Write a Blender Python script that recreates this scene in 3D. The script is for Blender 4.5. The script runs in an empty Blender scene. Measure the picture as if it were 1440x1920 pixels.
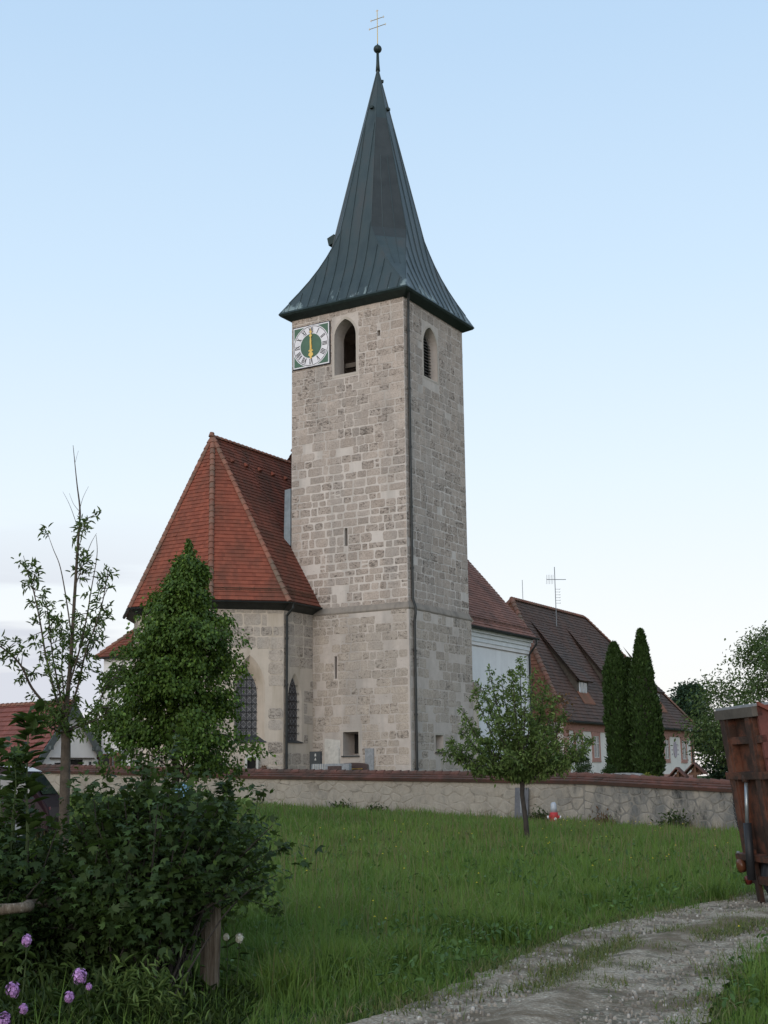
import bpy, bmesh, math, random
import numpy as np
from mathutils import Vector, Matrix, noise as mnoise

S = bpy.context.scene
COL = S.collection
rad = math.radians

# ---------------------------------------------------------------- camera
FPX, PITCH, ROLL = 2450.0, rad(11.5), rad(0.7)
EYE = np.array([0.0, 0.0, 1.6])
cam = bpy.data.cameras.new('camera')
cam.sensor_fit = 'VERTICAL'
cam.sensor_height = 36.0
cam.lens = 36.0 * FPX / 1920.0
cam.clip_start = 0.1
cam.clip_end = 5000
cam_o = bpy.data.objects.new('camera', cam)
COL.objects.link(cam_o)
cam_o.location = EYE
cam_o.matrix_world = (Matrix.Translation(Vector(EYE)) @ Matrix.Rotation(math.pi / 2 + PITCH, 4, 'X')
                      @ Matrix.Rotation(-ROLL, 4, 'Z'))
S.camera = cam_o

# ---------------------------------------------------------------- light
SUN_AZ = rad(-157)      # azimuth of the sun seen from the camera: behind it, to the left (from +Y, clockwise)
SUN_EL = rad(16)
w = bpy.data.worlds.new('World')
S.world = w
w.use_nodes = True
wn = w.node_tree.nodes
wl = w.node_tree.links
wn.clear()
sky = wn.new('ShaderNodeTexSky')
sky.sky_type = 'NISHITA'
sky.sun_disc = False
sky.sun_elevation = SUN_EL
sky.sun_rotation = SUN_AZ
sky.air_density = 1.0
sky.dust_density = 1.5
sky.ozone_density = 1.5
bg = wn.new('ShaderNodeBackground')
bg.inputs['Strength'].default_value = 0.1
wout = wn.new('ShaderNodeOutputWorld')
tc = wn.new('ShaderNodeTexCoord')
sep = wn.new('ShaderNodeSeparateXYZ')
wl.new(tc.outputs['Generated'], sep.inputs[0])
# thin evening haze veil: whitens the sky towards the horizon
ramp = wn.new('ShaderNodeValToRGB')
cr = ramp.color_ramp
cr.elements[0].position = 0.0
cr.elements[0].color = (0.97, 0.93, 0.91, 1)
cr.elements[1].position = 0.62
cr.elements[1].color = (0.46, 0.655, 0.88, 1)
for p_, c_ in ((0.10, (0.93, 0.945, 0.955, 1)), (0.22, (0.80, 0.905, 0.985, 1)), (0.36, (0.64, 0.81, 0.98, 1)), (0.52, (0.51, 0.70, 0.92, 1))):
    e_ = cr.elements.new(p_)
    e_.color = c_
wl.new(sep.outputs['Z'], ramp.inputs[0])
veil = wn.new('ShaderNodeVectorMath')
veil.operation = 'SCALE'
veil.inputs[3].default_value = 11.2
wl.new(ramp.outputs[0], veil.inputs[0])
mixs = wn.new('ShaderNodeMixRGB')
mixs.inputs[0].default_value = 0.88
wl.new(sky.outputs[0], mixs.inputs[1])
wl.new(veil.outputs[0], mixs.inputs[2])
# low streaky clouds
mp = wn.new('ShaderNodeMapping')
mp.inputs['Scale'].default_value = (3.0, 3.0, 30.0)
wl.new(tc.outputs['Generated'], mp.inputs[0])
cn = wn.new('ShaderNodeTexNoise')
cn.inputs['Scale'].default_value = 1.1
cn.inputs['Detail'].default_value = 5
cn.inputs['Roughness'].default_value = 0.5
wl.new(mp.outputs[0], cn.inputs['Vector'])
cramp = wn.new('ShaderNodeValToRGB')
cramp.color_ramp.elements[0].position = 0.42
cramp.color_ramp.elements[0].color = (0, 0, 0, 1)
cramp.color_ramp.elements[1].position = 0.54
cramp.color_ramp.elements[1].color = (1, 1, 1, 1)
wl.new(cn.outputs['Fac'], cramp.inputs[0])
hr = wn.new('ShaderNodeMapRange')           # clouds only near the horizon
hr.inputs[1].default_value = 0.20
hr.inputs[2].default_value = 0.11
wl.new(sep.outputs['Z'], hr.inputs[0])
xr = wn.new('ShaderNodeMapRange')           # and mostly towards the left
xr.inputs[1].default_value = 0.0
xr.inputs[2].default_value = -0.22
wl.new(sep.outputs['X'], xr.inputs[0])
m1 = wn.new('ShaderNodeMath')
m1.operation = 'MULTIPLY'
wl.new(hr.outputs[0], m1.inputs[0])
wl.new(xr.outputs[0], m1.inputs[1])
m2 = wn.new('ShaderNodeMath')
m2.operation = 'MULTIPLY'
wl.new(m1.outputs[0], m2.inputs[0])
wl.new(cramp.outputs[0], m2.inputs[1])
m3 = wn.new('ShaderNodeMath')
m3.operation = 'MULTIPLY'
m3.inputs[1].default_value = 0.85
wl.new(m2.outputs[0], m3.inputs[0])
mixc = wn.new('ShaderNodeMixRGB')
mixc.inputs[2].default_value = (6.7, 7.0, 7.9, 1)
wl.new(m3.outputs[0], mixc.inputs[0])
wl.new(mixs.outputs[0], mixc.inputs[1])
wl.new(mixc.outputs[0], bg.inputs['Color'])
wl.new(bg.outputs[0], wout.inputs[0])

sun = bpy.data.lights.new('sun', 'SUN')
sun.energy = 1.5
sun.angle = rad(50)
sun.color = (1.0, 0.91, 0.83)
sun_o = bpy.data.objects.new('sun', sun)
COL.objects.link(sun_o)
sd = Vector((math.sin(SUN_AZ) * math.cos(SUN_EL), math.cos(SUN_AZ) * math.cos(SUN_EL), math.sin(SUN_EL)))
sun_o.rotation_euler = sd.to_track_quat('Z', 'Y').to_euler()
sun_o.location = (-30, -60, 60)

S.view_settings.view_transform = 'Standard'
S.view_settings.look = 'None'
S.view_settings.exposure = 0.0
S.view_settings.gamma = 1.0
S.view_settings.use_curve_mapping = False
S.cycles.max_bounces = 6
S.cycles.diffuse_bounces = 3
S.cycles.transparent_max_bounces = 8

# ---------------------------------------------------------------- geometry of the view, used to measure the place
_fw = np.array([0, math.cos(PITCH), math.sin(PITCH)])
_r0 = np.array([1.0, 0, 0])
_u0 = np.cross(_r0, _fw)
_R = _r0 * math.cos(ROLL) - _u0 * math.sin(ROLL)
_U = _u0 * math.cos(ROLL) + _r0 * math.sin(ROLL)


def at(x, y, Y):
    """the point of the line of sight through photo pixel (x, y) at distance Y"""
    d = _fw + _R * (x - 720) / FPX - _U * (y - 960) / FPX
    return EYE + d * (Y / d[1])


def hgt(x, y):
    t = min(1.0, max(0.0, (y - 18) / 32.0))
    t = t * t * (3 - 2 * t)
    return t * max(-0.9, min(0.95, 0.14 - 0.054 * x))


# ---------------------------------------------------------------- object helpers
def tag(o, label, cat, group=None):
    o['label'] = label
    o['category'] = cat
    if group:
        o['group'] = group
    return o


def kind(o, k):
    o['kind'] = k
    return o


def thing(name, label, cat, loc, group=None):
    o = bpy.data.objects.new(name, None)
    COL.objects.link(o)
    o.location = Vector([float(c) for c in loc])
    o.empty_display_size = 0.3
    return tag(o, label, cat, group)


def root_loc(o):
    if o is None:
        return np.zeros(3)
    while o.parent:
        o = o.parent
    return np.array(o.location)


class MB:
    """collects faces of one mesh in world coordinates"""

    def __init__(s):
        s.v, s.f, s.uv, s.r, s.m = [], [], [], [], []

    def face(s, pts, uv=None, r=0.5, m=0):
        i = len(s.v)
        s.v.extend([tuple(map(float, p)) for p in pts])
        s.f.append(tuple(range(i, i + len(pts))))
        s.uv.append(uv)
        s.r.append(r)
        s.m.append(m)

    def raw(s, verts, faces, r=0.5, m=0):
        i = len(s.v)
        s.v.extend([tuple(map(float, p)) for p in verts])
        for f in faces:
            s.f.append(tuple(i + k for k in f))
            s.uv.append(None)
            s.r.append(r)
            s.m.append(m)

    def box(s, c, ax, ay, az, r=0.5, m=0):
        """c centre, ax ay az half-axis vectors"""
        c, ax, ay, az = [np.asarray(q, float) for q in (c, ax, ay, az)]
        P = [c + sx * ax + sy * ay + sz * az for sz in (-1, 1) for sy in (-1, 1) for sx in (-1, 1)]
        s.raw(P, [(0, 2, 3, 1), (4, 5, 7, 6), (0, 1, 5, 4), (2, 6, 7, 3), (0, 4, 6, 2), (1, 3, 7, 5)], r, m)

    def tube(s, pts, radii, n=8, r=0.5, m=0, caps=True):
        pts = [np.asarray(p, float) for p in pts]
        if np.isscalar(radii):
            radii = [radii] * len(pts)
        vs, fs = [], []
        x = None
        for i, p in enumerate(pts):
            d = pts[min(i + 1, len(pts) - 1)] - pts[max(i - 1, 0)]
            d = d / (np.linalg.norm(d) + 1e-9)
            if x is None:
                x = np.cross((0, 0, 1.0) if abs(d[2]) < 0.9 else (1.0, 0, 0), d)
            x = x - d * (x @ d)
            x /= np.linalg.norm(x) + 1e-9
            y = np.cross(d, x)
            for k in range(n):
                a = 2 * math.pi * k / n
                vs.append(p + radii[i] * (math.cos(a) * x + math.sin(a) * y))
        for i in range(len(pts) - 1):
            for k in range(n):
                k2 = (k + 1) % n
                fs.append((i * n + k, i * n + k2, (i + 1) * n + k2, (i + 1) * n + k))
        if caps:
            fs.append(tuple(range(n - 1, -1, -1)))
            fs.append(tuple((len(pts) - 1) * n + k for k in range(n)))
        s.raw(vs, fs, r, m)

    def prism(s, poly, off, r=0.5, m=0):
        """poly: list of 3D points (ccw seen from +off side), extruded by vector off"""
        n = len(poly)
        a = [np.asarray(p, float) for p in poly]
        b = [p + np.asarray(off, float) for p in a]
        fs = [tuple(range(n - 1, -1, -1)), tuple(range(n, 2 * n))]
        for k in range(n):
            k2 = (k + 1) % n
            fs.append((k, k2, n + k2, n + k))
        s.raw(a + b, fs, r, m)

    def loft(s, A, B, r=0.5, m=0, caps=True):
        n = len(A)
        fs = [(k, (k + 1) % n, n + (k + 1) % n, n + k) for k in range(n)]
        if caps:
            fs += [tuple(range(n - 1, -1, -1)), tuple(range(n, 2 * n))]
        s.raw(list(A) + list(B), fs, r, m)

    def sphere(s, c, rx, ry=None, rz=None, seg=12, rings=8, r=0.5, m=0):
        ry = rx if ry is None else ry
        rz = rx if rz is None else rz
        c = np.asarray(c, float)
        vs = [c + (0, 0, -rz)]
        for i in range(1, rings):
            t = math.pi * i / rings - math.pi / 2
            for k in range(seg):
                a = 2 * math.pi * k / seg
                vs.append(c + np.array([rx * math.cos(t) * math.cos(a), ry * math.cos(t) * math.sin(a), rz * math.sin(t)]))
        vs.append(c + (0, 0, rz))
        fs = []
        for k in range(seg):
            fs.append((0, 1 + (k + 1) % seg, 1 + k))
            fs.append((len(vs) - 1, 1 + (rings - 2) * seg + k, 1 + (rings - 2) * seg + (k + 1) % seg))
        for i in range(rings - 2):
            for k in range(seg):
                k2 = (k + 1) % seg
                fs.append((1 + i * seg + k, 1 + i * seg + k2, 1 + (i + 1) * seg + k2, 1 + (i + 1) * seg + k))
        s.raw(vs, fs, r, m)

    def mesh(s, name, org=(0, 0, 0)):
        me = bpy.data.meshes.new(name)
        v = np.array(s.v, dtype=np.float64).reshape(-1, 3) - np.asarray(org, float)
        me.from_pydata(v.tolist(), [], s.f)
        me.update()
        at_ = me.attributes.new('rnd', 'FLOAT', 'FACE')
        at_.data.foreach_set('value', np.array(s.r, dtype=np.float32))
        me.polygons.foreach_set('material_index', np.array(s.m, dtype=np.int32))
        if any(u is not None for u in s.uv):
            uvl = me.uv_layers.new(name='UVMap')
            flat = []
            for f, u in zip(s.f, s.uv):
                flat.extend(u if u is not None else [(0, 0)] * len(f))
            uvl.data.foreach_set('uv', np.array(flat, dtype=np.float32).ravel())
        return me

    def build(s, name, mats, parent=None, smooth=False):
        me = s.mesh(name, root_loc(parent))
        for m in (mats if isinstance(mats, (list, tuple)) else [mats]):
            me.materials.append(m)
        if smooth:
            me.polygons.foreach_set('use_smooth', np.ones(len(me.polygons), dtype=bool))
        o = bpy.data.objects.new(name, me)
        COL.objects.link(o)
        if parent:
            o.parent = parent
        return o


def np_mesh(name, V, F, mats, rnd=None, parent=None, smooth=False):
    """V (n,3) world, F (m,k) same size faces"""
    me = bpy.data.meshes.new(name)
    V = V - root_loc(parent)
    n, (m, k) = len(V), F.shape
    me.vertices.add(n)
    me.vertices.foreach_set('co', V.astype(np.float32).ravel())
    me.loops.add(m * k)
    me.loops.foreach_set('vertex_index', F.astype(np.int32).ravel())
    me.polygons.add(m)
    me.polygons.foreach_set('loop_start', np.arange(0, m * k, k, dtype=np.int32))
    me.polygons.foreach_set('loop_total', np.full(m, k, dtype=np.int32))
    if rnd is not None:
        a = me.attributes.new('rnd', 'FLOAT', 'FACE')
        a.data.foreach_set('value', rnd.astype(np.float32))
    me.update(calc_edges=True)
    me.materials.append(mats)
    if smooth:
        me.polygons.foreach_set('use_smooth', np.ones(m, dtype=bool))
    o = bpy.data.objects.new(name, me)
    COL.objects.link(o)
    if parent:
        o.parent = parent
    return o


def boolean(base, cutters):
    """base MB minus cutter MBs -> verts, faces"""
    ob = bpy.data.objects.new('tmp_base', base.mesh('tmp'))
    COL.objects.link(ob)
    tmp = [ob]
    for c in cutters:
        me = c.mesh('tmp_c')
        bm = bmesh.new()
        bm.from_mesh(me)
        bmesh.ops.remove_doubles(bm, verts=bm.verts, dist=1e-5)
        bmesh.ops.recalc_face_normals(bm, faces=bm.faces)
        bm.to_mesh(me)
        bm.free()
        co = bpy.data.objects.new('tmp_cut', me)
        COL.objects.link(co)
        tmp.append(co)
        md = ob.modifiers.new('b', 'BOOLEAN')
        md.operation = 'DIFFERENCE'
        md.solver = 'EXACT'
        md.object = co
    bm = bmesh.new()
    bm.from_mesh(ob.data)
    bmesh.ops.remove_doubles(bm, verts=bm.verts, dist=1e-5)
    bmesh.ops.recalc_face_normals(bm, faces=bm.faces)
    bm.to_mesh(ob.data)
    bm.free()
    dg = bpy.context.evaluated_depsgraph_get()
    me = bpy.data.meshes.new_from_object(ob.evaluated_get(dg))
    V = [tuple(v.co) for v in me.vertices]
    F = [tuple(p.vertices) for p in me.polygons]
    for o in tmp:
        bpy.data.objects.remove(o, do_unlink=True)
    return V, F


# ---------------------------------------------------------------- material helpers
class NT:
    def __init__(s, name):
        s.mat = bpy.data.materials.new(name)
        s.mat.use_nodes = True
        s.t = s.mat.node_tree
        s.t.nodes.clear()
        s.out = s.t.nodes.new('ShaderNodeOutputMaterial')
        s.tc = s.t.nodes.new('ShaderNodeTexCoord')
        s.geo = s.t.nodes.new('ShaderNodeNewGeometry')
        s.pos = s.geo.outputs['Position']

    def put(s, sock, v):
        if isinstance(v, bpy.types.NodeSocket):
            s.t.links.new(v, sock)
        elif isinstance(v, (tuple, list)) and len(v) == 3 and sock.type == 'RGBA':
            sock.default_value = (*v, 1)
        else:
            sock.default_value = v

    def node(s, typ, ins=None, **props):
        n = s.t.nodes.new(typ)
        for k, v in props.items():
            setattr(n, k, v)
        for k, v in (ins or {}).items():
            s.put(n.inputs[k], v)
        return n

    def noise(s, scale, detail=4, rough=0.55, vec=None, dist=0.0):
        return s.node('ShaderNodeTexNoise', {'Vector': vec or s.pos, 'Scale': scale, 'Detail': detail, 'Roughness': rough, 'Distortion': dist}).outputs['Fac']

    def voro(s, scale, vec=None, feature='F1', out='Distance', rnd=1.0):
        return s.node('ShaderNodeTexVoronoi', {'Vector': vec or s.pos, 'Scale': scale, 'Randomness': rnd}, feature=feature).outputs[out]

    def mapv(s, scale=(1, 1, 1), vec=None, rot=(0, 0, 0)):
        return s.node('ShaderNodeMapping', {'Vector': vec or s.pos, 'Scale': scale, 'Rotation': rot}).outputs[0]

    def ramp(s, fac, stops):
        n = s.t.nodes.new('ShaderNodeValToRGB')
        el = n.color_ramp.elements
        while len(el) < len(stops):
            el.new(0.5)
        for e, (p, c) in zip(el, stops):
            e.position = p
            e.color = (*c, 1) if isinstance(c, (tuple, list)) else (c, c, c, 1)
        s.put(n.inputs[0], fac)
        return n.outputs[0]

    def mix(s, fac, a, b, mode='MIX'):
        n = s.node('ShaderNodeMixRGB', {0: fac, 1: a, 2: b}, blend_type=mode)
        return n.outputs[0]

    def math(s, op, a, b=0.0, clamp=False):
        n = s.node('ShaderNodeMath', {0: a, 1: b}, operation=op, use_clamp=clamp)
        return n.outputs[0]

    def maprange(s, v, a, b, c=0.0, d=1.0):
        return s.node('ShaderNodeMapRange', {0: v, 1: a, 2: b, 3: c, 4: d}).outputs[0]

    def attr(s, name='rnd'):
        return s.node('ShaderNodeAttribute', attribute_name=name).outputs['Fac']

    def sepz(s):
        return s.node('ShaderNodeSeparateXYZ', {0: s.pos}).outputs

    def bump(s, h, strength=0.4, dist=0.02, normal=None):
        d = {'Height': h, 'Strength': strength, 'Distance': dist}
        n = s.node('ShaderNodeBump', d)
        if normal:
            s.t.links.new(normal, n.inputs['Normal'])
        return n.outputs[0]

    def pbr(s, col, rough=0.8, normal=None, metal=0.0, spec=0.3):
        n = s.node('ShaderNodeBsdfPrincipled', {'Base Color': col, 'Roughness': rough, 'Metallic': metal, 'Specular IOR Level': spec})
        if normal:
            s.t.links.new(normal, n.inputs['Normal'])
        s.t.links.new(n.outputs[0], s.out.inputs[0])
        return s.mat


def plain(name, col, rough=0.7, var=0.25, scale=6.0, bump=0.15, metal=0.0, spec=0.3):
    """surface of one colour with mottling and slight unevenness"""
    n = NT(name)
    a = n.noise(scale, 6, 0.65)
    c = n.mix(n.maprange(a, 0.3, 0.7), tuple(x * (1 - var) for x in col), tuple(min(1, x * (1 + var * 0.6)) for x in col))
    b = n.noise(scale * 7, 4)
    return n.pbr(c, rough, n.bump(b, bump, 0.01), metal, spec)


def leaf_mat(name, c1, c2, rough=0.58, trans=0.25, clump=0.7):
    n = NT(name)
    r = n.attr()
    cl = n.noise(clump, 3)
    f = n.math('ADD', n.math('MULTIPLY', r, 0.65), n.math('MULTIPLY', n.maprange(cl, 0.3, 0.7), 0.35))
    c = n.mix(f, c1, c2)
    c = n.mix(n.math('MULTIPLY', n.math('GREATER_THAN', n.math('FRACT', n.math('MULTIPLY', r, 9.7)), 0.90), 0.7), c, tuple(min(1, q * 1.7) for q in c2))
    p = n.node('ShaderNodeBsdfPrincipled', {'Base Color': c, 'Roughness': rough, 'Specular IOR Level': 0.22})
    t = n.node('ShaderNodeBsdfTranslucent', {'Color': n.mix(0.5, c, (0.16, 0.24, 0.03))})
    m = n.node('ShaderNodeMixShader', {0: trans})
    n.t.links.new(p.outputs[0], m.inputs[1])
    n.t.links.new(t.outputs[0], m.inputs[2])
    n.t.links.new(m.outputs[0], n.out.inputs[0])
    return n.mat


def stone_mat(name, cols, pit=0.9, streak=0.45, grey=(0.25, 0.245, 0.235)):
    """tuff blocks: own colour per block (rnd), dark pits, grey weathering streaks"""
    n = NT(name)
    r = n.attr()
    base = n.ramp(r, cols)
    big = n.noise(1.7, 5, 0.6)
    base = n.mix(n.maprange(big, 0.35, 0.7, 0.0, 0.5), base, tuple(c * 0.72 for c in cols[-1][1]))
    fine = n.noise(14, 6, 0.75)
    base = n.mix(n.maprange(fine, 0.52, 0.30, 0.0, 0.55), base, (0.17, 0.145, 0.12))
    base = n.mix(n.maprange(fine, 0.40, 0.72, 0.0, 0.6), base, tuple(min(1, c * 1.18) for c in cols[1][1]))
    st = n.noise(1.0, 4, 0.6, n.mapv((0.9, 0.9, 0.10)))
    gm = n.maprange(n.math('ADD', n.math('MULTIPLY', st, 0.65), n.math('MULTIPLY', n.noise(0.35, 3), 0.35)), 0.44, 0.64, 0, streak)
    base = n.mix(gm, base, grey)
    v = n.noise(6.5, 7, 0.75, n.mapv((1, 1, 1.6)), 0.7)
    # each block has its own degree of pitting
    thr = n.maprange(n.math('FRACT', n.math('MULTIPLY', r, 7.31)), 0.0, 1.0, 0.62, 0.49)
    pits = n.math('MULTIPLY', n.math('SUBTRACT', v, thr), 11.0, True)
    pits = n.math('MULTIPLY', pits, pit * 0.85)
    col = n.mix(pits, base, (0.062, 0.048, 0.038))
    h = n.math('SUBTRACT', n.math('MULTIPLY', fine, 0.6), pits)
    return n.pbr(col, 0.92, n.bump(h, 0.55, 0.025), 0, 0.15)


def plaster_mat(name, c, dirt=0.4, dcol=(0.22, 0.20, 0.17), sc=1.2):
    n = NT(name)
    a = n.noise(sc, 6, 0.65)
    st = n.noise(1.3, 4, 0.6, n.mapv((1.4, 1.4, 0.16)))
    col = n.mix(n.maprange(a, 0.35, 0.72, 0, 0.5), c, tuple(x * 0.8 for x in c))
    col = n.mix(n.maprange(st, 0.48, 0.72, 0, dirt), col, dcol)
    return n.pbr(col, 0.92, n.bump(n.noise(30, 5, 0.7), 0.25, 0.01), 0, 0.15)


def tile_mat(name, c1, c2, moss, mossamt=0.4, sc=0.5):
    n = NT(name)
    r = n.attr()
    col = n.mix(r, c1, c2)
    m = n.noise(sc, 5, 0.65)
    st = n.noise(0.9, 4, 0.6, n.mapv((1.2, 1.2, 0.25)))
    f = n.math('ADD', n.math('MULTIPLY', m, 0.5), n.math('MULTIPLY', st, 0.5))
    col = n.mix(n.maprange(f, 0.44, 0.62, 0, mossamt), col, moss)
    fine = n.noise(22, 4, 0.7)
    col = n.mix(n.maprange(fine, 0.45, 0.8, 0, 0.5), col, tuple(c * 0.55 for c in c1))
    return n.pbr(col, 0.88, n.bump(fine, 0.3, 0.01), 0, 0.2)


# materials ---------------------------------------------------------------
M = {}
M['tuff'] = stone_mat('tuff', [(0.0, (0.33, 0.272, 0.228)), (0.3, (0.475, 0.398, 0.342)), (0.6, (0.41, 0.338, 0.286)), (0.85, (0.485, 0.412, 0.358)), (1.0, (0.285, 0.232, 0.193))])
M['tuff_pale'] = stone_mat('tuff_washed', [(0.0, (0.365, 0.305, 0.25)), (0.35, (0.47, 0.40, 0.335)), (0.65, (0.42, 0.355, 0.295)), (0.85, (0.48, 0.41, 0.35)), (1.0, (0.345, 0.285, 0.235))], 0.8, 0.35)


def _mortar():
    n = NT('mortar')
    z = n.sepz()['Z']
    wob = n.math('MULTIPLY', n.math('SUBTRACT', n.noise(0.6, 4), 0.5), 3.0)
    zz = n.math('ADD', z, wob)
    mid = n.math('MULTIPLY', n.maprange(zz, 8.6, 10.6, 0.3, 1.0), n.maprange(zz, 19.5, 15.5, 0.55, 1.0))
    a = n.noise(2.2, 6, 0.68)
    c = n.mix(n.maprange(a, 0.35, 0.68), (0.40, 0.342, 0.298), (0.49, 0.427, 0.378))
    c = n.mix(mid, c, n.mix(a, (0.51, 0.452, 0.402), (0.62, 0.562, 0.515)))
    st = n.noise(1.0, 4, 0.6, n.mapv((1.0, 1.0, 0.12)))
    c = n.mix(n.maprange(st, 0.46, 0.68, 0, 0.5), c, (0.25, 0.235, 0.215))
    v = n.noise(6.5, 7, 0.75, n.mapv((1, 1, 1.6)), 0.7)
    p = n.math('MULTIPLY', n.math('SUBTRACT', v, 0.60), 9.0, True)
    c = n.mix(n.math('MULTIPLY', p, 0.7), c, (0.13, 0.10, 0.075))
    return n.pbr(c, 0.93, n.bump(n.math('SUBTRACT', n.noise(26, 5, 0.7), p), 0.5, 0.02), 0, 0.12)


M['mortar'] = _mortar()
M['choir_plaster'] = plaster_mat('choir_plaster', (0.52, 0.445, 0.37), 0.6, (0.30, 0.245, 0.18), 2.0)
M['reveal'] = plaster_mat('reveal_plaster', (0.46, 0.41, 0.355), 0.35, (0.30, 0.25, 0.19))
M['ledge'] = plaster_mat('ledge_stone', (0.27, 0.235, 0.20), 0.6, (0.11, 0.10, 0.09), 3.0)
M['white'] = plaster_mat('white_render', (0.76, 0.75, 0.745), 0.25, (0.50, 0.48, 0.46))
M['skylit_white'] = plaster_mat('skylit_white', (0.86, 0.85, 0.84), 0.2, (0.62, 0.60, 0.57))  # white render made lighter for the barn: caught skylight put into the colour
M['cornice'] = plain('cornice_white', (0.72, 0.74, 0.76), 0.8, 0.1, 2)
M['cream'] = plaster_mat('cream_render', (0.70, 0.66, 0.60), 0.25, (0.45, 0.42, 0.38))
M['pink'] = plain('pink_trim', (0.38, 0.20, 0.16), 0.85, 0.25, 5)
M['tile_choir'] = tile_mat('red_roof_tiles', (0.205, 0.062, 0.040), (0.285, 0.086, 0.053), (0.085, 0.052, 0.038), 0.6)
M['tile_mossy'] = tile_mat('mossy_roof_tiles', (0.16, 0.056, 0.038), (0.225, 0.074, 0.048), (0.070, 0.045, 0.032), 0.8, 0.9)
M['tile_nave'] = tile_mat('weathered_roof_tiles', (0.21, 0.10, 0.075), (0.29, 0.14, 0.105), (0.10, 0.07, 0.06), 0.6)
M['tile_house'] = tile_mat('dark_roof_tiles', (0.068, 0.052, 0.045), (0.115, 0.080, 0.066), (0.15, 0.070, 0.048), 0.5, 0.22)
M['tile_gable'] = tile_mat('orange_gable_tiles', (0.21, 0.085, 0.055), (0.28, 0.115, 0.07), (0.10, 0.075, 0.045), 0.6)
M['tile_barn'] = tile_mat('barn_roof_tiles', (0.19, 0.070, 0.056), (0.25, 0.092, 0.075), (0.10, 0.055, 0.048), 0.4)
M['tile_wall'] = tile_mat('coping_tiles', (0.115, 0.060, 0.048), (0.17, 0.078, 0.062), (0.062, 0.052, 0.044), 0.9, 0.8)
M['hip'] = tile_mat('hip_tiles', (0.19, 0.085, 0.06), (0.30, 0.13, 0.09), (0.15, 0.13, 0.10), 0.8, 1.5)
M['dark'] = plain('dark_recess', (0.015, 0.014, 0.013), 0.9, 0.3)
M['timber'] = plain('old_timber', (0.10, 0.085, 0.07), 0.85, 0.35, 4)
M['louver'] = plain('grey_louver_boards', (0.15, 0.145, 0.14), 0.8, 0.25, 3)
M['pipe'] = plain('dark_metal_pipe', (0.035, 0.038, 0.038), 0.5, 0.3, 3, 0.1, 0.4)
M['gutter'] = plain('dark_gutter', (0.03, 0.034, 0.033), 0.5, 0.3, 3, 0.1, 0.3)
M['lead'] = plain('lead_flashing', (0.20, 0.23, 0.25), 0.55, 0.25, 3, 0.15, 0.3)
M['iron'] = plain('black_iron', (0.02, 0.02, 0.022), 0.5, 0.3)
M['gold'] = plain('gilding', (0.75, 0.48, 0.14), 0.35, 0.2, 20, 0.1, 0.9, 0.5)
M['green'] = plain('green_clock_paint', (0.075, 0.14, 0.095), 0.6, 0.15, 2)
M['dialwhite'] = plain('white_clock_paint', (0.72, 0.70, 0.72), 0.6, 0.08, 3, 0.05)
M['black'] = plain('black_paint', (0.02, 0.02, 0.025), 0.5, 0.2)
M['slate'] = plain('dark_slate', (0.045, 0.048, 0.05), 0.5, 0.25, 4)
M['greystone'] = plain('grey_granite', (0.26, 0.27, 0.28), 0.75, 0.3, 8)
M['brownstone'] = plain('dark_red_granite', (0.07, 0.045, 0.04), 0.35, 0.3, 10, 0.05)
M['limestone'] = plain('pale_limestone', (0.50, 0.48, 0.44), 0.85, 0.2, 5)
M['wood'] = plain('brown_wood', (0.13, 0.07, 0.045), 0.8, 0.35, 6)
M['bark'] = plain('bark', (0.085, 0.066, 0.05), 0.95, 0.45, 12, 0.6)
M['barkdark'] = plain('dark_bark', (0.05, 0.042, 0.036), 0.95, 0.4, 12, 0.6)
M['stem'] = plain('green_stem', (0.06, 0.085, 0.03), 0.7, 0.3, 8)
M['rust'] = None

# copper spire: dark slate-blue sheet with pale verdigris runs just above the eaves
def _copper():
    n = NT('patinated_copper')
    a = n.noise(1.2, 5, 0.6, n.mapv((1, 1, 0.35)))
    col = n.ramp(a, [(0.30, (0.022, 0.034, 0.036)), (0.52, (0.035, 0.051, 0.052)), (0.75, (0.050, 0.053, 0.050))])
    z = n.sepz()['Z']
    d = n.node('ShaderNodeCombineXYZ', {'X': n.noise(0.9, 3), 'Y': n.noise(2.3, 3), 'Z': 0.0}).outputs[0]
    runs = n.noise(1.6, 5, 0.7, n.mapv((1.0, 1.0, 0.18)))
    low = n.maprange(z, 25.6, 26.9, 1.0, 0.0)
    f = n.math('MULTIPLY', n.maprange(n.math('ADD', runs, n.math('MULTIPLY', low, 0.16)), 0.66, 0.72), low, True)
    col = n.mix(n.math('MULTIPLY', f, 0.75), col, (0.27, 0.33, 0.32))
    return n.pbr(col, 0.42, n.bump(n.noise(3, 4), 0.12, 0.04), 0.15, 0.5)


M['copper'] = _copper()
M['copper_brown'] = plain('brown_copper_sheet', (0.033, 0.038, 0.038), 0.5, 0.3, 1.2, 0.1, 0.1, 0.4)
M['copper_edge'] = plain('copper_eaves', (0.028, 0.042, 0.040), 0.5, 0.3, 3, 0.1, 0.3)


def _rust():
    n = NT('rusty_red_paint')
    a = n.noise(2.2, 7, 0.7)
    b = n.noise(9, 6, 0.7)
    col = n.ramp(a, [(0.32, (0.022, 0.014, 0.011)), (0.47, (0.052, 0.028, 0.020)), (0.58, (0.135, 0.050, 0.029)), (0.75, (0.115, 0.070, 0.047))])
    col = n.mix(n.maprange(b, 0.5, 0.75, 0, 0.6), col, (0.05, 0.03, 0.02))
    return n.pbr(col, 0.75, n.bump(b, 0.35, 0.01), 0.1, 0.3)


M['rust'] = _rust()


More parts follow.
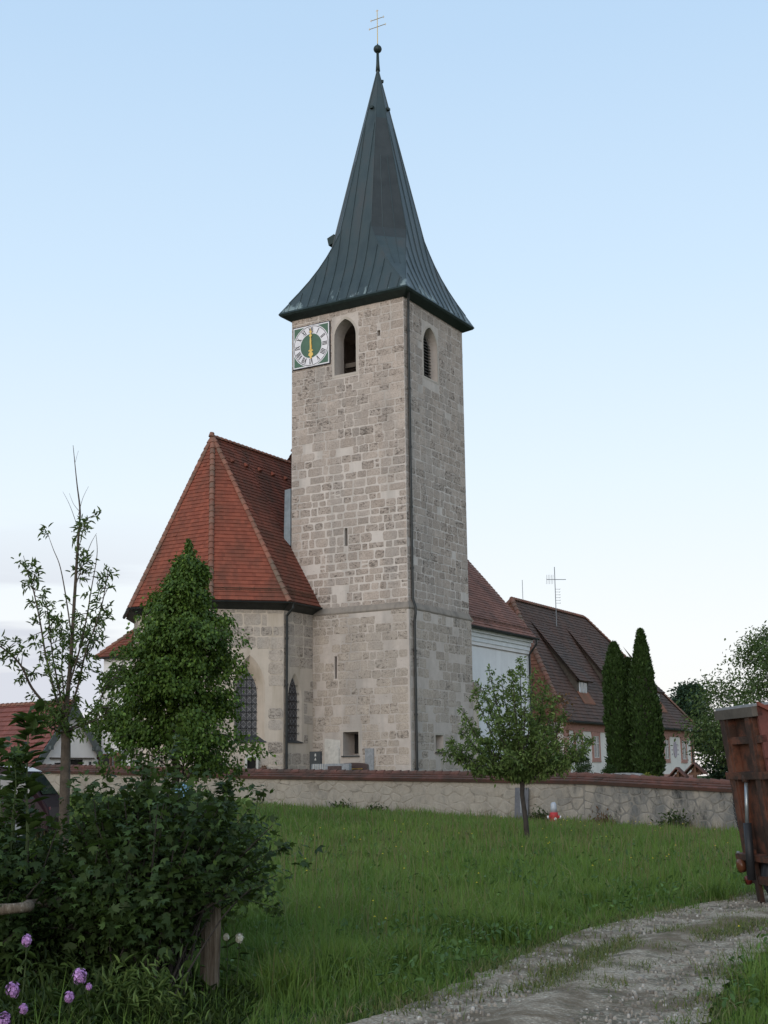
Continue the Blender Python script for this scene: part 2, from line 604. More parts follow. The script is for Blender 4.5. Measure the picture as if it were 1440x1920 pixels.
def _glass_lead():
    n = NT('leaded_glass')
    uv = n.tc.outputs['UV']
    sx = n.node('ShaderNodeSeparateXYZ', {0: uv}).outputs
    p = n.math('FRACT', n.math('MULTIPLY', n.math('ADD', sx['X'], sx['Y']), 3.6))
    q = n.math('FRACT', n.math('MULTIPLY', n.math('SUBTRACT', sx['X'], sx['Y']), 3.6))
    line = n.math('MAXIMUM', n.math('LESS_THAN', p, 0.13), n.math('LESS_THAN', q, 0.13))
    c = n.mix(n.noise(3, 3), (0.025, 0.025, 0.03), (0.06, 0.058, 0.066))
    c = n.mix(line, c, (0.17, 0.165, 0.165))
    r = n.math('ADD', 0.25, n.math('MULTIPLY', line, 0.5))
    return n.pbr(c, r, n.bump(n.noise(2.5, 2), 0.2, 0.05), 0, 0.5)


M['leadglass'] = _glass_lead()


def _pane():
    n = NT('window_pane')
    return n.pbr(n.mix(n.noise(2, 3), (0.05, 0.055, 0.06), (0.20, 0.22, 0.24)), 0.15, None, 0, 0.6)


M['pane'] = _pane()


def _rubble():
    n = NT('rubble_stone')
    r = n.attr()
    base = n.ramp(r, [(0.0, (0.22, 0.19, 0.155)), (0.3, (0.41, 0.36, 0.295)), (0.6, (0.31, 0.265, 0.21)), (0.85, (0.46, 0.415, 0.35)), (1.0, (0.20, 0.18, 0.155))])
    f = n.noise(11, 6, 0.7)
    base = n.mix(n.maprange(f, 0.4, 0.75, 0, 0.55), base, (0.20, 0.17, 0.13))
    x = n.sepz()
    # lichen and black algae, heavier towards the damp right end and the foot
    wet = n.maprange(x['X'], 5.6, 8.4, 0.0, 1.0)
    base = n.mix(n.maprange(n.noise(1.25, 6, 0.68, n.mapv((1, 1, 1.6))), 0.34, 0.52, 0.15, 0.9), base, n.mix(n.noise(5, 5, 0.7), (0.28, 0.245, 0.20), (0.42, 0.375, 0.315)))
    g = n.noise(1.5, 6, 0.68, n.mapv((1, 1, 0.55)))
    gm = n.math('MULTIPLY', n.maprange(g, 0.40, 0.60), n.math('ADD', 0.22, n.math('MULTIPLY', wet, 0.78)))
    base = n.mix(gm, base, (0.135, 0.135, 0.13))
    base = n.mix(n.math('MULTIPLY', wet, 0.35), base, (0.17, 0.165, 0.155))
    bl = n.noise(2.3, 6, 0.75, n.mapv((1, 1, 0.4)))
    bm_ = n.math('MULTIPLY', n.maprange(bl, 0.52, 0.66), n.math('ADD', 0.25, n.math('MULTIPLY', wet, 0.75)))
    base = n.mix(bm_, base, (0.05, 0.05, 0.047))
    return n.pbr(base, 0.95, n.bump(f, 0.6, 0.03), 0, 0.12)


M['rubble'] = _rubble()


def _rubble_mortar():
    n = NT('rubble_mortar')
    f = n.noise(7, 6, 0.7)
    c = n.ramp(f, [(0.38, (0.045, 0.038, 0.03)), (0.52, (0.20, 0.17, 0.135)), (0.72, (0.38, 0.335, 0.27))])
    c = n.mix(n.maprange(n.noise(1.25, 6, 0.68, n.mapv((1, 1, 1.6))), 0.34, 0.52, 0.15, 0.9), c, n.mix(n.noise(5, 5, 0.7), (0.28, 0.245, 0.20), (0.42, 0.375, 0.315)))
    x = n.sepz()
    wet = n.maprange(x['X'], 5.6, 8.4, 0.1, 0.85)
    g = n.noise(1.8, 6, 0.7, n.mapv((1, 1, 0.5)))
    c = n.mix(n.math('MULTIPLY', n.maprange(g, 0.42, 0.6), wet), c, (0.12, 0.12, 0.115))
    c = n.mix(n.maprange(x['X'], 5.6, 8.4, 0.0, 0.6), c, (0.15, 0.145, 0.135))
    return n.pbr(c, 0.95, n.bump(f, 0.6, 0.03), 0, 0.12)


M['rubble_mortar'] = _rubble_mortar()


def _soil():
    n = NT('meadow_soil')
    c = n.ramp(n.noise(0.6, 6, 0.7), [(0.3, (0.024, 0.042, 0.012)), (0.6, (0.045, 0.072, 0.018)), (0.8, (0.065, 0.075, 0.028))])
    return n.pbr(c, 1.0, n.bump(n.noise(9, 5), 0.6, 0.05), 0, 0.05)


M['soil'] = _soil()


def _gravel():
    n = NT('gravel')
    s1 = n.voro(46, out='Color')
    sv = n.node('ShaderNodeSeparateXYZ', {0: s1}).outputs['X']
    edge = n.voro(46)
    c = n.ramp(sv, [(0.0, (0.24, 0.185, 0.130)), (0.5, (0.40, 0.32, 0.24)), (0.85, (0.48, 0.395, 0.305)), (1.0, (0.54, 0.47, 0.38))])
    c = n.mix(n.maprange(edge, 0.35, 0.65, 0, 0.5), c, (0.20, 0.165, 0.125))
    s2 = n.noise(90, 3)
    c = n.mix(n.maprange(s2, 0.45, 0.7, 0, 0.5), c, (0.27, 0.215, 0.16))
    d = n.noise(0.9, 6, 0.7)
    c = n.mix(n.maprange(d, 0.45, 0.58, 0, 0.85), c, (0.135, 0.098, 0.064))
    mo = n.noise(1.6, 6, 0.75)
    c = n.mix(n.maprange(mo, 0.52, 0.62, 0, 0.75), c, (0.085, 0.072, 0.05))
    m2 = n.noise(2.7, 6, 0.75)
    c = n.mix(n.maprange(m2, 0.58, 0.66, 0, 0.7), c, (0.06, 0.075, 0.03))
    h = n.math('ADD', n.math('MULTIPLY', edge, -1.0), n.noise(60, 3))
    return n.pbr(c, 0.95, n.bump(h, 0.6, 0.012), 0, 0.1)


M['gravel'] = _gravel()
M['pebble'] = None


def _pebble():
    n = NT('pebbles')
    c = n.ramp(n.attr(), [(0.0, (0.14, 0.12, 0.10)), (0.9, (0.32, 0.28, 0.235)), (1.0, (0.46, 0.43, 0.39))])
    return n.pbr(c, 0.9, n.bump(n.noise(40, 3), 0.3, 0.01), 0, 0.15)


M['pebble'] = _pebble()


def _grass():
    n = NT('grass_blades')
    r = n.attr()
    a = n.noise(0.45, 6, 0.72)
    b = n.noise(1.6, 5, 0.7)
    c = n.mix(n.maprange(a, 0.35, 0.65), (0.078, 0.145, 0.026), (0.138, 0.212, 0.040))
    c = n.mix(n.maprange(b, 0.5, 0.72, 0, 0.6), c, (0.055, 0.126, 0.032))
    c = n.mix(n.math('GREATER_THAN', r, 0.90), c, (0.20, 0.18, 0.09))
    c = n.mix(n.math('MULTIPLY', n.math('FRACT', n.math('MULTIPLY', r, 13.7)), 0.5), c, (0.130, 0.215, 0.048))
    p = n.node('ShaderNodeBsdfPrincipled', {'Base Color': c, 'Roughness': 0.55, 'Specular IOR Level': 0.2})
    t = n.node('ShaderNodeBsdfTranslucent', {'Color': n.mix(0.5, c, (0.14, 0.22, 0.03))})
    m = n.node('ShaderNodeMixShader', {0: 0.25})
    n.t.links.new(p.outputs[0], m.inputs[1])
    n.t.links.new(t.outputs[0], m.inputs[2])
    n.t.links.new(m.outputs[0], n.out.inputs[0])
    return n.mat


M['grass'] = _grass()


def _verge():
    n = NT('verge_blades')
    r = n.attr()
    c = n.mix(r, (0.075, 0.105, 0.030), (0.13, 0.145, 0.050))
    c = n.mix(n.math('GREATER_THAN', r, 0.88), c, (0.20, 0.17, 0.10))
    return n.pbr(c, 0.7, None, 0, 0.15)


M['verge'] = _verge()
M['seed'] = plain('seed_stalks', (0.16, 0.13, 0.065), 0.8, 0.3, 2)
M['lf_weed'] = leaf_mat('meadow_weed_leaves', (0.040, 0.085, 0.026), (0.085, 0.150, 0.040), 0.6, 0.2)
M['lf_linden'] = leaf_mat('linden_leaves', (0.028, 0.058, 0.010), (0.092, 0.150, 0.026), 0.5, 0.2)
M['lf_young'] = leaf_mat('young_tree_leaves', (0.050, 0.085, 0.022), (0.10, 0.145, 0.038))
M['lf_apple'] = leaf_mat('fruit_tree_leaves', (0.068, 0.112, 0.030), (0.135, 0.19, 0.055))
M['lf_bush'] = leaf_mat('bush_leaves', (0.014, 0.028, 0.008), (0.044, 0.074, 0.018), 0.6, 0.18)
M['lf_under'] = leaf_mat('undergrowth_leaves', (0.018, 0.034, 0.009), (0.044, 0.070, 0.017), 0.6, 0.2)
M['lf_thuja'] = leaf_mat('thuja_sprays', (0.016, 0.034, 0.008), (0.036, 0.066, 0.015), 0.6, 0.1)
M['lf_elder'] = leaf_mat('elder_leaves', (0.045, 0.075, 0.025), (0.10, 0.145, 0.05))
M['lf_far'] = leaf_mat('far_foliage', (0.022, 0.046, 0.026), (0.045, 0.078, 0.042), 0.7, 0.1)
M['lf_reddish'] = leaf_mat('reddish_leaves', (0.10, 0.045, 0.03), (0.15, 0.075, 0.04))
M['lf_yellow'] = leaf_mat('yellow_leaves', (0.14, 0.15, 0.03), (0.22, 0.22, 0.04))
M['fl_purple'] = leaf_mat('purple_petals', (0.33, 0.15, 0.38), (0.55, 0.30, 0.58), 0.6, 0.2)
M['fl_white'] = leaf_mat('white_petals', (0.55, 0.52, 0.40), (0.7, 0.68, 0.58), 0.6, 0.2)
M['fl_cream'] = leaf_mat('cream_blossom', (0.42, 0.42, 0.30), (0.58, 0.58, 0.44), 0.6, 0.2)
M['fl_yellow'] = leaf_mat('buttercup_petals', (0.55, 0.42, 0.03), (0.65, 0.52, 0.05), 0.5, 0.2)

# ---------------------------------------------------------------- church frame
CH = np.array([1.09, 62.0, 0.0])
DL = np.array([-0.861, 0.508, 0.0])
DL /= np.linalg.norm(DL)
DR = np.array([DL[1], -DL[0], 0.0])
Z3 = np.array([0, 0, 1.0])


def P(a, b, z):
    return CH + DL * a + DR * b + Z3 * z


def arch(cx, w, z0, z1, rise, n=6):
    """outline (u, z) of a pointed arch opening, counter-clockwise from lower left"""
    h = w / 2
    zs = z1 - rise
    R = (h * h + rise * rise) / (2 * h)
    pts = [(cx - h, z0), (cx + h, z0), (cx + h, zs)]
    a1 = math.asin(min(1, rise / R))
    for k in range(1, n + 1):
        a = a1 * k / n
        pts.append((cx + h - R + R * math.cos(a), zs + R * math.sin(a)))
    for k in range(n - 1, -1, -1):
        a = a1 * k / n
        pts.append((cx - h + R - R * math.cos(a), zs + R * math.sin(a)))
    return pts


def rect(u0, u1, z0, z1):
    return [(u0, z0), (u1, z0), (u1, z1), (u0, z1)]


def on_face(O, U, N, pts, d):
    """(u, z) outline -> 3D points on the face through O, d metres outside along N"""
    return [O + U * u + Z3 * z + N * d for u, z in pts]


def stones(mb, O, U, N, width, z0, z1, holes, rng, rows, wr, gap, depth, jit, m=1, skip=0.0, zone=None):
    """courses of individual blocks on a wall face; holes = list of (u0,u1,z0,z1) kept free"""
    z = z0
    while z < z1 - 0.12:
        rh = rng.uniform(*rows)
        if z1 - (z + rh) < rows[0] * 0.6:
            rh = z1 - z
        iv = [(0.0, width)]
        for h in holes:
            if h[2] < z + rh and h[3] > z:
                new = []
                for a, b in iv:
                    if h[1] <= a or h[0] >= b:
                        new.append((a, b))
                    else:
                        if h[0] - a > 0.1:
                            new.append((a, h[0]))
                        if b - h[1] > 0.1:
                            new.append((h[1], b))
                iv = new
        zp = zone(z + rh / 2) if zone else (1.0, 0.0)
        for a, b in iv:
            u = a
            while u < b - 0.05:
                sw = rng.uniform(*wr) * (1.0 if rng.random() > 0.15 else 0.6)
                if b - (u + sw) < wr[0] * 0.55:
                    sw = b - u
                if rng.random() >= skip + zp[1]:
                    g = gap * rng.uniform(0.7, 1.5) * zp[0]
                    dz = rng.uniform(-0.02, 0.02)
                    ua, ub, za, zb = u + g / 2, u + sw - g / 2, z + g / 2 + dz, z + rh - g / 2 + dz
                    if u == 0.0:
                        ua = 0.012
                    if abs(u + sw - width) < 1e-6:
                        ub = width - 0.012
                    if ub - ua > 0.06 and zb - za > 0.05:
                        split = [(za, zb)]
                        if rh > 0.4 and sw < 0.45 and rng.random() < 0.2:
                            zm = rng.uniform(za + 0.12, zb - 0.12)
                            split = [(za, zm - g / 2), (zm + g / 2, zb)]
                        for (qa, qb) in split:
                            c = min(ub - ua, qb - qa) * rng.uniform(0.05, 0.2)
                            j = jit
                            um = (ua + ub) / 2
                            ol = [(ua + c, qa), (um, qa), (ub - c, qa), (ub, qa + c), (ub, qb - c), (ub - c, qb), (um, qb), (ua + c, qb), (ua, qb - c), (ua, qa + c)]
                            ol = [(x + rng.uniform(-j, j), y + rng.uniform(-j, j)) for x, y in ol]
                            ol = [(min(max(x, 0.006), width - 0.006), y) for x, y in ol]
                            d = depth * rng.uniform(0.4, 1.3)
                            cu, cz = sum(p[0] for p in ol) / 10, sum(p[1] for p in ol) / 10
                            top = [(cu + (x - cu) * 0.93, cz + (y - cz) * 0.93) for x, y in ol]
                            r = rng.random()
                            lo = on_face(O, U, N, ol, -0.004)
                            hi = on_face(O, U, N, top, d)
                            mb.raw(lo + hi, [tuple(range(10, 20))] + [(k, (k + 1) % 10, 10 + (k + 1) % 10, 10 + k) for k in range(10)], r, m)
                u += sw
        z += rh


def clip(poly, axis, lo, hi):
    """clip 2D polygon to lo <= p[axis] <= hi"""
    for sign, lim in ((1, lo), (-1, -hi)):
        out = []
        for i in range(len(poly)):
            p, q = poly[i - 1], poly[i]
            dp, dq = sign * p[axis] - lim, sign * q[axis] - lim
            if (dp >= 0) != (dq >= 0):
                t = dp / (dp - dq)
                out.append((p[0] + t * (q[0] - p[0]), p[1] + t * (q[1] - p[1])))
            if dq >= 0:
                out.append(q)
        poly = out
        if len(poly) < 3:
            return []
    return poly


def tiles(mb, poly, rng, course=0.22, tw=0.19, lift=0.034, m=0, base=True, eave=None):
    """plain tiles on a planar roof facet: poly[0]->poly[1] is the eave; every tile its own lifted face"""
    pts = [np.asarray(p, float) for p in poly]
    u = pts[1] - pts[0]
    u /= np.linalg.norm(u)
    n = np.zeros(3)
    for i in range(1, len(pts) - 1):
        n += np.cross(pts[i] - pts[0], pts[i + 1] - pts[0])
    n /= np.linalg.norm(n)
    if n[2] < 0:
        n = -n
    v = np.cross(n, u)
    if v[2] < 0:
        v = -v
    O = pts[0]
    p2 = [((p - O) @ u, (p - O) @ v) for p in pts]
    vmin, vmax = min(p[1] for p in p2), max(p[1] for p in p2)

    def W(q, d):
        return O + u * q[0] + v * q[1] + n * d
    k = 0
    vv = vmin
    while vv < vmax - 1e-6:
        strip = clip(p2, 1, vv, min(vv + course, vmax))
        if strip:
            ua, ub = min(p[0] for p in strip), max(p[0] for p in strip)
            off = (k % 2) * tw / 2 + rng.uniform(-0.01, 0.01)
            x = math.floor((ua - off) / tw) * tw + off
            sag = 0.006 * math.sin(vv * 1.7) + 0.0
            while x < ub:
                t = clip(strip, 0, x, x + tw)
                if len(t) >= 3:
                    l = lift * rng.uniform(0.85, 1.2)
                    r = rng.random()
                    if rng.random() < 0.02:
                        l *= 1.5
                    V = [W(q, 0.008 + l * (1 - (q[1] - vv) / course) + sag) for q in t]
                    mb.face(V, None, r, m)
                    lowq = [q for q in t if abs(q[1] - vv) < 1e-6]
                    if len(lowq) >= 2:
                        qa, qb = min(lowq), max(lowq)
                        mb.face([W(qa, -0.006), W(qb, -0.006), W(qb, 0.008 + l + sag), W(qa, 0.008 + l + sag)], None, r, m)
                x += tw
        vv += course
        k += 1
    if base:
        mb.face([p - n * 0.10 for p in pts][::-1], None, 0.3, m)
        a, b = pts[0], pts[1]
        mb.face([a - n * 0.10, b - n * 0.10, b, a], None, 0.2, m)
    return n


def ridge_tiles(mb, A, B, rng, r=0.12, L=0.36, lift=0.02, m=0):
    """overlapping half-round tiles along a ridge or hip, narrow end up"""
    A, B = np.asarray(A, float), np.asarray(B, float)
    d = B - A
    n = int(np.linalg.norm(d) / L)
    d /= np.linalg.norm(d)
    x = np.cross(d, Z3)
    x /= np.linalg.norm(x)
    y = np.cross(x, d)
    L = np.linalg.norm(B - A) / max(n, 1)
    for k in range(n):
        p0 = A + d * (k * L - 0.04)
        p1 = A + d * (k * L + L + 0.02)
        vs = []
        for p, rr, up in ((p0, r * 1.12, lift + 0.025), (p1, r * 0.92, lift)):
            for i in range(9):
                t = math.pi * (i / 8) * 1.1 - 0.05 * math.pi
                vs.append(p + x * math.cos(t) * rr + y * (math.sin(t) * rr + up - 0.03))
        rv = rng.random()
        fs = [(i, i + 1, 10 + i, 9 + i) for i in range(8)] + [tuple(range(8, -1, -1))]
        mb.raw(vs, fs, rv, m)

# ================================================================ CHURCH
rng = random.Random(7)
church = thing('church', 'stone village church with tall square tower, dark pointed copper spire and red tiled choir roof', 'church', P(3.4, 3.2, 0.8))
TW, TD, TOP = 6.75, 6.4, 25.6
GZ = 0.8
NL, NR = -DR, -DL          # outward normals of the tower's clock face and of its right face
OL, UL = P(0, 0, 0), DL    # clock face: u runs to the left from the near corner
OR, UR = P(0, 0, 0), DR    # right face: u runs away to the right


def prism_ab(mb, ab, z0, z1, r=0.5, m=0):
    mb.prism([P(a, b, z0) for a, b in ab], Z3 * (z1 - z0), r, m)


def cutter(O, U, N, outer, depth, inner=None, grow=0.3):
    """straight or splayed opening reaching depth metres into the wall"""
    mb = MB()
    if inner is None:
        mb.prism(on_face(O, U, N, outer, 0.3), -N * (depth + 0.3))
    else:
        k = 0.02
        A = on_face(O, U, N, outer, 0.0)
        B = on_face(O, U, N, inner, -depth)
        A2 = [a + (a - b) * (0.1 / depth) for a, b in zip(A, B)]
        mb.loft(A2, B)
    return mb


base = MB()
prism_ab(base, [(0, 0), (TW, 0), (TW, TD), (0, TD)], 9.6, TOP + 0.25)
low = MB()
EX = 0.08
prism_ab(low, [(-EX, -EX), (TW, -EX), (TW, TD + EX), (-EX, TD + EX)], 0.2, 9.6)

# openings of the tower, measured on its two visible faces
belf = arch(3.45, 1.3, 21.78, 24.72, 0.95)
louv = arch(2.75, 1.5, 21.62, 24.40, 1.0)
cav = MB()
prism_ab(cav, [(0.95, 0.9), (TW - 0.6, 0.9), (TW - 0.6, TD - 0.7), (0.95, TD - 0.7)], 20.6, 25.2)
cuts = [cav, cutter(OL, UL, NL, belf, 1.1), cutter(OR, UR, NR, louv, 0.55),
        cutter(OL, UL, NL, rect(1.36, 1.53, 23.42, 23.72), 0.5),
        cutter(OL, UL, NL, rect(3.38, 3.56, 12.88, 13.78), 0.8)]
V, F = boolean(base, cuts)
tw = MB()
tw.raw(V, F, 0.5, 0)
OLx, ORx = OL + NL * EX, OR + NR * EX
lowL = [(2.78, 2.64), (3.66, 2.64), (3.66, 3.78), (2.78, 3.78)]
lowR = [(2.34, 2.78), (3.12, 2.78), (3.12, 3.60), (2.34, 3.60)]
V, F = boolean(low, [cutter(OLx, UL, NL, lowL, 0.95, [(2.86, 2.75), (3.62, 2.75), (3.62, 3.72), (2.86, 3.72)]),
                     cutter(ORx, UR, NR, lowR, 0.7, [(2.46, 2.85), (2.95, 2.85), (2.95, 3.52), (2.46, 3.52)]),
                     cutter(OLx, UL, NL, rect(3.99, 4.12, 6.36, 7.45), 0.8)])
tw.raw(V, F, 0.5, 0)
hL = [(2.66, 4.24, 21.6, 24.8), (1.36, 1.53, 23.42, 23.72), (3.36, 3.58, 12.85, 13.8)]
hR = [(1.88, 3.63, 21.5, 24.45)]


def zone_up(z):
    if z > 18.2:
        return (0.72, 0.01)
    if z > 17.0:
        return (0.65, 0.08)
    return (1.35, 0.02)


def zone_low(z):
    return (0.8, 0.10)


stones(tw, OL, UL, NL, TW, 9.7, TOP, hL, rng, (0.33, 0.50), (0.40, 1.0), 0.045, 0.014, 0.020, 1, 0.02, zone_up)
stones(tw, OR, UR, NR, TD, 9.7, TOP, hR, rng, (0.33, 0.50), (0.40, 1.0), 0.04, 0.012, 0.020, 1, 0.0, lambda z: (0.8, 0.02))
stones(tw, OLx, UL, NL, TW, 0.4, 9.55, [(2.6, 3.85, 2.5, 3.95), (3.97, 4.14, 6.33, 7.48), (3.85, 4.8, 1.8, 3.5)], rng, (0.34, 0.52), (0.4, 1.0), 0.045, 0.011, 0.024, 2, 0.04, zone_low)
stones(tw, ORx, UR, NR, TD + EX, 0.4, 9.55, [(2.2, 3.25, 2.65, 3.75)], rng, (0.34, 0.52), (0.4, 1.0), 0.045, 0.011, 0.024, 2, 0.04, lambda z: (0.8, 0.08))
# far sides, plain courses
stones(tw, P(TW, 0, 0), DR, DL, TD, 19.0, TOP, [], rng, (0.4, 0.55), (0.5, 1.1), 0.04, 0.012, 0.016, 1)
tower = tw.build('tower_wall', [M['mortar'], M['tuff'], M['tuff_pale']], church)

# plastered surrounds of the openings
def ring(mb, O, U, N, outer, inner, d0, d1, m=0):
    n = len(outer)
    A, B = on_face(O, U, N, outer, d1), on_face(O, U, N, inner, d1)
    A0, B0 = on_face(O, U, N, outer, d0), on_face(O, U, N, inner, d0)
    for k in range(n):
        q = (k + 1) % n
        mb.face([A[k], A[q], B[q], B[k]], None, 0.5, m)
        mb.face([A0[k], A0[q], A[q], A[k]], None, 0.5, m)
        mb.face([B[k], B[q], B0[q], B0[k]], None, 0.5, m)


for args in ((OL, UL, NL, arch(3.45, 1.52, 21.64, 24.85, 1.04), belf),
             (OR, UR, NR, arch(2.75, 1.70, 21.52, 24.52, 1.07), louv),
             (OLx, UL, NL, rect(2.71, 3.74, 2.58, 3.85), lowL), (ORx, UR, NR, rect(2.24, 3.22, 2.68, 3.70), lowR)):
    sr = MB()
    ring(sr, *args, -0.01, 0.012)
    sr.build('window_surround', M['reveal'], church)

# belfry: rough beams and a bell frame in the dark opening
bm_ = MB()
bm_.box(P(3.3, 1.25, 22.62), DL * 0.9, DR * 0.09, Z3 * 0.12)
bm_.box(P(3.05, 1.45, 22.1), DL * 0.06 + Z3 * 0.0, DR * 0.06, Z3 * 0.55)
bm_.tube([P(3.6, 1.3, 21.6), P(2.9, 1.3, 22.5)], 0.06, 5)
bm_.build('bell_frame', M['timber'], church)
lv = MB()
for k in range(17):
    z = 21.68 + k * 0.165
    half = 0.75 if z < 23.4 else 0.75 * max(0.1, 1 - ((z - 23.4) / 1.05) ** 1.6)
    lv.box(P(0.45, 2.75, z), DR * half, DL * 0.07 + Z3 * 0.045, (Z3 * 0.012 - DL * 0.006))
lv.build('louver', M['louver'], church)
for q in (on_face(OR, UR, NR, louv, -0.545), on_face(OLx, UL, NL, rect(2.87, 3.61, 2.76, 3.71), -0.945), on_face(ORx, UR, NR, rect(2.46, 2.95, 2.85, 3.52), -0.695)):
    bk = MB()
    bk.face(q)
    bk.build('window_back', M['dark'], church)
si = MB()
si.box(OLx + UL * 3.22 + Z3 * 2.63 + NL * 0.02, UL * 0.50, NL * 0.07, Z3 * 0.025)
si.build('window_sill', M['slate'], church)
si = MB()
si.box(ORx + UR * 2.73 + Z3 * 2.77 + NR * 0.02, UR * 0.46, NR * 0.07, Z3 * 0.025)
si.build('window_sill', M['slate'], church)

# string course with a weathered slope
sc = MB()
prof = [(0.00, 9.88), (0.115, 9.60), (0.12, 9.55), (0.075, 9.47)]
for i in range(3):
    (d0, z0), (d1, z1) = prof[i], prof[i + 1]
    for O1, O2 in (((-1, -1), (TW, -1)), ((-1, -1), (-1, TD))):
        if O2[0] == TW:
            a = [P(-d0, -d0, z0), P(TW, -d0, z0), P(TW, -d1, z1), P(-d1, -d1, z1)]
        else:
            a = [P(-d0, -d0, z0), P(-d0, TD + d0, z0), P(-d1, TD + d1, z1), P(-d1, -d1, z1)]
        sc.face(a)
for a in (P(-0.17, TD + 0.17, 9.5),):
    sc.face([P(0, TD, 9.85), P(-0.17, TD + 0.17, 9.58), P(-0.17, TD + 0.17, 9.5), P(-0.07, TD + 0.07, 9.4), P(3, TD + 0.07, 9.4), P(3, TD, 9.85)])
sc.build('string_course', M['ledge'], church)

# ---------------------------------------------------------------- spire
sp = MB()
CA, CB = TW / 2, TD / 2
OV = 0.47


def sp_ring(z, ax, bx, c, lean=True):
    s = 0.15 * (z - 25.6) / 15.0 if lean else 0
    o = np.array([s, 0, 0])
    pts = [(ax - c, -bx), (ax, -bx + c), (ax, bx - c), (ax - c, bx), (-ax + c, bx), (-ax, bx - c), (-ax, -bx + c), (-ax + c, -bx)]
    return [P(CA + a, CB + b, z) + o for a, b in pts]


levels = []
KZ, KA = 29.9, 2.33
for t in (0, 0.12, 0.25, 0.4, 0.55, 0.7, 0.85, 1.0):
    z = 25.62 + (KZ - 25.62) * t
    f = t + 0.13 * math.sin(math.pi * t)
    ax = (CA + OV) + (KA - CA - OV) * f
    bx = (CB + OV) + (KA - CB - OV) * f
    c = max(0.004, 0.586 * min(ax, bx) * max(0, (t - 0.0)) ** 1.15)
    levels.append((z, ax, bx, c))
for z in (32, 34.5, 37, 39, 40.1):
    a_ = 0.222 * (40.4 - z)
    levels.append((z, a_, a_, 0.586 * a_))
levels.append((40.35, 0.075, 0.075, 0.044))
rings = [sp_ring(*l) for l in levels]
for li, (A, B) in enumerate(zip(rings[:-1], rings[1:])):
    for k in range(8):
        q = (k + 1) % 8
        brown = k % 2 == 0 and 29.0 < levels[li][0] < 36.5
        sp.face([A[k], A[q], B[q], B[k]], None, 0.5, 2 if brown else 0)


def lev(z):
    for (z0, a0, b0, c0), (z1, a1, b1, c1) in zip(levels[:-1], levels[1:]):
        if z0 <= z <= z1:
            t = (z - z0) / (z1 - z0)
            return a0 + (a1 - a0) * t, b0 + (b1 - b0) * t, c0 + (c1 - c0) * t
    return 0.05, 0.05, 0.03


# standing seams
for side in range(4):
    for k in range(-6, 7):
        u = (k + 0.5) * 0.60 if k < 6 else None
        if u is None:
            continue
        pts = []
        zz = 25.64
        while zz < 40:
            ax, bx, c = lev(zz)
            half = (bx if side in (1, 3) else ax) - c
            if abs(u) > half - 0.02:
                break
            s = np.array([0.15 * (zz - 25.6) / 15.0, 0, 0])
            e = 0.012
            if side == 0:
                p = P(CA + u, CB - bx - e, zz)
            elif side == 2:
                p = P(CA + u, CB + bx + e, zz)
            elif side == 1:
                p = P(CA - ax - e, CB + u, zz)
            else:
                p = P(CA + ax + e, CB + u, zz)
            pts.append(p + s)
            zz += 0.5
        if len(pts) > 1:
            sp.tube(pts, 0.028, 4, 0.5, 0)
for k in range(8):        # folded hips
    pts = [r_[k] for r_ in rings[1 if k else 1:]]
    sp.tube(pts, 0.03, 4, 0.5, 0)
for k in (0, 2, 4, 6):    # seams on the four corner facets
    for fr in (0.33, 0.67):
        pts = []
        for L_, r_ in zip(levels, rings):
            if L_[3] > 0.45:
                pts.append(r_[k] * (1 - fr) + r_[(k + 1) % 8] * fr)
        if len(pts) > 1:
            sp.tube(pts, 0.026, 4, 0.5, 0)
# small ventilation hoods on the octagon and one hatch
for (k, z, w_) in ((0, 37.7, 0.10), (6, 37.7, 0.10), (5, 39.6, 0.07)):
    ax, bx, c = lev(z)
    r_ = sp_ring(z, ax, bx, c)
    p = (r_[(k + 7) % 8] + r_[k]) / 2 if k != 6 else (r_[6] + r_[5]) / 2
    n_ = p - (P(CA, CB, z) + np.array([0.15 * (z - 25.6) / 15.0, 0, 0]))
    n_ /= np.linalg.norm(n_)
    t_ = np.cross(n_, Z3)
    sp.box(p + n_ * 0.04, n_ * 0.10, t_ * w_, Z3 * 0.07, 0.5, 1)
hz = 30.4
ax, bx, c = lev(hz)
p = P(CA + ax, CB - bx * 0.25, hz)
sp.box(p + DL * 0.16, DL * 0.05 + Z3 * 0.22, DR * 0.35, Z3 * 0.08 - DL * 0.22, 0.5, 1)
# eaves: dark soffit and edge
e0 = sp_ring(25.62, CA + OV, CB + OV, 0.004, False)
e1 = sp_ring(25.52, CA + OV + 0.05, CB + OV + 0.05, 0.004, False)
e2 = sp_ring(25.42, CA + OV - 0.02, CB + OV - 0.02, 0.004, False)
e3 = sp_ring(25.20, CA + 0.05, CB + 0.05, 0.004, False)
for A, B in ((e0, e1), (e1, e2), (e2, e3)):
    for k in range(8):
        q = (k + 1) % 8
        sp.face([A[k], A[q], B[q], B[k]], None, 0.5, 1)
spire = sp.build('spire', [M['copper'], M['copper_edge'], M['copper_brown']], church)
LN = np.array([0.15, 0, 0])
fb = MB()
fb.tube([P(CA, CB, 40.2) + LN, P(CA, CB, 40.6) + LN, P(CA, CB, 41.35) + LN], [0.13, 0.10, 0.075], 10)
fb.sphere(P(CA, CB, 41.55) + LN, 0.235, seg=16, rings=10)
fb.tube([P(CA, CB, 41.75) + LN, P(CA, CB, 41.88) + LN], [0.06, 0.03], 8)
fb.build('finial_ball', M['copper_edge'], spire, True)
cx = MB()
cx.tube([P(CA, CB, 41.8) + LN, P(CA, CB, 43.95) + LN], [0.028, 0.022], 6)
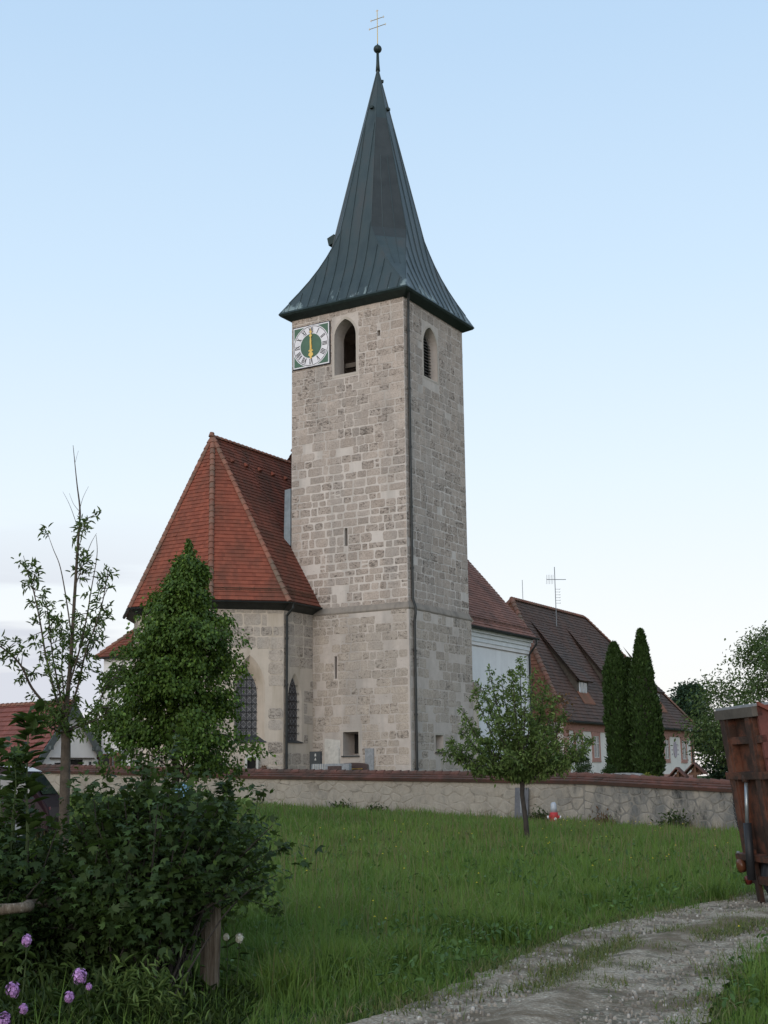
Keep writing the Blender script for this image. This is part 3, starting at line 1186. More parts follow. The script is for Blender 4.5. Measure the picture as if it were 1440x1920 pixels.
for z, hl in ((42.93, 0.50), (43.42, 0.39)):
    cx.tube([P(CA - hl, CB, z) + LN, P(CA + hl, CB, z) + LN], 0.02, 5)
    for s in (-1, 1):
        cx.tube([P(CA + s * hl, CB, z - 0.07) + LN, P(CA + s * (hl + 0.05), CB, z) + LN, P(CA + s * hl, CB, z + 0.07) + LN], 0.014, 5)
cx.tube([P(CA - 0.07, CB, 43.9) + LN, P(CA, CB, 43.98) + LN, P(CA + 0.07, CB, 43.9) + LN], 0.014, 5)
cx.build('double_cross', M['gold'], spire)

# ---------------------------------------------------------------- clock
CKU, CKZ = 5.47, 23.61
ck = MB()


def fc(u, z, d):      # point in front of the clock face; +u here runs to the viewer's right
    return OL + UL * (CKU - u) + Z3 * (CKZ + z) + NL * d


def fpoly(mb, pts, d, th, m):
    mb.prism([fc(u, z, d) for u, z in pts], NL * th, 0.5, m)


def disc(mb, ro, ri, d, m, n=64):
    for k in range(n):
        a, b = 2 * math.pi * k / n, 2 * math.pi * (k + 1) / n
        o = [(ro * math.cos(a), ro * math.sin(a)), (ro * math.cos(b), ro * math.sin(b))]
        i = [(ri * math.cos(b), ri * math.sin(b)), (ri * math.cos(a), ri * math.sin(a))]
        mb.face([fc(*q, d) for q in (o + i if ri > 0 else o + [(0, 0)])], None, 0.5, m)


H = 1.15
ck.box(fc(0, 0, 0.05), UL * H, Z3 * H, NL * 0.05, 0.5, 2)
fpoly(ck, [(-H + 0.04, -H + 0.04), (H - 0.04, -H + 0.04), (H - 0.04, H - 0.04), (-H + 0.04, H - 0.04)], 0.101, 0.004, 1)
fpoly(ck, [(-H + 0.10, -H + 0.10), (H - 0.10, -H + 0.10), (H - 0.10, H - 0.10), (-H + 0.10, H - 0.10)], 0.106, 0.004, 0)
disc(ck, 1.12, 0, 0.114, 1)
disc(ck, 1.075, 1.045, 0.118, 2)
disc(ck, 0.655, 0, 0.118, 0)


def glyph(ch):
    """strokes (x0,y0,x1,y1,width) of one Roman letter, height 1, advance"""
    if ch == 'I':
        return [(0, -0.5, 0, 0.5, 0.11)], 0.24
    if ch == 'V':
        return [(-0.19, 0.5, 0, -0.5, 0.12), (0.19, 0.5, 0, -0.5, 0.05)], 0.48
    return [(-0.19, 0.5, 0.19, -0.5, 0.12), (0.19, 0.5, -0.19, -0.5, 0.05)], 0.48


for h_, txt in enumerate(('XII', 'I', 'II', 'III', 'IIII', 'V', 'VI', 'VII', 'VIII', 'IX', 'X', 'XI')):
    a = math.radians(90 - 30 * h_)
    er, et = np.array([math.cos(a), math.sin(a)]), np.array([math.sin(a), -math.cos(a)])
    gl = [glyph(c) for c in txt]
    tot = sum(g[1] for g in gl)
    x = -tot / 2
    HT = 0.30
    for st, adv in gl:
        for (x0, y0, x1, y1, wd) in st:
            p0 = er * (0.85 + y0 * HT) + et * ((x + adv / 2 + x0) * HT)
            p1 = er * (0.85 + y1 * HT) + et * ((x + adv / 2 + x1) * HT)
            d = (p1 - p0) / np.linalg.norm(p1 - p0)
            nn = np.array([-d[1], d[0]]) * wd * HT / 2 * 1.15
            fpoly(ck, [tuple(p0 - nn), tuple(p1 - nn), tuple(p1 + nn), tuple(p0 + nn)], 0.118, 0.006, 2)
        x += adv
clock = ck.build('clock', [M['green'], M['dialwhite'], M['black']], church)
clock['label'] = 'square tower clock with green corners and centre, white ring of Roman numerals'
mh = MB()
fpoly(mh, [(-0.03, -0.25), (0.03, -0.25), (0.055, 0.2), (0.03, 0.45), (0.10, 0.55), (0.03, 0.60), (0.03, 0.68), (0.085, 0.74), (0.02, 0.82), (0.0, 1.0), (-0.02, 0.82), (-0.085, 0.74), (-0.03, 0.68), (-0.03, 0.60), (-0.10, 0.55), (-0.03, 0.45), (-0.055, 0.2)], 0.15, 0.02, 0)
mh.build('minute_hand', M['gold'], clock)
hh = MB()
fpoly(hh, [(-0.05, 0.18), (-0.06, -0.2), (-0.16, -0.28), (-0.05, -0.33), (-0.13, -0.42), (-0.15, -0.52), (-0.06, -0.58), (-0.05, -0.66), (0, -0.74), (0.05, -0.66), (0.06, -0.58), (0.15, -0.52), (0.13, -0.42), (0.05, -0.33), (0.16, -0.28), (0.06, -0.2), (0.05, 0.18)], 0.13, 0.015, 0)
hh.build('hour_hand', M['gold'], clock)

# rain pipe of the tower on the near corner
dp = MB()
q = [P(-0.35, -0.05, 25.45), P(-0.22, 0.12, 25.15), P(-0.12, 0.30, 24.6), P(-0.10, 0.30, 24.2), P(-0.10, 0.30, 10.0), P(-0.24, 0.30, 9.6), P(-0.24, 0.30, 9.3), P(-0.18, 0.30, 8.9), P(-0.18, 0.30, 0.9)]
dp.tube(q, 0.065, 8)
for z in (23.5, 20.5, 17.5, 14.5, 11.5, 7.5, 4.5, 2.0):
    dp.tube([P(-0.10 if z > 9.5 else -0.18, 0.30, z - 0.05), P(-0.10 if z > 9.5 else -0.18, 0.30, z + 0.05)], 0.085, 8)
dp.build('rain_pipe', M['pipe'], church)

# ---------------------------------------------------------------- choir
E2, E1, E0 = (5.4, -2.6), (7.8, -5.0), (12.4, -5.0)
E9 = (14.8, -2.6)
cb = MB()
prism_ab(cb, [(5.4, 5.0), E2, E1, E0, E9, (14.8, 5.0)], 0.2, 9.85)
SE = (DL - DR) / math.sqrt(2)          # along the facet seen head on
NSE = (-DL - DR) / math.sqrt(2)
O2 = P(5.4, -2.6, 0)
w1o, w1i = arch(1.62, 1.46, 3.30, 7.40, 1.55), arch(1.70, 1.0, 3.60, 6.72, 1.15)
US, OS = -DR, P(5.4, -2.6, 0) + DR * 2.6    # choir south wall: u from the tower towards the corner
w2o, w2i = arch(1.64, 1.16, 3.28, 6.62, 1.3), arch(1.72, 0.92, 3.36, 6.48, 1.1)
OW3, UE = P(7.8, -5.0, 0), DL
w3o, w3i = arch(2.3, 1.46, 3.30, 7.40, 1.55), arch(2.3, 1.0, 3.60, 6.72, 1.15)
V, F = boolean(cb, [cutter(O2, SE, NSE, w1o, 0.5, w1i), cutter(OS, US, -DL, w2o, 0.17, w2i), cutter(OW3, UE, -DR, w3o, 0.5, w3i)])
cw = MB()
cw.raw(V, F, 0.5, 0)
SEL = math.hypot(2.4, 2.4)
zc = lambda z: (0.7, 0.08 if z > 7.4 else 0.35)
stones(cw, O2, SE, NSE, SEL, 0.6, 9.8, [(0.75, 2.5, 3.0, 7.6)], rng, (0.45, 0.62), (0.5, 1.0), 0.05, 0.009, 0.025, 2, 0.0, zc)
stones(cw, OS, US, -DL, 2.6, 0.6, 9.8, [(0.9, 2.4, 3.0, 6.8)], rng, (0.45, 0.62), (0.5, 1.0), 0.05, 0.009, 0.025, 2, 0.0, zc)
stones(cw, OW3, UE, -DR, 4.6, 0.6, 9.8, [(1.4, 3.2, 3.0, 7.6)], rng, (0.45, 0.62), (0.5, 1.0), 0.05, 0.009, 0.025, 2, 0.0, zc)
stones(cw, P(12.4, -5, 0), (DL + DR) / math.sqrt(2), (DL - DR) / math.sqrt(2), SEL, 0.6, 9.8, [], rng, (0.45, 0.62), (0.5, 1.0), 0.05, 0.009, 0.025, 2, 0.0, zc)
cw.build('choir_wall', [M['choir_plaster'], M['tuff'], M['tuff_pale']], church)


def lancet(O, U, N, inner, outer, dep=0.5):
    dz_ = 0.5 - dep
    wmb = MB()
    n = len(inner)
    wmb.face(on_face(O, U, N, inner, -0.47 + dz_), [(u, z) for u, z in inner])
    win = wmb.build('lancet_window', M['leadglass'], church)
    g = MB()
    u0, u1 = min(p[0] for p in inner), max(p[0] for p in inner)
    zt = max(p[1] for p in inner)
    for k in range(1, 8):
        z = inner[0][1] + k * 0.38
        if z < zt - 0.3:
            half = (u1 - u0) / 2 if z < zt - 1.0 else (u1 - u0) / 2 * math.sqrt(max(0.05, (zt - z) / 1.0))
            c = O + U * (u0 + u1) / 2 + Z3 * z - N * (0.42 - dz_)
            g.tube([c - U * half, c + U * half], 0.016, 5)
            for s in (-1, 1):     # little scrolled ends sticking out
                e = c + U * s * (half + 0.05)
                g.tube([e - Z3 * 0.05, e + U * s * 0.05, e + Z3 * 0.05], 0.012, 4)
    for k in range(1, 4):
        uu = u0 + (u1 - u0) * k / 4
        top = zt - 0.15 - abs(k - 2) * 0.35
        g.tube([O + U * uu + Z3 * inner[0][1] - N * (0.43 - dz_), O + U * uu + Z3 * top - N * (0.43 - dz_)], 0.011, 4)
    g.build('grille', M['iron'], win)
    s = MB()
    a0, a1 = outer[0][0], outer[1][0]
    b0, b1 = inner[0][0], inner[1][0]
    zo, zi = outer[0][1], inner[0][1]
    s.prism([O + U * (a0 - 0.08) + Z3 * zo + N * 0.06, O + U * (a1 + 0.08) + Z3 * zo + N * 0.06, O + U * b1 + Z3 * (zi + 0.02) - N * (0.46 - dz_), O + U * b0 + Z3 * (zi + 0.02) - N * (0.46 - dz_)], Z3 * 0.035)
    s.build('sill', M['slate'], win)


lancet(O2, SE, NSE, w1i, w1o)
lancet(OS, US, -DL, w2i, w2o, 0.17)
lancet(OW3, UE, -DR, w3i, w3o)

# choir roof: steep five-sided end, ridge running into the tower
AP = P(10.1, -2.3, 18.9)
RE = P(10.1, 17.8, 18.9)
EZ = 9.95
o_ = 0.42
k_ = o_ * math.tan(math.pi / 8)
e2 = P(5.4 - o_, -2.6 - k_, EZ)
e1 = P(7.8 - k_, -5.0 - o_, EZ)
e0 = P(12.4 + k_, -5.0 - o_, EZ)
e9 = P(14.8 + o_, -2.6 - k_, EZ)
cr_ = MB()
tiles(cr_, [P(5.4 - o_, -0.02, EZ), e2, AP, P(10.1, -0.02, 18.9)], rng, m=1)
tiles(cr_, [P(6.9, 6.0, EZ + (18.9 - EZ) * (6.9 - 4.98) / (10.1 - 4.98)), P(6.9, -0.02, EZ + (18.9 - EZ) * (6.9 - 4.98) / (10.1 - 4.98)), P(10.1, -0.02, 18.9), P(10.1, 6.0, 18.9)], rng, m=1)
tiles(cr_, [e2, e1, AP], rng)
tiles(cr_, [e1, e0, AP], rng)
tiles(cr_, [e0, e9, AP], rng)
tiles(cr_, [e9, P(14.8 + o_, 6.0, EZ), P(10.1, 6.0, 18.9), AP], rng, tw=0.4)
# vent tiles in one row under the ridge
for k in range(5):
    b = -1.4 + k * 1.2 - 0.6
    f = 0.865 - k * 0.0
    a = 4.98 + (10.1 - 4.98) * f
    z = EZ + (18.9 - EZ) * f
    c = P(a, b + 0.3, z) - DL * 0.05
    cr_.tube([c - DL * 0.10 - Z3 * 0.12, c + Z3 * 0.08 + DL * 0.02], [0.13, 0.07], 8, 0.3, 0)
choir_roof = cr_.build('choir_roof', [M['tile_choir'], M['tile_mossy']], church)
rt = MB()
for a, b in ((e2, AP), (e1, AP), (e0, AP), (e9, AP), (AP, P(10.1, 6.0, 18.9))):
    ridge_tiles(rt, a, b, rng, 0.13)
rt.tube([AP + Z3 * 0.0 - DR * 0.1, AP + Z3 * 0.22 - DR * 0.05], [0.16, 0.12], 8)
rt.build('ridge', M['hip'], choir_roof)
gt = MB()


def gutter(mb, pts, r=0.075):
    for A, B in zip(pts[:-1], pts[1:]):
        A, B = np.asarray(A), np.asarray(B)
        d = (B - A) / np.linalg.norm(B - A)
        x = np.cross(d, Z3)
        x /= np.linalg.norm(x)
        vs = []
        for p in (A, B):
            for i in range(7):
                t = math.pi + math.pi * i / 6
                vs.append(p + x * math.cos(t) * r + Z3 * math.sin(t) * r)
        fs = [(i, i + 1, 8 + i, 7 + i) for i in range(6)] + [tuple(range(7)), tuple(range(13, 6, -1))]
        mb.raw(vs, fs)
        mb.tube([A - x * r, B - x * r], 0.012, 4)
        mb.tube([A + x * r, B + x * r], 0.012, 4)


def off(p, d, dz=-0.06):
    return p + d + Z3 * dz


g2 = P(5.4 - o_ - 0.09, -2.6 - k_ - 0.04, EZ - 0.06)
g1 = P(7.8 - k_ - 0.04, -5.0 - o_ - 0.09, EZ - 0.06)
g0 = P(12.4 + k_ + 0.04, -5.0 - o_ - 0.09, EZ - 0.06)
g9 = P(14.8 + o_ + 0.09, -2.6 - k_ - 0.04, EZ - 0.06)
gutter(gt, [P(5.4 - o_ - 0.09, -0.08, EZ - 0.06), g2, g1, g0, g9])
# boxed dark eaves below
for A, B, A1, B1 in (((5.4, 0.0), E2, e2, P(5.4 - o_, 0, EZ)), (E2, E1, e1, e2), (E1, E0, e0, e1), (E0, E9, e9, e0)):
    gt.face([P(*A, 9.55) + 0, P(*B, 9.55), A1 - Z3 * 0.13, B1 - Z3 * 0.13], None, 0.5, 0)
gt.build('gutter', M['gutter'], choir_roof)
sg = MB()
for A, B in ((e2, P(5.4 - o_, -0.1, EZ)), (e1, e2), (e0, e1)):
    inn = P(10.1, -0.5, EZ) - (A + B) / 2
    inn = inn / np.linalg.norm(inn)
    A2, B2 = A + inn * 0.18 + Z3 * 0.36, B + inn * 0.18 + Z3 * 0.36
    for dz in (0.06, 0.16, 0.26):
        sg.tube([A2 + Z3 * dz, B2 + Z3 * dz], 0.012, 4)
    L_ = np.linalg.norm(B2 - A2)
    for k in range(int(L_ / 0.7) + 1):
        c = A2 + (B2 - A2) * min(1, k * 0.7 / L_)
        sg.tube([c - Z3 * 0.02, c + Z3 * 0.30], 0.016, 4)
    for k in range(int(L_ / 0.1) + 1):
        c = A2 + (B2 - A2) * min(1, k * 0.1 / L_)
        sg.tube([c + Z3 * 0.06, c + Z3 * 0.26], 0.006, 3)
sg.build('snow_guard', M['wood'], choir_roof)
cp = MB()
q0 = P(5.4 - o_ - 0.09, -2.6 + 0.05, EZ - 0.1)
c0 = P(5.4 - 0.12, -2.6 + 0.1, 0)
cp.tube([q0, q0 - Z3 * 0.22, c0 + Z3 * 9.3, c0 + Z3 * 8.9, c0 + Z3 * 0.9], 0.065, 8)
for z in (8.2, 6.0, 3.6, 1.8):
    cp.tube([c0 + Z3 * (z - 0.05), c0 + Z3 * (z + 0.05)], 0.085, 8)
cp.build('rain_pipe', M['pipe'], church)
# lead flashing where the roof meets the tower's flank
fl = MB()


def rz(a):
    return EZ + (18.9 - EZ) * (a - 4.98) / 5.12


for a0, a1 in ((6.80, 7.2), (7.2, 8.0), (8.0, 8.55)):
    pass
fl.prism([P(6.78, -0.06, rz(6.85)), P(6.78, -0.06, rz(8.55)), P(7.0, -0.25, rz(8.5)), P(7.05, -0.25, rz(7.05) + 0.02)], DR * 0.25)
fl.build('flashing', M['lead'], church)

# ---------------------------------------------------------------- nave
NA0, NB0, NB1 = 1.9, 5.0, 18.0
nv = MB()
nv.prism([P(NA0, NB0, 0.2), P(NA0, NB1, 0.2), P(NA0, NB1, 9.55), P(NA0, NB0, 9.55)], DL * 16.4)
nv.prism([P(NA0, NB1 - 0.5, 9.55), P(18.3, NB1 - 0.5, 9.55), P(10.1, NB1 - 0.5, 18.7)], DR * 0.45)
nv.build('nave_wall', M['white'], church)
nc = MB()
for d, z0, z1 in ((0.06, 8.95, 9.2), (0.14, 9.2, 9.42), (0.26, 9.42, 9.62)):
    nc.box(P(NA0 - d / 2, (6.42 + NB1) / 2, (z0 + z1) / 2), DL * d / 2, DR * (NB1 - 6.42) / 2, Z3 * (z1 - z0) / 2 * 0.99)
nc.box(P(NA0 - 0.03, (6.42 + NB1) / 2, 8.72), DL * 0.03, DR * (NB1 - 6.42) / 2, Z3 * 0.02, 0.5, 1)
nc.build('cornice', [M['cornice'], M['ledge']], church)
nr = MB()
NE = 1.45
nz = lambda a: 9.72 + (19.7 - 9.72) * ((a - NE) / (10.1 - NE)) ** 1.0
tiles(nr, [P(NE, NB1 + 0.15, 9.72), P(NE, 6.0, 9.72), P(10.1, 6.0, 19.7), P(10.1, NB1 + 0.15, 19.7)], rng, course=0.24)
tiles(nr, [P(18.75, 5.0, 9.72), P(18.75, NB1 + 0.15, 9.72), P(10.1, NB1 + 0.15, 19.7), P(10.1, 5.0, 19.7)], rng, tw=0.5, course=0.4)
nr.prism([P(NE, 6.2, 9.7), P(18.75, 6.2, 9.7), P(10.1, 6.2, 19.65)], DR * 0.3, 0.5, 0)
nave_roof = nr.build('nave_roof', M['tile_nave'], church)
rt = MB()
ridge_tiles(rt, P(10.1, 5.0, 19.7), P(10.1, NB1, 19.7), rng, 0.14)
rt.build('ridge', M['hip'], nave_roof)
gt = MB()
gutter(gt, [P(NE - 0.1, 6.5, 9.66), P(NE - 0.1, NB1 + 0.2, 9.66)], 0.09)
gt.face([P(NE, 6.4, 9.62), P(NE, NB1, 9.62), P(NA0 - 0.2, NB1, 9.60), P(NA0 - 0.2, 6.4, 9.60)])
gt.build('gutter', M['gutter'], nave_roof)
sg = MB()
for dz in (0.1, 0.2):
    sg.tube([P(NE + 0.35, 6.5, 10.1 + dz), P(NE + 0.35, NB1, 10.1 + dz)], 0.014, 4)
for k in range(18):
    sg.tube([P(NE + 0.35, 6.5 + k * 0.67, 10.0), P(NE + 0.35, 6.5 + k * 0.67, 10.33)], 0.016, 4)
sg.build('snow_guard', M['wood'], nave_roof)
np_ = MB()
q = [P(NE - 0.1, NB1 - 0.1, 9.6), P(NE - 0.1, NB1 - 0.1, 9.35), P(NA0 - 0.12, NB1 - 0.25, 8.7), P(NA0 - 0.12, NB1 - 0.25, 0.9)]
np_.tube(q, 0.065, 8)
np_.build('rain_pipe', M['pipe'], church)
# low stone buttress with a sloped cap beside the tower
bu = MB()
bu.prism([P(-0.05, 6.55, 0.3), P(-0.05, 7.15, 0.3), P(-0.05, 7.15, 5.9), P(-0.05, 6.55, 5.9)], DL * 2.2, 0.5, 0)
bu.prism([P(-0.25, 6.5, 5.9), P(-0.25, 7.3, 5.9), P(-0.1, 6.95, 6.4), P(-0.1, 6.5, 6.4)], DL * 2.2, 0.5, 1)
bu.build('buttress', [M['choir_plaster'], M['ledge']], church)

# northern side chapel seen to the left of the choir
an = MB()
prism_ab(an, [(14.7, -1.2), (18.0, -1.2), (18.0, 5.0), (14.7, 5.0)], 0.2, 8.15)
an.box(P(17.75, -1.24, 4.2), DL * 0.27, DR * 0.04, Z3 * 3.95)
an.build('chapel_wall', M['white'], church)
ar = MB()
AX = (P(18.35, -1.55, 8.1), P(12.6, -1.55, 8.1))
tiles(ar, [AX[0], AX[1], P(12.6, 2.6, 12.3), P(14.4, 2.6, 12.3)], rng)
tiles(ar, [P(18.35, 5.0, 8.1), AX[0], P(14.4, 2.6, 12.3), P(14.4, 5.0, 12.3)], rng, tw=0.4)
chap = ar.build('chapel_roof', M['tile_choir'], church)
rt = MB()
ridge_tiles(rt, AX[0], P(14.4, 2.6, 12.3), rng)
rt.build('ridge', M['hip'], chap)
gt = MB()
gutter(gt, [P(18.4, -1.65, 8.05), P(14.8, -1.65, 8.05)])
gt.build('gutter', M['gutter'], chap)

# slabs let into the tower foot
es = MB()
es.prism(on_face(OLx, UL, NL, [(3.86, 1.2), (4.45, 1.2), (4.45, 3.0), (4.3, 3.15), (4.0, 3.15), (3.86, 3.0)], 0.015), NL * 0.07)
ring(es, OLx, UL, NL, [(3.82, 1.2), (4.72, 1.2), (4.72, 3.5), (3.82, 3.4)], [(3.95, 1.22), (4.5, 1.22), (4.5, 3.1), (3.95, 3.1)], -0.01, 0.012)
ep = es.build('epitaph_slab', M['limestone'], church)
ep['label'] = 'pale epitaph slab in whitened plaster'
e2_ = MB()
e2_.prism(on_face(OLx, UL, NL, rect(1.92, 2.40, 1.0, 2.98), 0.012), NL * 0.05)
ep = e2_.build('epitaph_slab', M['greystone'], church)
ep['label'] = 'plain grey epitaph slab'

# ================================================================ GROUND
def _ground():
    ys = np.concatenate([np.linspace(-30, 60, 91), np.linspace(64, 160, 25), np.array([200, 300, 500, 900, 1800])])
    xs = np.concatenate([[-1500, -700, -300, -150, -90], np.linspace(-60, 60, 121), [90, 150, 300, 700, 1500]])
    V = np.array([(x, y, hgt(x, y)) for y in ys for x in xs])
    nx = len(xs)
    F = np.array([(j * nx + i, j * nx + i + 1, (j + 1) * nx + i + 1, (j + 1) * nx + i) for j in range(len(ys) - 1) for i in range(nx - 1)])
    return kind(np_mesh('meadow_ground', V, F, M['soil'], None, None, True), 'structure')


_ground()
W0 = np.array([7.35, 50.0, 0.0])
WR = np.array([5.05, -4.0, 0.0])
WR /= np.linalg.norm(WR)
NWL, NWR = -DR, np.array([-0.621, -0.784, 0.0])
NWR /= np.linalg.norm(NWR)
cy = MB()
a_, b_, c_ = W0 + DL * 45 + DR * 0.4, W0 + DR * 0.4, W0 + WR * 24 - NWR * 0.4
for q in ([a_, b_, b_ + DR * 90, a_ + DR * 90], [b_, c_, c_ + DR * 90, b_ + DR * 90]):
    cy.face([p * np.array([1, 1, 0]) + Z3 * 0.99 for p in q])
kind(cy.build('churchyard_ground', M['soil']), 'structure')

# gravel track
ROAD_L = np.array([(-3.2, 1.0), (-1.6, 6.0), (-0.60, 8.4), (-0.18, 9.18), (0.11, 9.71), (0.40, 10.32), (0.74, 11.19), (1.32, 12.52), (2.06, 14.21), (3.27, 16.03), (4.09, 17.06), (5.23, 18.69), (8.5, 21.6), (14, 25)])
ROAD_R = np.array([(0.4, 1.0), (1.2, 5.5), (1.80, 8.2), (2.05, 9.04), (2.32, 9.85), (2.61, 10.55), (2.93, 11.37), (3.41, 12.33), (4.2, 13.6), (5.2, 14.9), (6.3, 16.0), (7.6, 17.2), (10.5, 19.2), (15.5, 22)])


def smooth_line(L, n):
    t = np.linspace(0, len(L) - 1, n)
    i = np.minimum(t.astype(int), len(L) - 2)
    f = (t - i)[:, None]
    p0, p1, p2, p3 = L[np.maximum(i - 1, 0)], L[i], L[i + 1], L[np.minimum(i + 2, len(L) - 1)]
    return 0.5 * (2 * p1 + (p2 - p0) * f + (2 * p0 - 5 * p1 + 4 * p2 - p3) * f ** 2 + (3 * p1 - p0 - 3 * p2 + p3) * f ** 3)


RLs, RRs = smooth_line(ROAD_L, 260), smooth_line(ROAD_R, 260)
nrg = np.random.default_rng(5)


def _track():
    n, mcr = 260, 26
    V = []
    for i in range(n):
        jl = 0.15 * mnoise.noise(Vector((i * 0.11, 3.1, 0))) + 0.03 * mnoise.noise(Vector((i * 0.4, 7.1, 0)))
        jr = 0.15 * mnoise.noise(Vector((i * 0.11, 13.1, 0))) + 0.03 * mnoise.noise(Vector((i * 0.4, 17.1, 0)))
        for k in range(mcr + 1):
            f = k / mcr
            p = RLs[i] * (1 - f) + RRs[i] * f
            d = RRs[i] - RLs[i]
            d = d / np.linalg.norm(d)
            p = p + d * (jl * (1 - f) ** 6 + jr * f ** 6)
            h = 0.020 + 0.008 * mnoise.noise(Vector((p[0] * 1.1, p[1] * 1.1, 0))) + 0.006 * mnoise.noise(Vector((p[0] * 7, p[1] * 7, 2)))
            h += 0.035 * math.exp(-((f - 0.48) / 0.10) ** 2) - 0.02 * math.exp(-((f - 0.25) / 0.12) ** 2) - 0.015 * math.exp(-((f - 0.75) / 0.12) ** 2)
            V.append((p[0], p[1], hgt(p[0], p[1]) + max(0.004, h) + 0.012))
    F = np.array([(i * (mcr + 1) + k, i * (mcr + 1) + k + 1, (i + 1) * (mcr + 1) + k + 1, (i + 1) * (mcr + 1) + k) for i in range(n - 1) for k in range(mcr)])
    return kind(np_mesh('gravel_track', np.array(V), F, M['gravel'], None, None, True), 'structure')


_track()


def in_poly(pts, poly):
    x, y = pts[:, 0], pts[:, 1]
    ins = np.zeros(len(pts), bool)
    n = len(poly)
    j = n - 1
    for i in range(n):
        xi, yi = poly[i]
        xj, yj = poly[j]
        c = ((yi > y) != (yj > y)) & (x < (xj - xi) * (y - yi) / (yj - yi + 1e-12) + xi)
        ins ^= c
        j = i
    return ins


ROAD_POLY = np.vstack([RLs, RRs[::-1]])


def dist_line(pts, L):
    d = np.full(len(pts), 1e9)
    for i in range(0, len(L) - 1):
        a, b = L[i], L[i + 1]
        ab = b - a
        t = np.clip(((pts - a) @ ab) / (ab @ ab + 1e-12), 0, 1)
        d = np.minimum(d, np.linalg.norm(pts - (a + t[:, None] * ab), axis=1))
    return d


def hgt_np(x, y):
    t = np.clip((y - 18) / 32.0, 0, 1)
    t = t * t * (3 - 2 * t)
    return t * np.clip(0.14 - 0.054 * x, -0.9, 0.95)


def blades(name, xy, H, Wd, label_kind='stuff', mat=None, lean=0.35):
    n = len(xy)
    z = hgt_np(xy[:, 0], xy[:, 1])
    B = np.column_stack([xy, z - 0.01])
    th = nrg.uniform(0, 2 * math.pi, n)
    side = np.column_stack([np.cos(th), np.sin(th), np.zeros(n)])
    ph = nrg.uniform(0, 2 * math.pi, n)
    ln = np.abs(nrg.normal(0, lean, n)) * H
    dirn = np.column_stack([np.cos(ph), np.sin(ph), np.zeros(n)])
    mid = B + dirn * (ln * 0.3)[:, None] + np.array([0, 0, 1.0]) * (H * 0.55)[:, None]
    tip = B + dirn * ln[:, None] + np.array([0, 0, 1.0]) * (H * np.sqrt(np.maximum(0.1, 1 - (ln / H) ** 2 * 0.5)))[:, None]
    w2 = (Wd / 2)[:, None]
    V = np.stack([B - side * w2, B + side * w2, mid + side * w2 * 0.8, mid - side * w2 * 0.8, tip], 1).reshape(-1, 3)
    o = np.arange(n)[:, None] * 5
    F = np.stack([o + np.array([[0, 1, 2]]), o + np.array([[0, 2, 3]]), o + np.array([[3, 2, 4]])], 1).reshape(-1, 3)
    r = np.repeat(nrg.random(n), 3)
    return kind(np_mesh(name, V, F, mat or M['grass'], r), label_kind)


def wedge(n, d0, d1, p, a0, a1):
    """random ground points, density falling with distance"""
    u = nrg.random(n)
    q = 2 - p
    d = (d0 ** q + u * (d1 ** q - d0 ** q)) ** (1 / q)
    a = nrg.uniform(a0, a1, n)
    return np.column_stack([d * np.sin(a), d * np.cos(a)]), d


def wall_side(xy):
    """metres in front of the churchyard wall"""
    a = (xy - W0[:2]) @ NWL[:2]
    b = (xy - W0[:2]) @ NWR[:2]
    return np.where((xy - W0[:2]) @ DL[:2] > 0, a, b)


def vnoise(xy, s, seed=0.0):
    return np.array([mnoise.noise(Vector((x * s, y * s, seed))) for x, y in xy])


xy, d = wedge(330000, 7.0, 60.0, 1.72, -0.47, 0.50)
inr = in_poly(xy, ROAD_POLY)
de_ = np.minimum(dist_line(xy, RLs[::4]), dist_line(xy, RRs[::4]))
keep = (~inr | (de_ < 0.40 * np.clip(vnoise(xy, 2.6, 6.0) + 0.15, 0, 1))) & (wall_side(xy) > 0.02) & ~((xy[:, 0] < -1.02) & (xy[:, 1] < 10.4) & (nrg.random(len(xy)) < 0.8))
xy, d = xy[keep], d[keep]
dr_ = np.minimum(dist_line(xy, RLs[::4]), dist_line(xy, RRs[::4]))
nz1 = vnoise(xy, 0.5)
nz2 = vnoise(xy, 2.2, 4.0)
H = (0.25 + 0.17 * nz1 + 0.15 * nz2) * nrg.uniform(0.6, 1.35, len(xy)) * np.clip(0.22 + dr_ / 1.6, 0.2, 1.0) * np.where(xy[:, 0] > RRs[100][0] + 0.0, 1.0, 1.0)
H = np.clip(H, 0.04, 0.7)
tall = nrg.random(len(xy)) > 0.97
H[tall] *= 1.5
Wd = 0.0055 * (np.maximum(d, 8) / 8) ** 0.95 * nrg.uniform(0.7, 1.4, len(xy))
blades('meadow_grass', xy, H, Wd, lean=0.55)
# taller brownish seed stalks standing over the meadow
xy, d = wedge(9000, 10.0, 55.0, 1.3, -0.42, 0.36)
keep = ~in_poly(xy, ROAD_POLY) & (wall_side(xy) > 0.4) & (vnoise(xy, 0.3, 8.0) > -0.15) & (np.minimum(dist_line(xy, RLs[::4]), dist_line(xy, RRs[::4])) > 1.0)
xy, d = xy[keep], d[keep]
blades('seed_stalks', xy, nrg.uniform(0.42, 0.72, len(xy)), 0.0030 * (d / 9) ** 0.9, mat=M['seed'], lean=0.25)
# broad-leaved weeds between the blades
xy, d = wedge(5200, 9.0, 34.0, 1.8, -0.42, 0.45)
keep = ~in_poly(xy, ROAD_POLY) & (wall_side(xy) > 0.4) & (vnoise(xy, 0.8, 12.0) > 0.05)
xy, d = xy[keep], d[keep]
WEEDS = (np.repeat(xy, 3, 0) + nrg.normal(0, 0.05, (len(xy) * 3, 2)), np.repeat(d, 3))
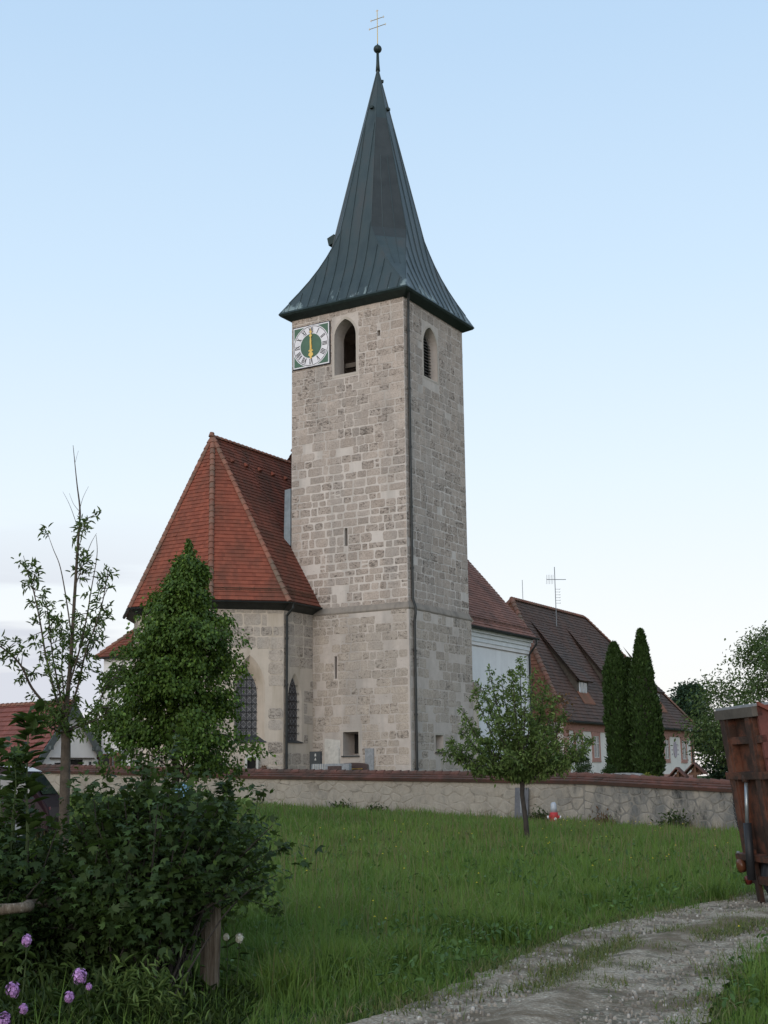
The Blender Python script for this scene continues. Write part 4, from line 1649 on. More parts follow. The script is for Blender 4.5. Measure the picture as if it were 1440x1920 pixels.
# close, short grass where the track meets the meadow, and along its middle
MID = np.array([(0.95, 9.9), (1.35, 10.4), (1.62, 11.2), (1.95, 12.1), (2.55, 13.1), (3.3, 14.0), (4.25, 15.2), (6, 16.8)])
MIDs = smooth_line(MID, 60)
xy = np.column_stack([nrg.uniform(-1.5, 6.5, 230000), nrg.uniform(7.8, 18.5, 230000)])
dm = dist_line(xy, MIDs)
de = np.minimum(dist_line(xy, RLs[::4]), dist_line(xy, RRs[::4]))
pn = vnoise(xy, 1.7, 9.0)
pm = np.clip((pn + 0.26) * 4.0, 0, 1) * np.clip(1.9 - dm / 0.26, 0, 1)
pm *= np.clip((xy[:, 1] - 10.0) / 0.5, 0, 1)
pe = np.exp(-(de / 0.24) ** 2) * np.clip(0.6 + pn * 1.4 + 0.5 * vnoise(xy, 6.0, 1.0), 0.0, 1)
keep = nrg.random(len(xy)) < np.maximum(pm * 0.95, pe * 0.55)
xy = xy[keep]
blades('verge_grass', xy, nrg.uniform(0.03, 0.13, len(xy)), nrg.uniform(0.006, 0.012, len(xy)), mat=M['verge'], lean=0.8)
# lush tufts at the edge of the meadow
tx = []
for (x, y, r, k) in ((-0.42, 10.9, 0.28, 900), (0.15, 11.4, 0.20, 500), (1.15, 13.5, 0.30, 900), (0.75, 13.9, 0.25, 500), (1.75, 15.2, 0.25, 500), (2.5, 16.6, 0.25, 400), (-0.75, 10.3, 0.25, 600), (-1.0, 11.6, 0.3, 600), (2.75, 9.7, 0.25, 500), (3.1, 10.8, 0.3, 500), (4.15, 17.35, 0.2, 300), (4.35, 17.9, 0.3, 300)):
    p = nrg.normal(0, r * 0.5, (k, 2)) + (x, y)
    tx.append(p)
tx = np.vstack(tx)
blades('grass_tufts', tx, nrg.uniform(0.16, 0.42, len(tx)), nrg.uniform(0.006, 0.012, len(tx)), lean=0.7)
# buttercups sprinkled over the meadow
xy, d = wedge(190, 10, 48, 1.0, -0.30, 0.33)
keep = ~in_poly(xy, ROAD_POLY) & (wall_side(xy) > 0.4) & (vnoise(xy, 0.22, 2.0) > -0.05)
xy, d = xy[keep], d[keep]
bc = MB()
for (x, y), dd in zip(xy, d):
    s = 0.007 + 0.00042 * dd
    z = hgt(x, y) + random.Random(x).uniform(0.30, 0.46)
    bc.raw([(x - s, y, z - s * 0.3), (x, y - s, z), (x + s, y, z - s * 0.3), (x, y + s, z + s * 0.6)], [(0, 1, 2, 3)], 0.5)
kind(bc.build('buttercups', M['fl_yellow']), 'stuff')
# loose pebbles
pb = MB()
prn = random.Random(3)
cnt = 0
while cnt < 2600:
    y = 8.6 + (18 - 8.6) * prn.random() ** 1.5
    x = prn.uniform(-0.5, 6)
    if not in_poly(np.array([[x, y]]), ROAD_POLY)[0]:
        continue
    cnt += 1
    s = prn.uniform(0.006, 0.017) if prn.random() > 0.02 else prn.uniform(0.020, 0.034)
    z = hgt(x, y) + 0.03
    ang = prn.uniform(0, 3.14)
    rv = prn.random()
    vs = []
    for i in range(6):
        a = ang + i * math.pi / 3
        q = s * prn.uniform(0.8, 1.2)
        vs.append((x + q * math.cos(a), y + q * 0.75 * math.sin(a), z))
    vt = [(x + (vx - x) * 0.6, y + (vy - y) * 0.6, z + s * prn.uniform(0.5, 0.8)) for vx, vy, _ in vs]
    vb = [(vx, vy, z - 0.02) for vx, vy, _ in vs]
    pb.raw(vb + vs + vt, [tuple(range(12, 18))] + [(6 + i, 6 + (i + 1) % 6, 12 + (i + 1) % 6, 12 + i) for i in range(6)] + [(i, (i + 1) % 6, 6 + (i + 1) % 6, 6 + i) for i in range(6)], rv)
kind(pb.build('loose_pebbles', M['pebble'], None, True), 'stuff')

# ================================================================ CHURCHYARD WALL
wall = thing('churchyard_wall', 'long low rubble stone wall with red tiled coping around the churchyard', 'wall', W0 + Z3 * -0.3)
wr = random.Random(21)
wm, cpg = MB(), MB()
SEG = [(W0, DL, NWL, 14.6, 1.62, 1.95), (W0 + DL * 14.6, DL, NWL, 29.0, 1.95, 2.85), (W0, WR, NWR, 22.0, 1.62, 0.40)]


def rubble(mb, O, U, N, Ln, Hh, rr):
    """irregular field stones: cells round scattered points, each its own slightly bulging block"""
    pts = []
    z = 0.0
    while z < Hh + 0.3:
        rh = rr.uniform(0.24, 0.42)
        u = -0.4 + rr.random() * 0.4
        while u < Ln + 0.5:
            sw = rr.uniform(0.35, 1.05)
            pts.append((u + sw / 2 + rr.uniform(-0.10, 0.10), z + rh / 2 + rr.uniform(-0.12, 0.12)))
            if rr.random() < 0.16:
                pts.append((u + sw + rr.uniform(-0.1, 0.1), z + rr.uniform(0, rh)))
            u += sw
        z += rh
    A = np.array(pts)
    for i, p in enumerate(pts):
        if p[0] < -0.2 or p[0] > Ln + 0.2 or p[1] > Hh + 0.2:
            continue
        poly = [(p[0] - 0.8, p[1] - 0.5), (p[0] + 0.8, p[1] - 0.5), (p[0] + 0.8, p[1] + 0.5), (p[0] - 0.8, p[1] + 0.5)]
        d = np.hypot(A[:, 0] - p[0], (A[:, 1] - p[1]))
        for j in np.argsort(d)[1:22]:
            q = A[j]
            # flattened metric keeps the stones lying
            nx_, nz_ = (q[0] - p[0]), (q[1] - p[1]) * 1.9
            mx_, mz_ = (q[0] + p[0]) / 2, (q[1] + p[1]) / 2
            out = []
            for k in range(len(poly)):
                a, b = poly[k - 1], poly[k]
                da = (a[0] - mx_) * nx_ + (a[1] - mz_) * nz_
                db = (b[0] - mx_) * nx_ + (b[1] - mz_) * nz_
                if (da <= 0) != (db <= 0):
                    t_ = da / (da - db)
                    out.append((a[0] + t_ * (b[0] - a[0]), a[1] + t_ * (b[1] - a[1])))
                if db <= 0:
                    out.append(b)
            poly = out
            if len(poly) < 3:
                break
        if len(poly) < 3:
            continue
        poly = clip(clip(poly, 1, 0, Hh), 0, 0, Ln)
        if len(poly) < 3:
            continue
        cu, cz = sum(q[0] for q in poly) / len(poly), sum(q[1] for q in poly) / len(poly)
        sh = rr.uniform(0.90, 0.985)
        # round the corners by cutting them twice
        for _ in range(2):
            o = []
            for k in range(len(poly)):
                a, b = poly[k], poly[(k + 1) % len(poly)]
                o += [(a[0] * 0.86 + b[0] * 0.14, a[1] * 0.86 + b[1] * 0.14), (a[0] * 0.14 + b[0] * 0.86, a[1] * 0.14 + b[1] * 0.86)]
            poly = o
        n_ = len(poly)
        base_ = [(cu + (x - cu) * sh, cz + (y - cz) * sh) for x, y in poly]
        top_ = [(cu + (x - cu) * 0.86 + rr.uniform(-0.008, 0.008), cz + (y - cz) * 0.86 + rr.uniform(-0.008, 0.008)) for x, y in base_]
        dd = rr.uniform(0.004, 0.020)
        r_ = rr.random()
        mb.raw(on_face(O, U, N, base_, -0.005) + on_face(O, U, N, top_, dd), [tuple(range(n_, 2 * n_))] + [(k, (k + 1) % n_, n_ + (k + 1) % n_, n_ + k) for k in range(n_)], r_, 1)


for O, U, N, Ln, za, zb in SEG:
    s = (zb - za) / Ln
    Us = U + Z3 * s
    ct = 0.25
    A, B = O + Z3 * (za - ct), O + U * Ln + Z3 * (zb - ct)
    wm.prism([A - Z3 * 2.6, B - Z3 * 2.6, B, A], -N * 0.5, 0.5, 0)
    x0 = 0.0
    rubble(wm, O + Z3 * (za - ct - 1.8), Us, N, Ln, 1.77, wr)
    E0_, E1_ = A + N * 0.15 + Z3 * 0.0, B + N * 0.15
    R0, R1 = A - N * 0.25 + Z3 * ct, B - N * 0.25 + Z3 * ct
    tiles(cpg, [E0_, E1_, R1, R0], wr, course=0.155, tw=0.18, lift=0.04)
    E2_, E3_ = A - N * 0.65, B - N * 0.65
    tiles(cpg, [E3_, E2_, R0, R1], wr, course=0.165, tw=0.3, lift=0.045)
    ridge_tiles(cpg, R0 + Z3 * 0.0, R1, wr, 0.10, 0.38, 0.0)
wm.build('masonry', [M['rubble_mortar'], M['rubble']], wall)
cpg.build('coping', M['tile_wall'], wall)

# ================================================================ PARSONAGE BEHIND THE CHURCH
house = thing('parsonage', 'long white house behind the church with dark hipped roof, pink window frames and dormers', 'house', P(6.7, 36, 0.9))
HA0, HB0, HB1, HE = 1.95, 22.9, 48.9, 5.0
HR = 6.75
hw = MB()
prism_ab(hw, [(HA0, HB0), (HA0, HB1), (11.6, HB1), (11.6, HB0)], 0.3, HE - 0.05)
hw.build('wall', M['cream'], house)
hp = MB()
hp.box(P(HA0 - 0.03, (HB0 + HB1) / 2, 4.62), DL * 0.03, DR * (HB1 - HB0) / 2, Z3 * 0.22)
hp.box(P(HA0 - 0.025, (HB0 + HB1) / 2, 1.2), DL * 0.025, DR * (HB1 - HB0) / 2, Z3 * 0.42)
hp.box(P(HA0 - 0.12, (HB0 + HB1) / 2, 4.9), DL * 0.12, DR * (HB1 - HB0) / 2, Z3 * 0.06, 0.5, 0)
hp.build('cornice', M['pink'], house)
for b in (HB0 + 0.35, HB1 - 0.35):
    q = MB()
    for k in range(6):
        q.box(P(HA0 - 0.03, b, 1.45 + k * 0.56), DL * 0.035, DR * 0.38, Z3 * 0.25)
    q.build('quoin', M['pink'], house)
hr = MB()
ee = (P(1.55, 22.35, HE), P(1.55, 49.5, HE), P(11.95, 49.5, HE), P(11.95, 22.35, HE))
R0, R1 = P(HR, 26.2, 13.35), P(HR, 39.1, 13.35)
hrn = random.Random(4)
tiles(hr, [ee[1], ee[0], R0, R1], hrn, course=0.27, tw=0.22)
tiles(hr, [ee[0], ee[3], R0], hrn, course=0.27, tw=0.22, m=1)
tiles(hr, [ee[2], ee[1], R1], hrn, course=0.27, tw=0.4)
tiles(hr, [ee[3], ee[2], R1, R0], hrn, course=0.4, tw=0.6)
hroof = hr.build('roof', [M['tile_house'], M['tile_gable']], house)
rt = MB()
for a, b in ((ee[0], R0), (ee[1], R1), (R0, R1), (ee[2], R1), (ee[3], R0)):
    ridge_tiles(rt, a, b, hrn, 0.16)
rt.build('ridge', M['hip'], hroof)
gt = MB()
gutter(gt, [ee[0] - DL * 0.1 - Z3 * 0.05, ee[1] - DL * 0.1 - Z3 * 0.05], 0.11)
gt.build('gutter', M['gutter'], hroof)
hd = MB()
hd.tube([P(1.4, 48.3, 4.9), P(1.85, 48.3, 4.4), P(1.85, 48.3, 1.0)], 0.07, 6)
hd.build('rain_pipe', M['pipe'], house)


def hz_(a):
    return HE + (13.35 - HE) * (a - 1.55) / (HR - 1.55)


for bd in (28.3, 34.6, 43.0):
    w_ = 1.0
    rb_ = 6.57 if bd < 40 else 4.6
    front, back = 2.75, 5.6
    zt = 8.05
    d = MB()
    # cheeks, front and long sloping roof that runs back into the main slope
    f0, f1 = P(front, bd - w_, hz_(front)), P(front, bd + w_, hz_(front))
    t0, t1 = P(front, bd - w_, zt), P(front, bd + w_, zt)
    k0, k1 = P(back, bd - w_ * 1.0, hz_(back)), P(back, bd + w_ * 1.0, hz_(back))
    d.face([f0, f1, t1, t0], None, 0.5, 0)
    d.face([f0, t0, k0], None, 0.5, 0)
    d.face([f1, k1, t1], None, 0.5, 0)
    tiles(d, [P(front - 0.3, bd + w_ + 0.25, zt - 0.3), P(front - 0.3, bd - w_ - 0.25, zt - 0.3), P(rb_, bd - w_ * 1.3, hz_(rb_) - 0.25), P(rb_, bd + w_ * 1.3, hz_(rb_) - 0.25)], hrn, course=0.27, tw=0.22, m=1)
    dm_ = d.build('dormer', [M['timber'], M['tile_house']], house)
    wn_ = MB()
    wn_.box(P(front - 0.02, bd, (hz_(front) + zt) / 2 - 0.05), DL * 0.03, DR * 0.62, Z3 * 0.5, 0.5, 0)
    for s in (-1, 1):
        wn_.box(P(front - 0.06, bd + s * 0.28, (hz_(front) + zt) / 2 - 0.05), DL * 0.012, DR * 0.23, Z3 * 0.42, 0.5, 1)
    wn_.build('window', [M['cornice'], M['pane']], dm_)
    sl = MB()
    sl.box(P(front - 0.25, bd, hz_(front - 0.25) + 0.12), DL * 0.25 + Z3 * 0.40, DR * 1.0, Z3 * 0.03, 0.5, 0)
    sl.build('sill', M['tile_gable'], dm_)


def house_window(b):
    O = P(HA0, b, 0)
    fr = MB()
    outer = [(-0.78, 2.45), (0.78, 2.45), (0.70, 2.62), (0.70, 4.25), (0.82, 4.42), (0.45, 4.36), (0, 4.42), (-0.45, 4.36), (-0.82, 4.42), (-0.70, 4.25), (-0.70, 2.62)]
    inner = [(-0.48, 2.72), (0.48, 2.72), (0.48, 2.8), (0.48, 4.10), (0.47, 4.12), (0.3, 4.12), (0, 4.12), (-0.3, 4.12), (-0.47, 4.12), (-0.48, 4.10), (-0.48, 2.8)]
    ring(fr, O, DR, -DL, outer, inner, -0.01, 0.06)
    wo = fr.build('window', M['pink'], house)
    pn = MB()
    pn.face([O + DR * u + Z3 * z - DL * 0.012 for u, z in rect(-0.49, 0.49, 2.7, 4.14)], None, 0.5, 0)
    for u in (-0.46, 0.0, 0.46):
        pn.box(O + DR * u + Z3 * 3.42 - DL * 0.03, DR * 0.035, DL * 0.015, Z3 * 0.7, 0.5, 1)
    for z in (2.75, 3.65, 4.1):
        pn.box(O + Z3 * z - DL * 0.03, DR * 0.44, DL * 0.014, Z3 * 0.03, 0.5, 1)
    pn.build('pane', [M['pane'], M['limestone']], wo)


for b in (25.2, 28.2, 31.2, 34.6, 38.0, 42.3, 46.4):
    house_window(b)
ov = MB()
vs = [P(HA0 - 0.02, 44.35 + 0.42 * math.cos(t * math.pi / 10), 3.45 + 0.62 * math.sin(t * math.pi / 10)) for t in range(20)]
ov.face(vs)
ov.prism([v - DL * 0.004 for v in vs][::1], -DL * 0.015)
for s in (-1, 1):
    for k in range(3):
        ov.box(P(HA0 - 0.012, 44.35 + s * 0.68, 3.1 + k * 0.32), DL * 0.012, DR * 0.09, Z3 * 0.05)
ov.build('oval_emblem', plain('faded_lilac_plaster', (0.40, 0.34, 0.37), 0.9, 0.2, 5), house)
# television aerial on the ridge
an_ = thing('roof_aerial', 'tall thin television aerial mast on the ridge of the dark tiled roof', 'aerial', P(HR - 1.0, 31.0, hz_(HR - 1.0)))
m_ = MB()
bx0 = P(HR - 0.9, 31.6, 11.8)
mast_top = bx0 + Z3 * 4.4
m_.tube([bx0, mast_top], 0.03, 6)
m_.build('mast', M['greystone'], an_)
el = MB()
for dz, L_, dirv in ((-0.9, 1.05, np.array([0.95, 0.1, 0.0])),):
    c = mast_top + Z3 * dz
    el.tube([c - dirv * L_ * 0.6, c + dirv * L_ * 0.8], 0.025, 5)
    for k in range(5):
        p = c - dirv * (L_ * 0.6) + dirv * (0.12 * k)
        el.tube([p - Z3 * 0.3 + np.array([0, 0.2, 0]), p + Z3 * 0.3 - np.array([0, 0.2, 0])], 0.010, 4)
for k in range(6):
    c = mast_top - Z3 * (1.6 + 0.2 * k)
    el.tube([c, c + np.array([0.35, 0.0, 0])], 0.011, 4)
    el.tube([c + np.array([0.32, -0.25, 0]), c + np.array([0.32, 0.25, 0])], 0.012, 4)
el.build('antenna', M['greystone'], an_)
lr = thing('lightning_rod', 'thin lightning rod on the near end of the dark tiled roof ridge', 'rod', P(HR, 28.0, 13.4))
m_ = MB()
m_.tube([P(HR, 28.0, 13.3), P(HR, 28.0, 14.9)], 0.02, 5)
m_.build('rod', M['greystone'], lr)

# ================================================================ WHITE BARN ON THE LEFT
BY = 70.0
bp = at(188, 1416, BY)          # right eave corner of the gable
bz = bp[2]
gdir = np.array([0.20, 0.98, 0])  # along the gable, away from the camera
gdir /= np.linalg.norm(gdir)
bdir = np.array([-gdir[1], gdir[0], 0])   # along the ridge, to the left
barn = thing('white_barn', 'white gabled outbuilding with red tiled roof beyond the churchyard wall at left', 'building', bp * np.array([1, 1, 0]) + Z3 * 0.9)
GWd = 9.2
nearc = at(71, 1413, BY - 3.6)
gv = np.array([nearc[0] - bp[0], nearc[1] - bp[1], 0.0])
GWd = np.linalg.norm(gv)
gv /= GWd
bdir = np.array([gv[1], -gv[0], 0])
if bdir[0] > 0:
    bdir = -bdir
farc = bp * np.array([1, 1, 0])
rz_ = at(131, 1316, BY - 2)[2]
ez_ = bz
bm2 = MB()
g = [farc + gv * 0.25 + Z3 * 0.2, farc + gv * (GWd - 0.25) + Z3 * 0.2, farc + gv * (GWd - 0.25) + Z3 * (ez_ + 0.1), farc + gv * GWd / 2 + Z3 * (rz_ - 0.25), farc + gv * 0.25 + Z3 * (ez_ + 0.1)]
bm2.prism(g, bdir * 14, 0.5, 0)
bm2.build('wall', M['skylit_white'], barn)
b2 = MB()
ovh = -bdir * 0.22
sl_ = (rz_ - ez_) / (GWd / 2)
ea = farc + gv * (GWd + 0.35) + Z3 * (ez_ - 0.35 * sl_)
eb = farc - gv * 0.35 + Z3 * (ez_ - 0.35 * sl_)
rg = farc + gv * GWd / 2 + Z3 * rz_
tiles(b2, [ea + bdir * 14, ea + ovh, rg + ovh, rg + bdir * 14], hrn, course=0.32, tw=0.25, lift=0.05)
tiles(b2, [eb + ovh, eb + bdir * 14, rg + bdir * 14, rg + ovh], hrn, course=0.32, tw=0.5, lift=0.05)
broof = b2.build('roof', M['tile_barn'], barn)
rt = MB()
ridge_tiles(rt, rg + ovh, rg + bdir * 14, hrn, 0.13)
rt.build('ridge', M['hip'], broof)
bb = MB()
for e in (ea, eb):
    dv = rg - e
    bb.prism([e + ovh * 1.02 + Z3 * 0.02, rg + ovh * 1.02 + Z3 * 0.02, rg + ovh * 1.02 - Z3 * 0.62, e + ovh * 1.02 - Z3 * 0.50], -bdir * 0.05)
    c = e + dv * 0.35
    bb.box(c + ovh * 0.5 - Z3 * 0.32, bdir * 0.35, gv * 0.09, Z3 * 0.10)
bb.build('bargeboard', plain('grey_green_boards', (0.10, 0.12, 0.12), 0.7, 0.25, 4), barn)
ow = MB()
c = farc + gv * (GWd * 0.47) + Z3 * 2.35 - bdir * 0.0
ow.box(c + Z3 * 0.42, gv * 1.5, bdir * 0.12, Z3 * 0.04, 0.5, 0)
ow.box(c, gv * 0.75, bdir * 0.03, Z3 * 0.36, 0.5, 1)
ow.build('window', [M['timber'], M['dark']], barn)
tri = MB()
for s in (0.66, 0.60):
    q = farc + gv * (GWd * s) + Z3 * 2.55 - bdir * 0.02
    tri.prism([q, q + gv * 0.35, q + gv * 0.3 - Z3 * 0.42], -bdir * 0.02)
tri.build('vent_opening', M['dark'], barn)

# ================================================================ FOLIAGE
T_OVAL = (np.array([(0, 0, 0), (0.32, -0.5, 0.10), (0.72, -0.36, 0.05), (1, 0, -0.10), (0.72, 0.36, 0.05), (0.32, 0.5, 0.10)]), [(0, 1, 2, 3), (0, 3, 4, 5)])
T_LANCE = (np.array([(0, 0, 0), (0.30, -0.5, 0.08), (0.65, -0.4, 0.02), (1, 0, -0.22), (0.65, 0.4, 0.02), (0.30, 0.5, 0.08)]), [(0, 1, 2, 3), (0, 3, 4, 5)])
T_LOBE = (np.array([(0, 0, 0), (0.50, 0.24, 0.05), (1, 0, -0.12), (0.50, -0.24, 0.05),
                    (0.36, 0.52, 0.02), (0.62, 0.70, -0.08), (0.10, 0.40, 0.05), (0.22, 0.62, -0.05),
                    (0.36, -0.52, 0.02), (0.62, -0.70, -0.08), (0.10, -0.40, 0.05), (0.22, -0.62, -0.05)]),
          [(0, 3, 2, 1), (0, 1, 5, 4), (0, 4, 7, 6), (0, 8, 9, 3), (0, 10, 11, 8)])
T_QUAD = (np.array([(0, 0, 0), (0.5, -0.5, 0.06), (1, 0, -0.05), (0.5, 0.5, 0.06)]), [(0, 1, 2, 3)])
T_FAN = (np.array([(0, 0, 0), (0.6, -0.5, 0.05), (1, -0.28, 0), (0.75, 0, 0.04), (1.05, 0.15, 0), (0.6, 0.5, 0.05)]), [(0, 1, 2, 3), (0, 3, 4, 5)])


def norm_(a):
    return a / (np.linalg.norm(a, axis=1, keepdims=True) + 1e-9)


def leaves(name, C, axis, up, L, W, tpl, mat, parent=None, rnd=None):
    T, faces = tpl
    C, axis = np.asarray(C, float), norm_(np.asarray(axis, float))
    s = norm_(np.cross(axis, up) + 1e-4)
    n = np.cross(s, axis)
    L, W = np.asarray(L)[:, None, None], np.asarray(W)[:, None, None]
    V = C[:, None, :] + axis[:, None, :] * (T[None, :, 0:1] * L) + s[:, None, :] * (T[None, :, 1:2] * W) + n[:, None, :] * (T[None, :, 2:3] * L)
    k = len(T)
    F = (np.arange(len(C))[:, None, None] * k + np.array(faces)[None]).reshape(-1, len(faces[0]))
    r = nrg.random(len(C)) if rnd is None else rnd
    return np_mesh(name, V.reshape(-1, 3), F, mat, np.repeat(r, len(faces)), parent)


def rdir(n, bias=(0, 0, 0), spread=1.0):
    return norm_(nrg.normal(0, spread, (n, 3)) + np.asarray(bias))


def noise3(p, s, o=0.0):
    return np.array([mnoise.noise(Vector((q[0] * s + o, q[1] * s, q[2] * s))) for q in p])


def outline_profile(rows, Y):
    """photo outline rows (y, x left, x right) at distance Y -> z, centre x, half width"""
    z = np.array([at((a + b) / 2, y, Y)[2] for y, a, b in rows])
    cx = np.array([at((a + b) / 2, y, Y)[0] for y, a, b in rows])
    hw = np.array([(b - a) / 2 * Y / FPX for y, a, b in rows])
    o = np.argsort(z)
    return z[o], cx[o], hw[o]


def limb(mb, p0, p1, r0, r1, n=5, wob=0.04, rr=None, sides=6):
    rr = rr or random
    p0, p1 = np.asarray(p0, float), np.asarray(p1, float)
    L = np.linalg.norm(p1 - p0)
    pts = [p0 + (p1 - p0) * i / n + (np.array([rr.gauss(0, 1), rr.gauss(0, 1), rr.gauss(0, 0.6)]) * wob * L if 0 < i < n else 0) for i in range(n + 1)]
    mb.tube(pts, [r0 + (r1 - r0) * i / n for i in range(n + 1)], sides, 0.5, 0)
    return pts


# ---- dense linden in front of the choir
def linden():
    Y = 38.0
    base_ = at(325, 1545, Y)
    z0 = hgt(base_[0], Y)
    t = thing('linden_tree', 'dense dark green broadleaf tree standing in front of the choir wall', 'tree', (base_[0], Y, z0))
    rows = [(1012, 352, 358), (1045, 338, 372), (1075, 326, 384), (1098, 306, 400), (1120, 270, 402), (1150, 255, 418), (1185, 236, 432), (1230, 224, 436), (1270, 205, 428), (1310, 208, 446), (1350, 196, 456), (1395, 200, 470), (1425, 208, 478), (1460, 225, 460), (1495, 250, 430)]
    z, cx, hw = outline_profile(rows, Y)
    rg = random.Random(31)
    tr = MB()
    top = np.array([cx[-1], Y, z[-1] - 0.3])
    tr.tube([(base_[0], Y, z0 - 0.1), (base_[0] + 0.05, Y, z0 + 1.6), (np.interp(z0 + 4, z, cx), Y + 0.05, z0 + 4), top], [0.13, 0.11, 0.07, 0.012], 8)
    C, A = [], []
    zt = z[-1]

    def clump(p, out, k, sc=1.0):
        sp = nrg.normal(0, 1, (k, 3)) * np.array([0.14, 0.14, 0.115]) * sc
        q = p + sp
        q[:, 2] -= 0.45 * np.abs((q - p) @ out)
        C.append(q)
        A.append(rdir(k, out * 0.5 + np.array([0, 0, -0.85]), 0.5))

    nl = 120
    for i in range(nl):
        fr = (i + rg.random()) / nl
        zs = z0 + 1.2 + (zt - z0 - 1.9) * fr ** 0.9
        th = rg.uniform(0, 2 * math.pi)
        ze = zs + rg.uniform(0.1, 1.1) * (1 + 0.4 * fr)
        ze = min(ze, zt - 0.75 - 0.25 * rg.random())
        R = np.interp(ze + 0.15, z, hw) * rg.choice((0.66, 0.80, 0.92, 1.0, 1.08, 1.22))
        out = np.array([math.cos(th), math.sin(th), 0.0])
        c0 = np.array([np.interp(zs, z, cx), Y, zs])
        c1 = np.array([np.interp(ze, z, cx), Y, ze]) + out * R
        mid_ = (c0 + c1) / 2 + np.array([0, 0, 0.18 * R])
        L = smooth_line(np.array([c0, mid_, c1 - np.array([0, 0, 0.06 * R])]), 12)
        tr.tube(list(L), list(np.linspace(0.030, 0.006, 12)), 5)
        side = np.array([-out[1], out[0], 0])
        for k in range(3, 12):
            t_ = k / 11
            if rg.random() < 0.12:
                continue
            for s_ in range(rg.randint(2, 3)):
                lat = rg.gauss(0, 0.20) * (0.3 + t_) * min(1.5, R)
                p = L[k] + side * lat + np.array([0, 0, rg.gauss(0, 0.14) - abs(lat) * 0.12])
                clump(p, out, rg.randint(18, 30), 0.8 + 0.35 * (1 - t_))
    for i in range(26):
        f = i / 25
        p = np.array([np.interp(zt - 0.9 * (1 - f), z, cx) + rg.gauss(0, 0.09 * (1.05 - f)), Y + rg.gauss(0, 0.09 * (1.05 - f)), zt - 0.9 * (1 - f)])
        clump(p, rdir(1)[0] * np.array([1, 1, 0]), 18, 0.62 - 0.3 * f)
    tr.build('trunk', M['barkdark'], t, True)
    C, A = np.vstack(C), np.vstack(A)
    n = len(C)
    leaves('crown', C, A, rdir(n, (0, 0, 1.6), 0.6), nrg.uniform(0.075, 0.13, n), nrg.uniform(0.06, 0.095, n), T_OVAL, M['lf_linden'], t)


linden()
_xy, _d = WEEDS
_n = len(_xy)
_C = np.column_stack([_xy, hgt_np(_xy[:, 0], _xy[:, 1]) + nrg.uniform(0.06, 0.27, _n)])
_s = (np.maximum(_d, 9) / 9) ** 0.35
kind(leaves('meadow_weeds', _C, rdir(_n, (0, 0, 0.4), 0.8), rdir(_n, (0, 0, 1.5), 0.6), nrg.uniform(0.03, 0.085, _n) * _s, nrg.uniform(0.015, 0.04, _n) * _s, T_OVAL, M['lf_weed']), 'stuff')


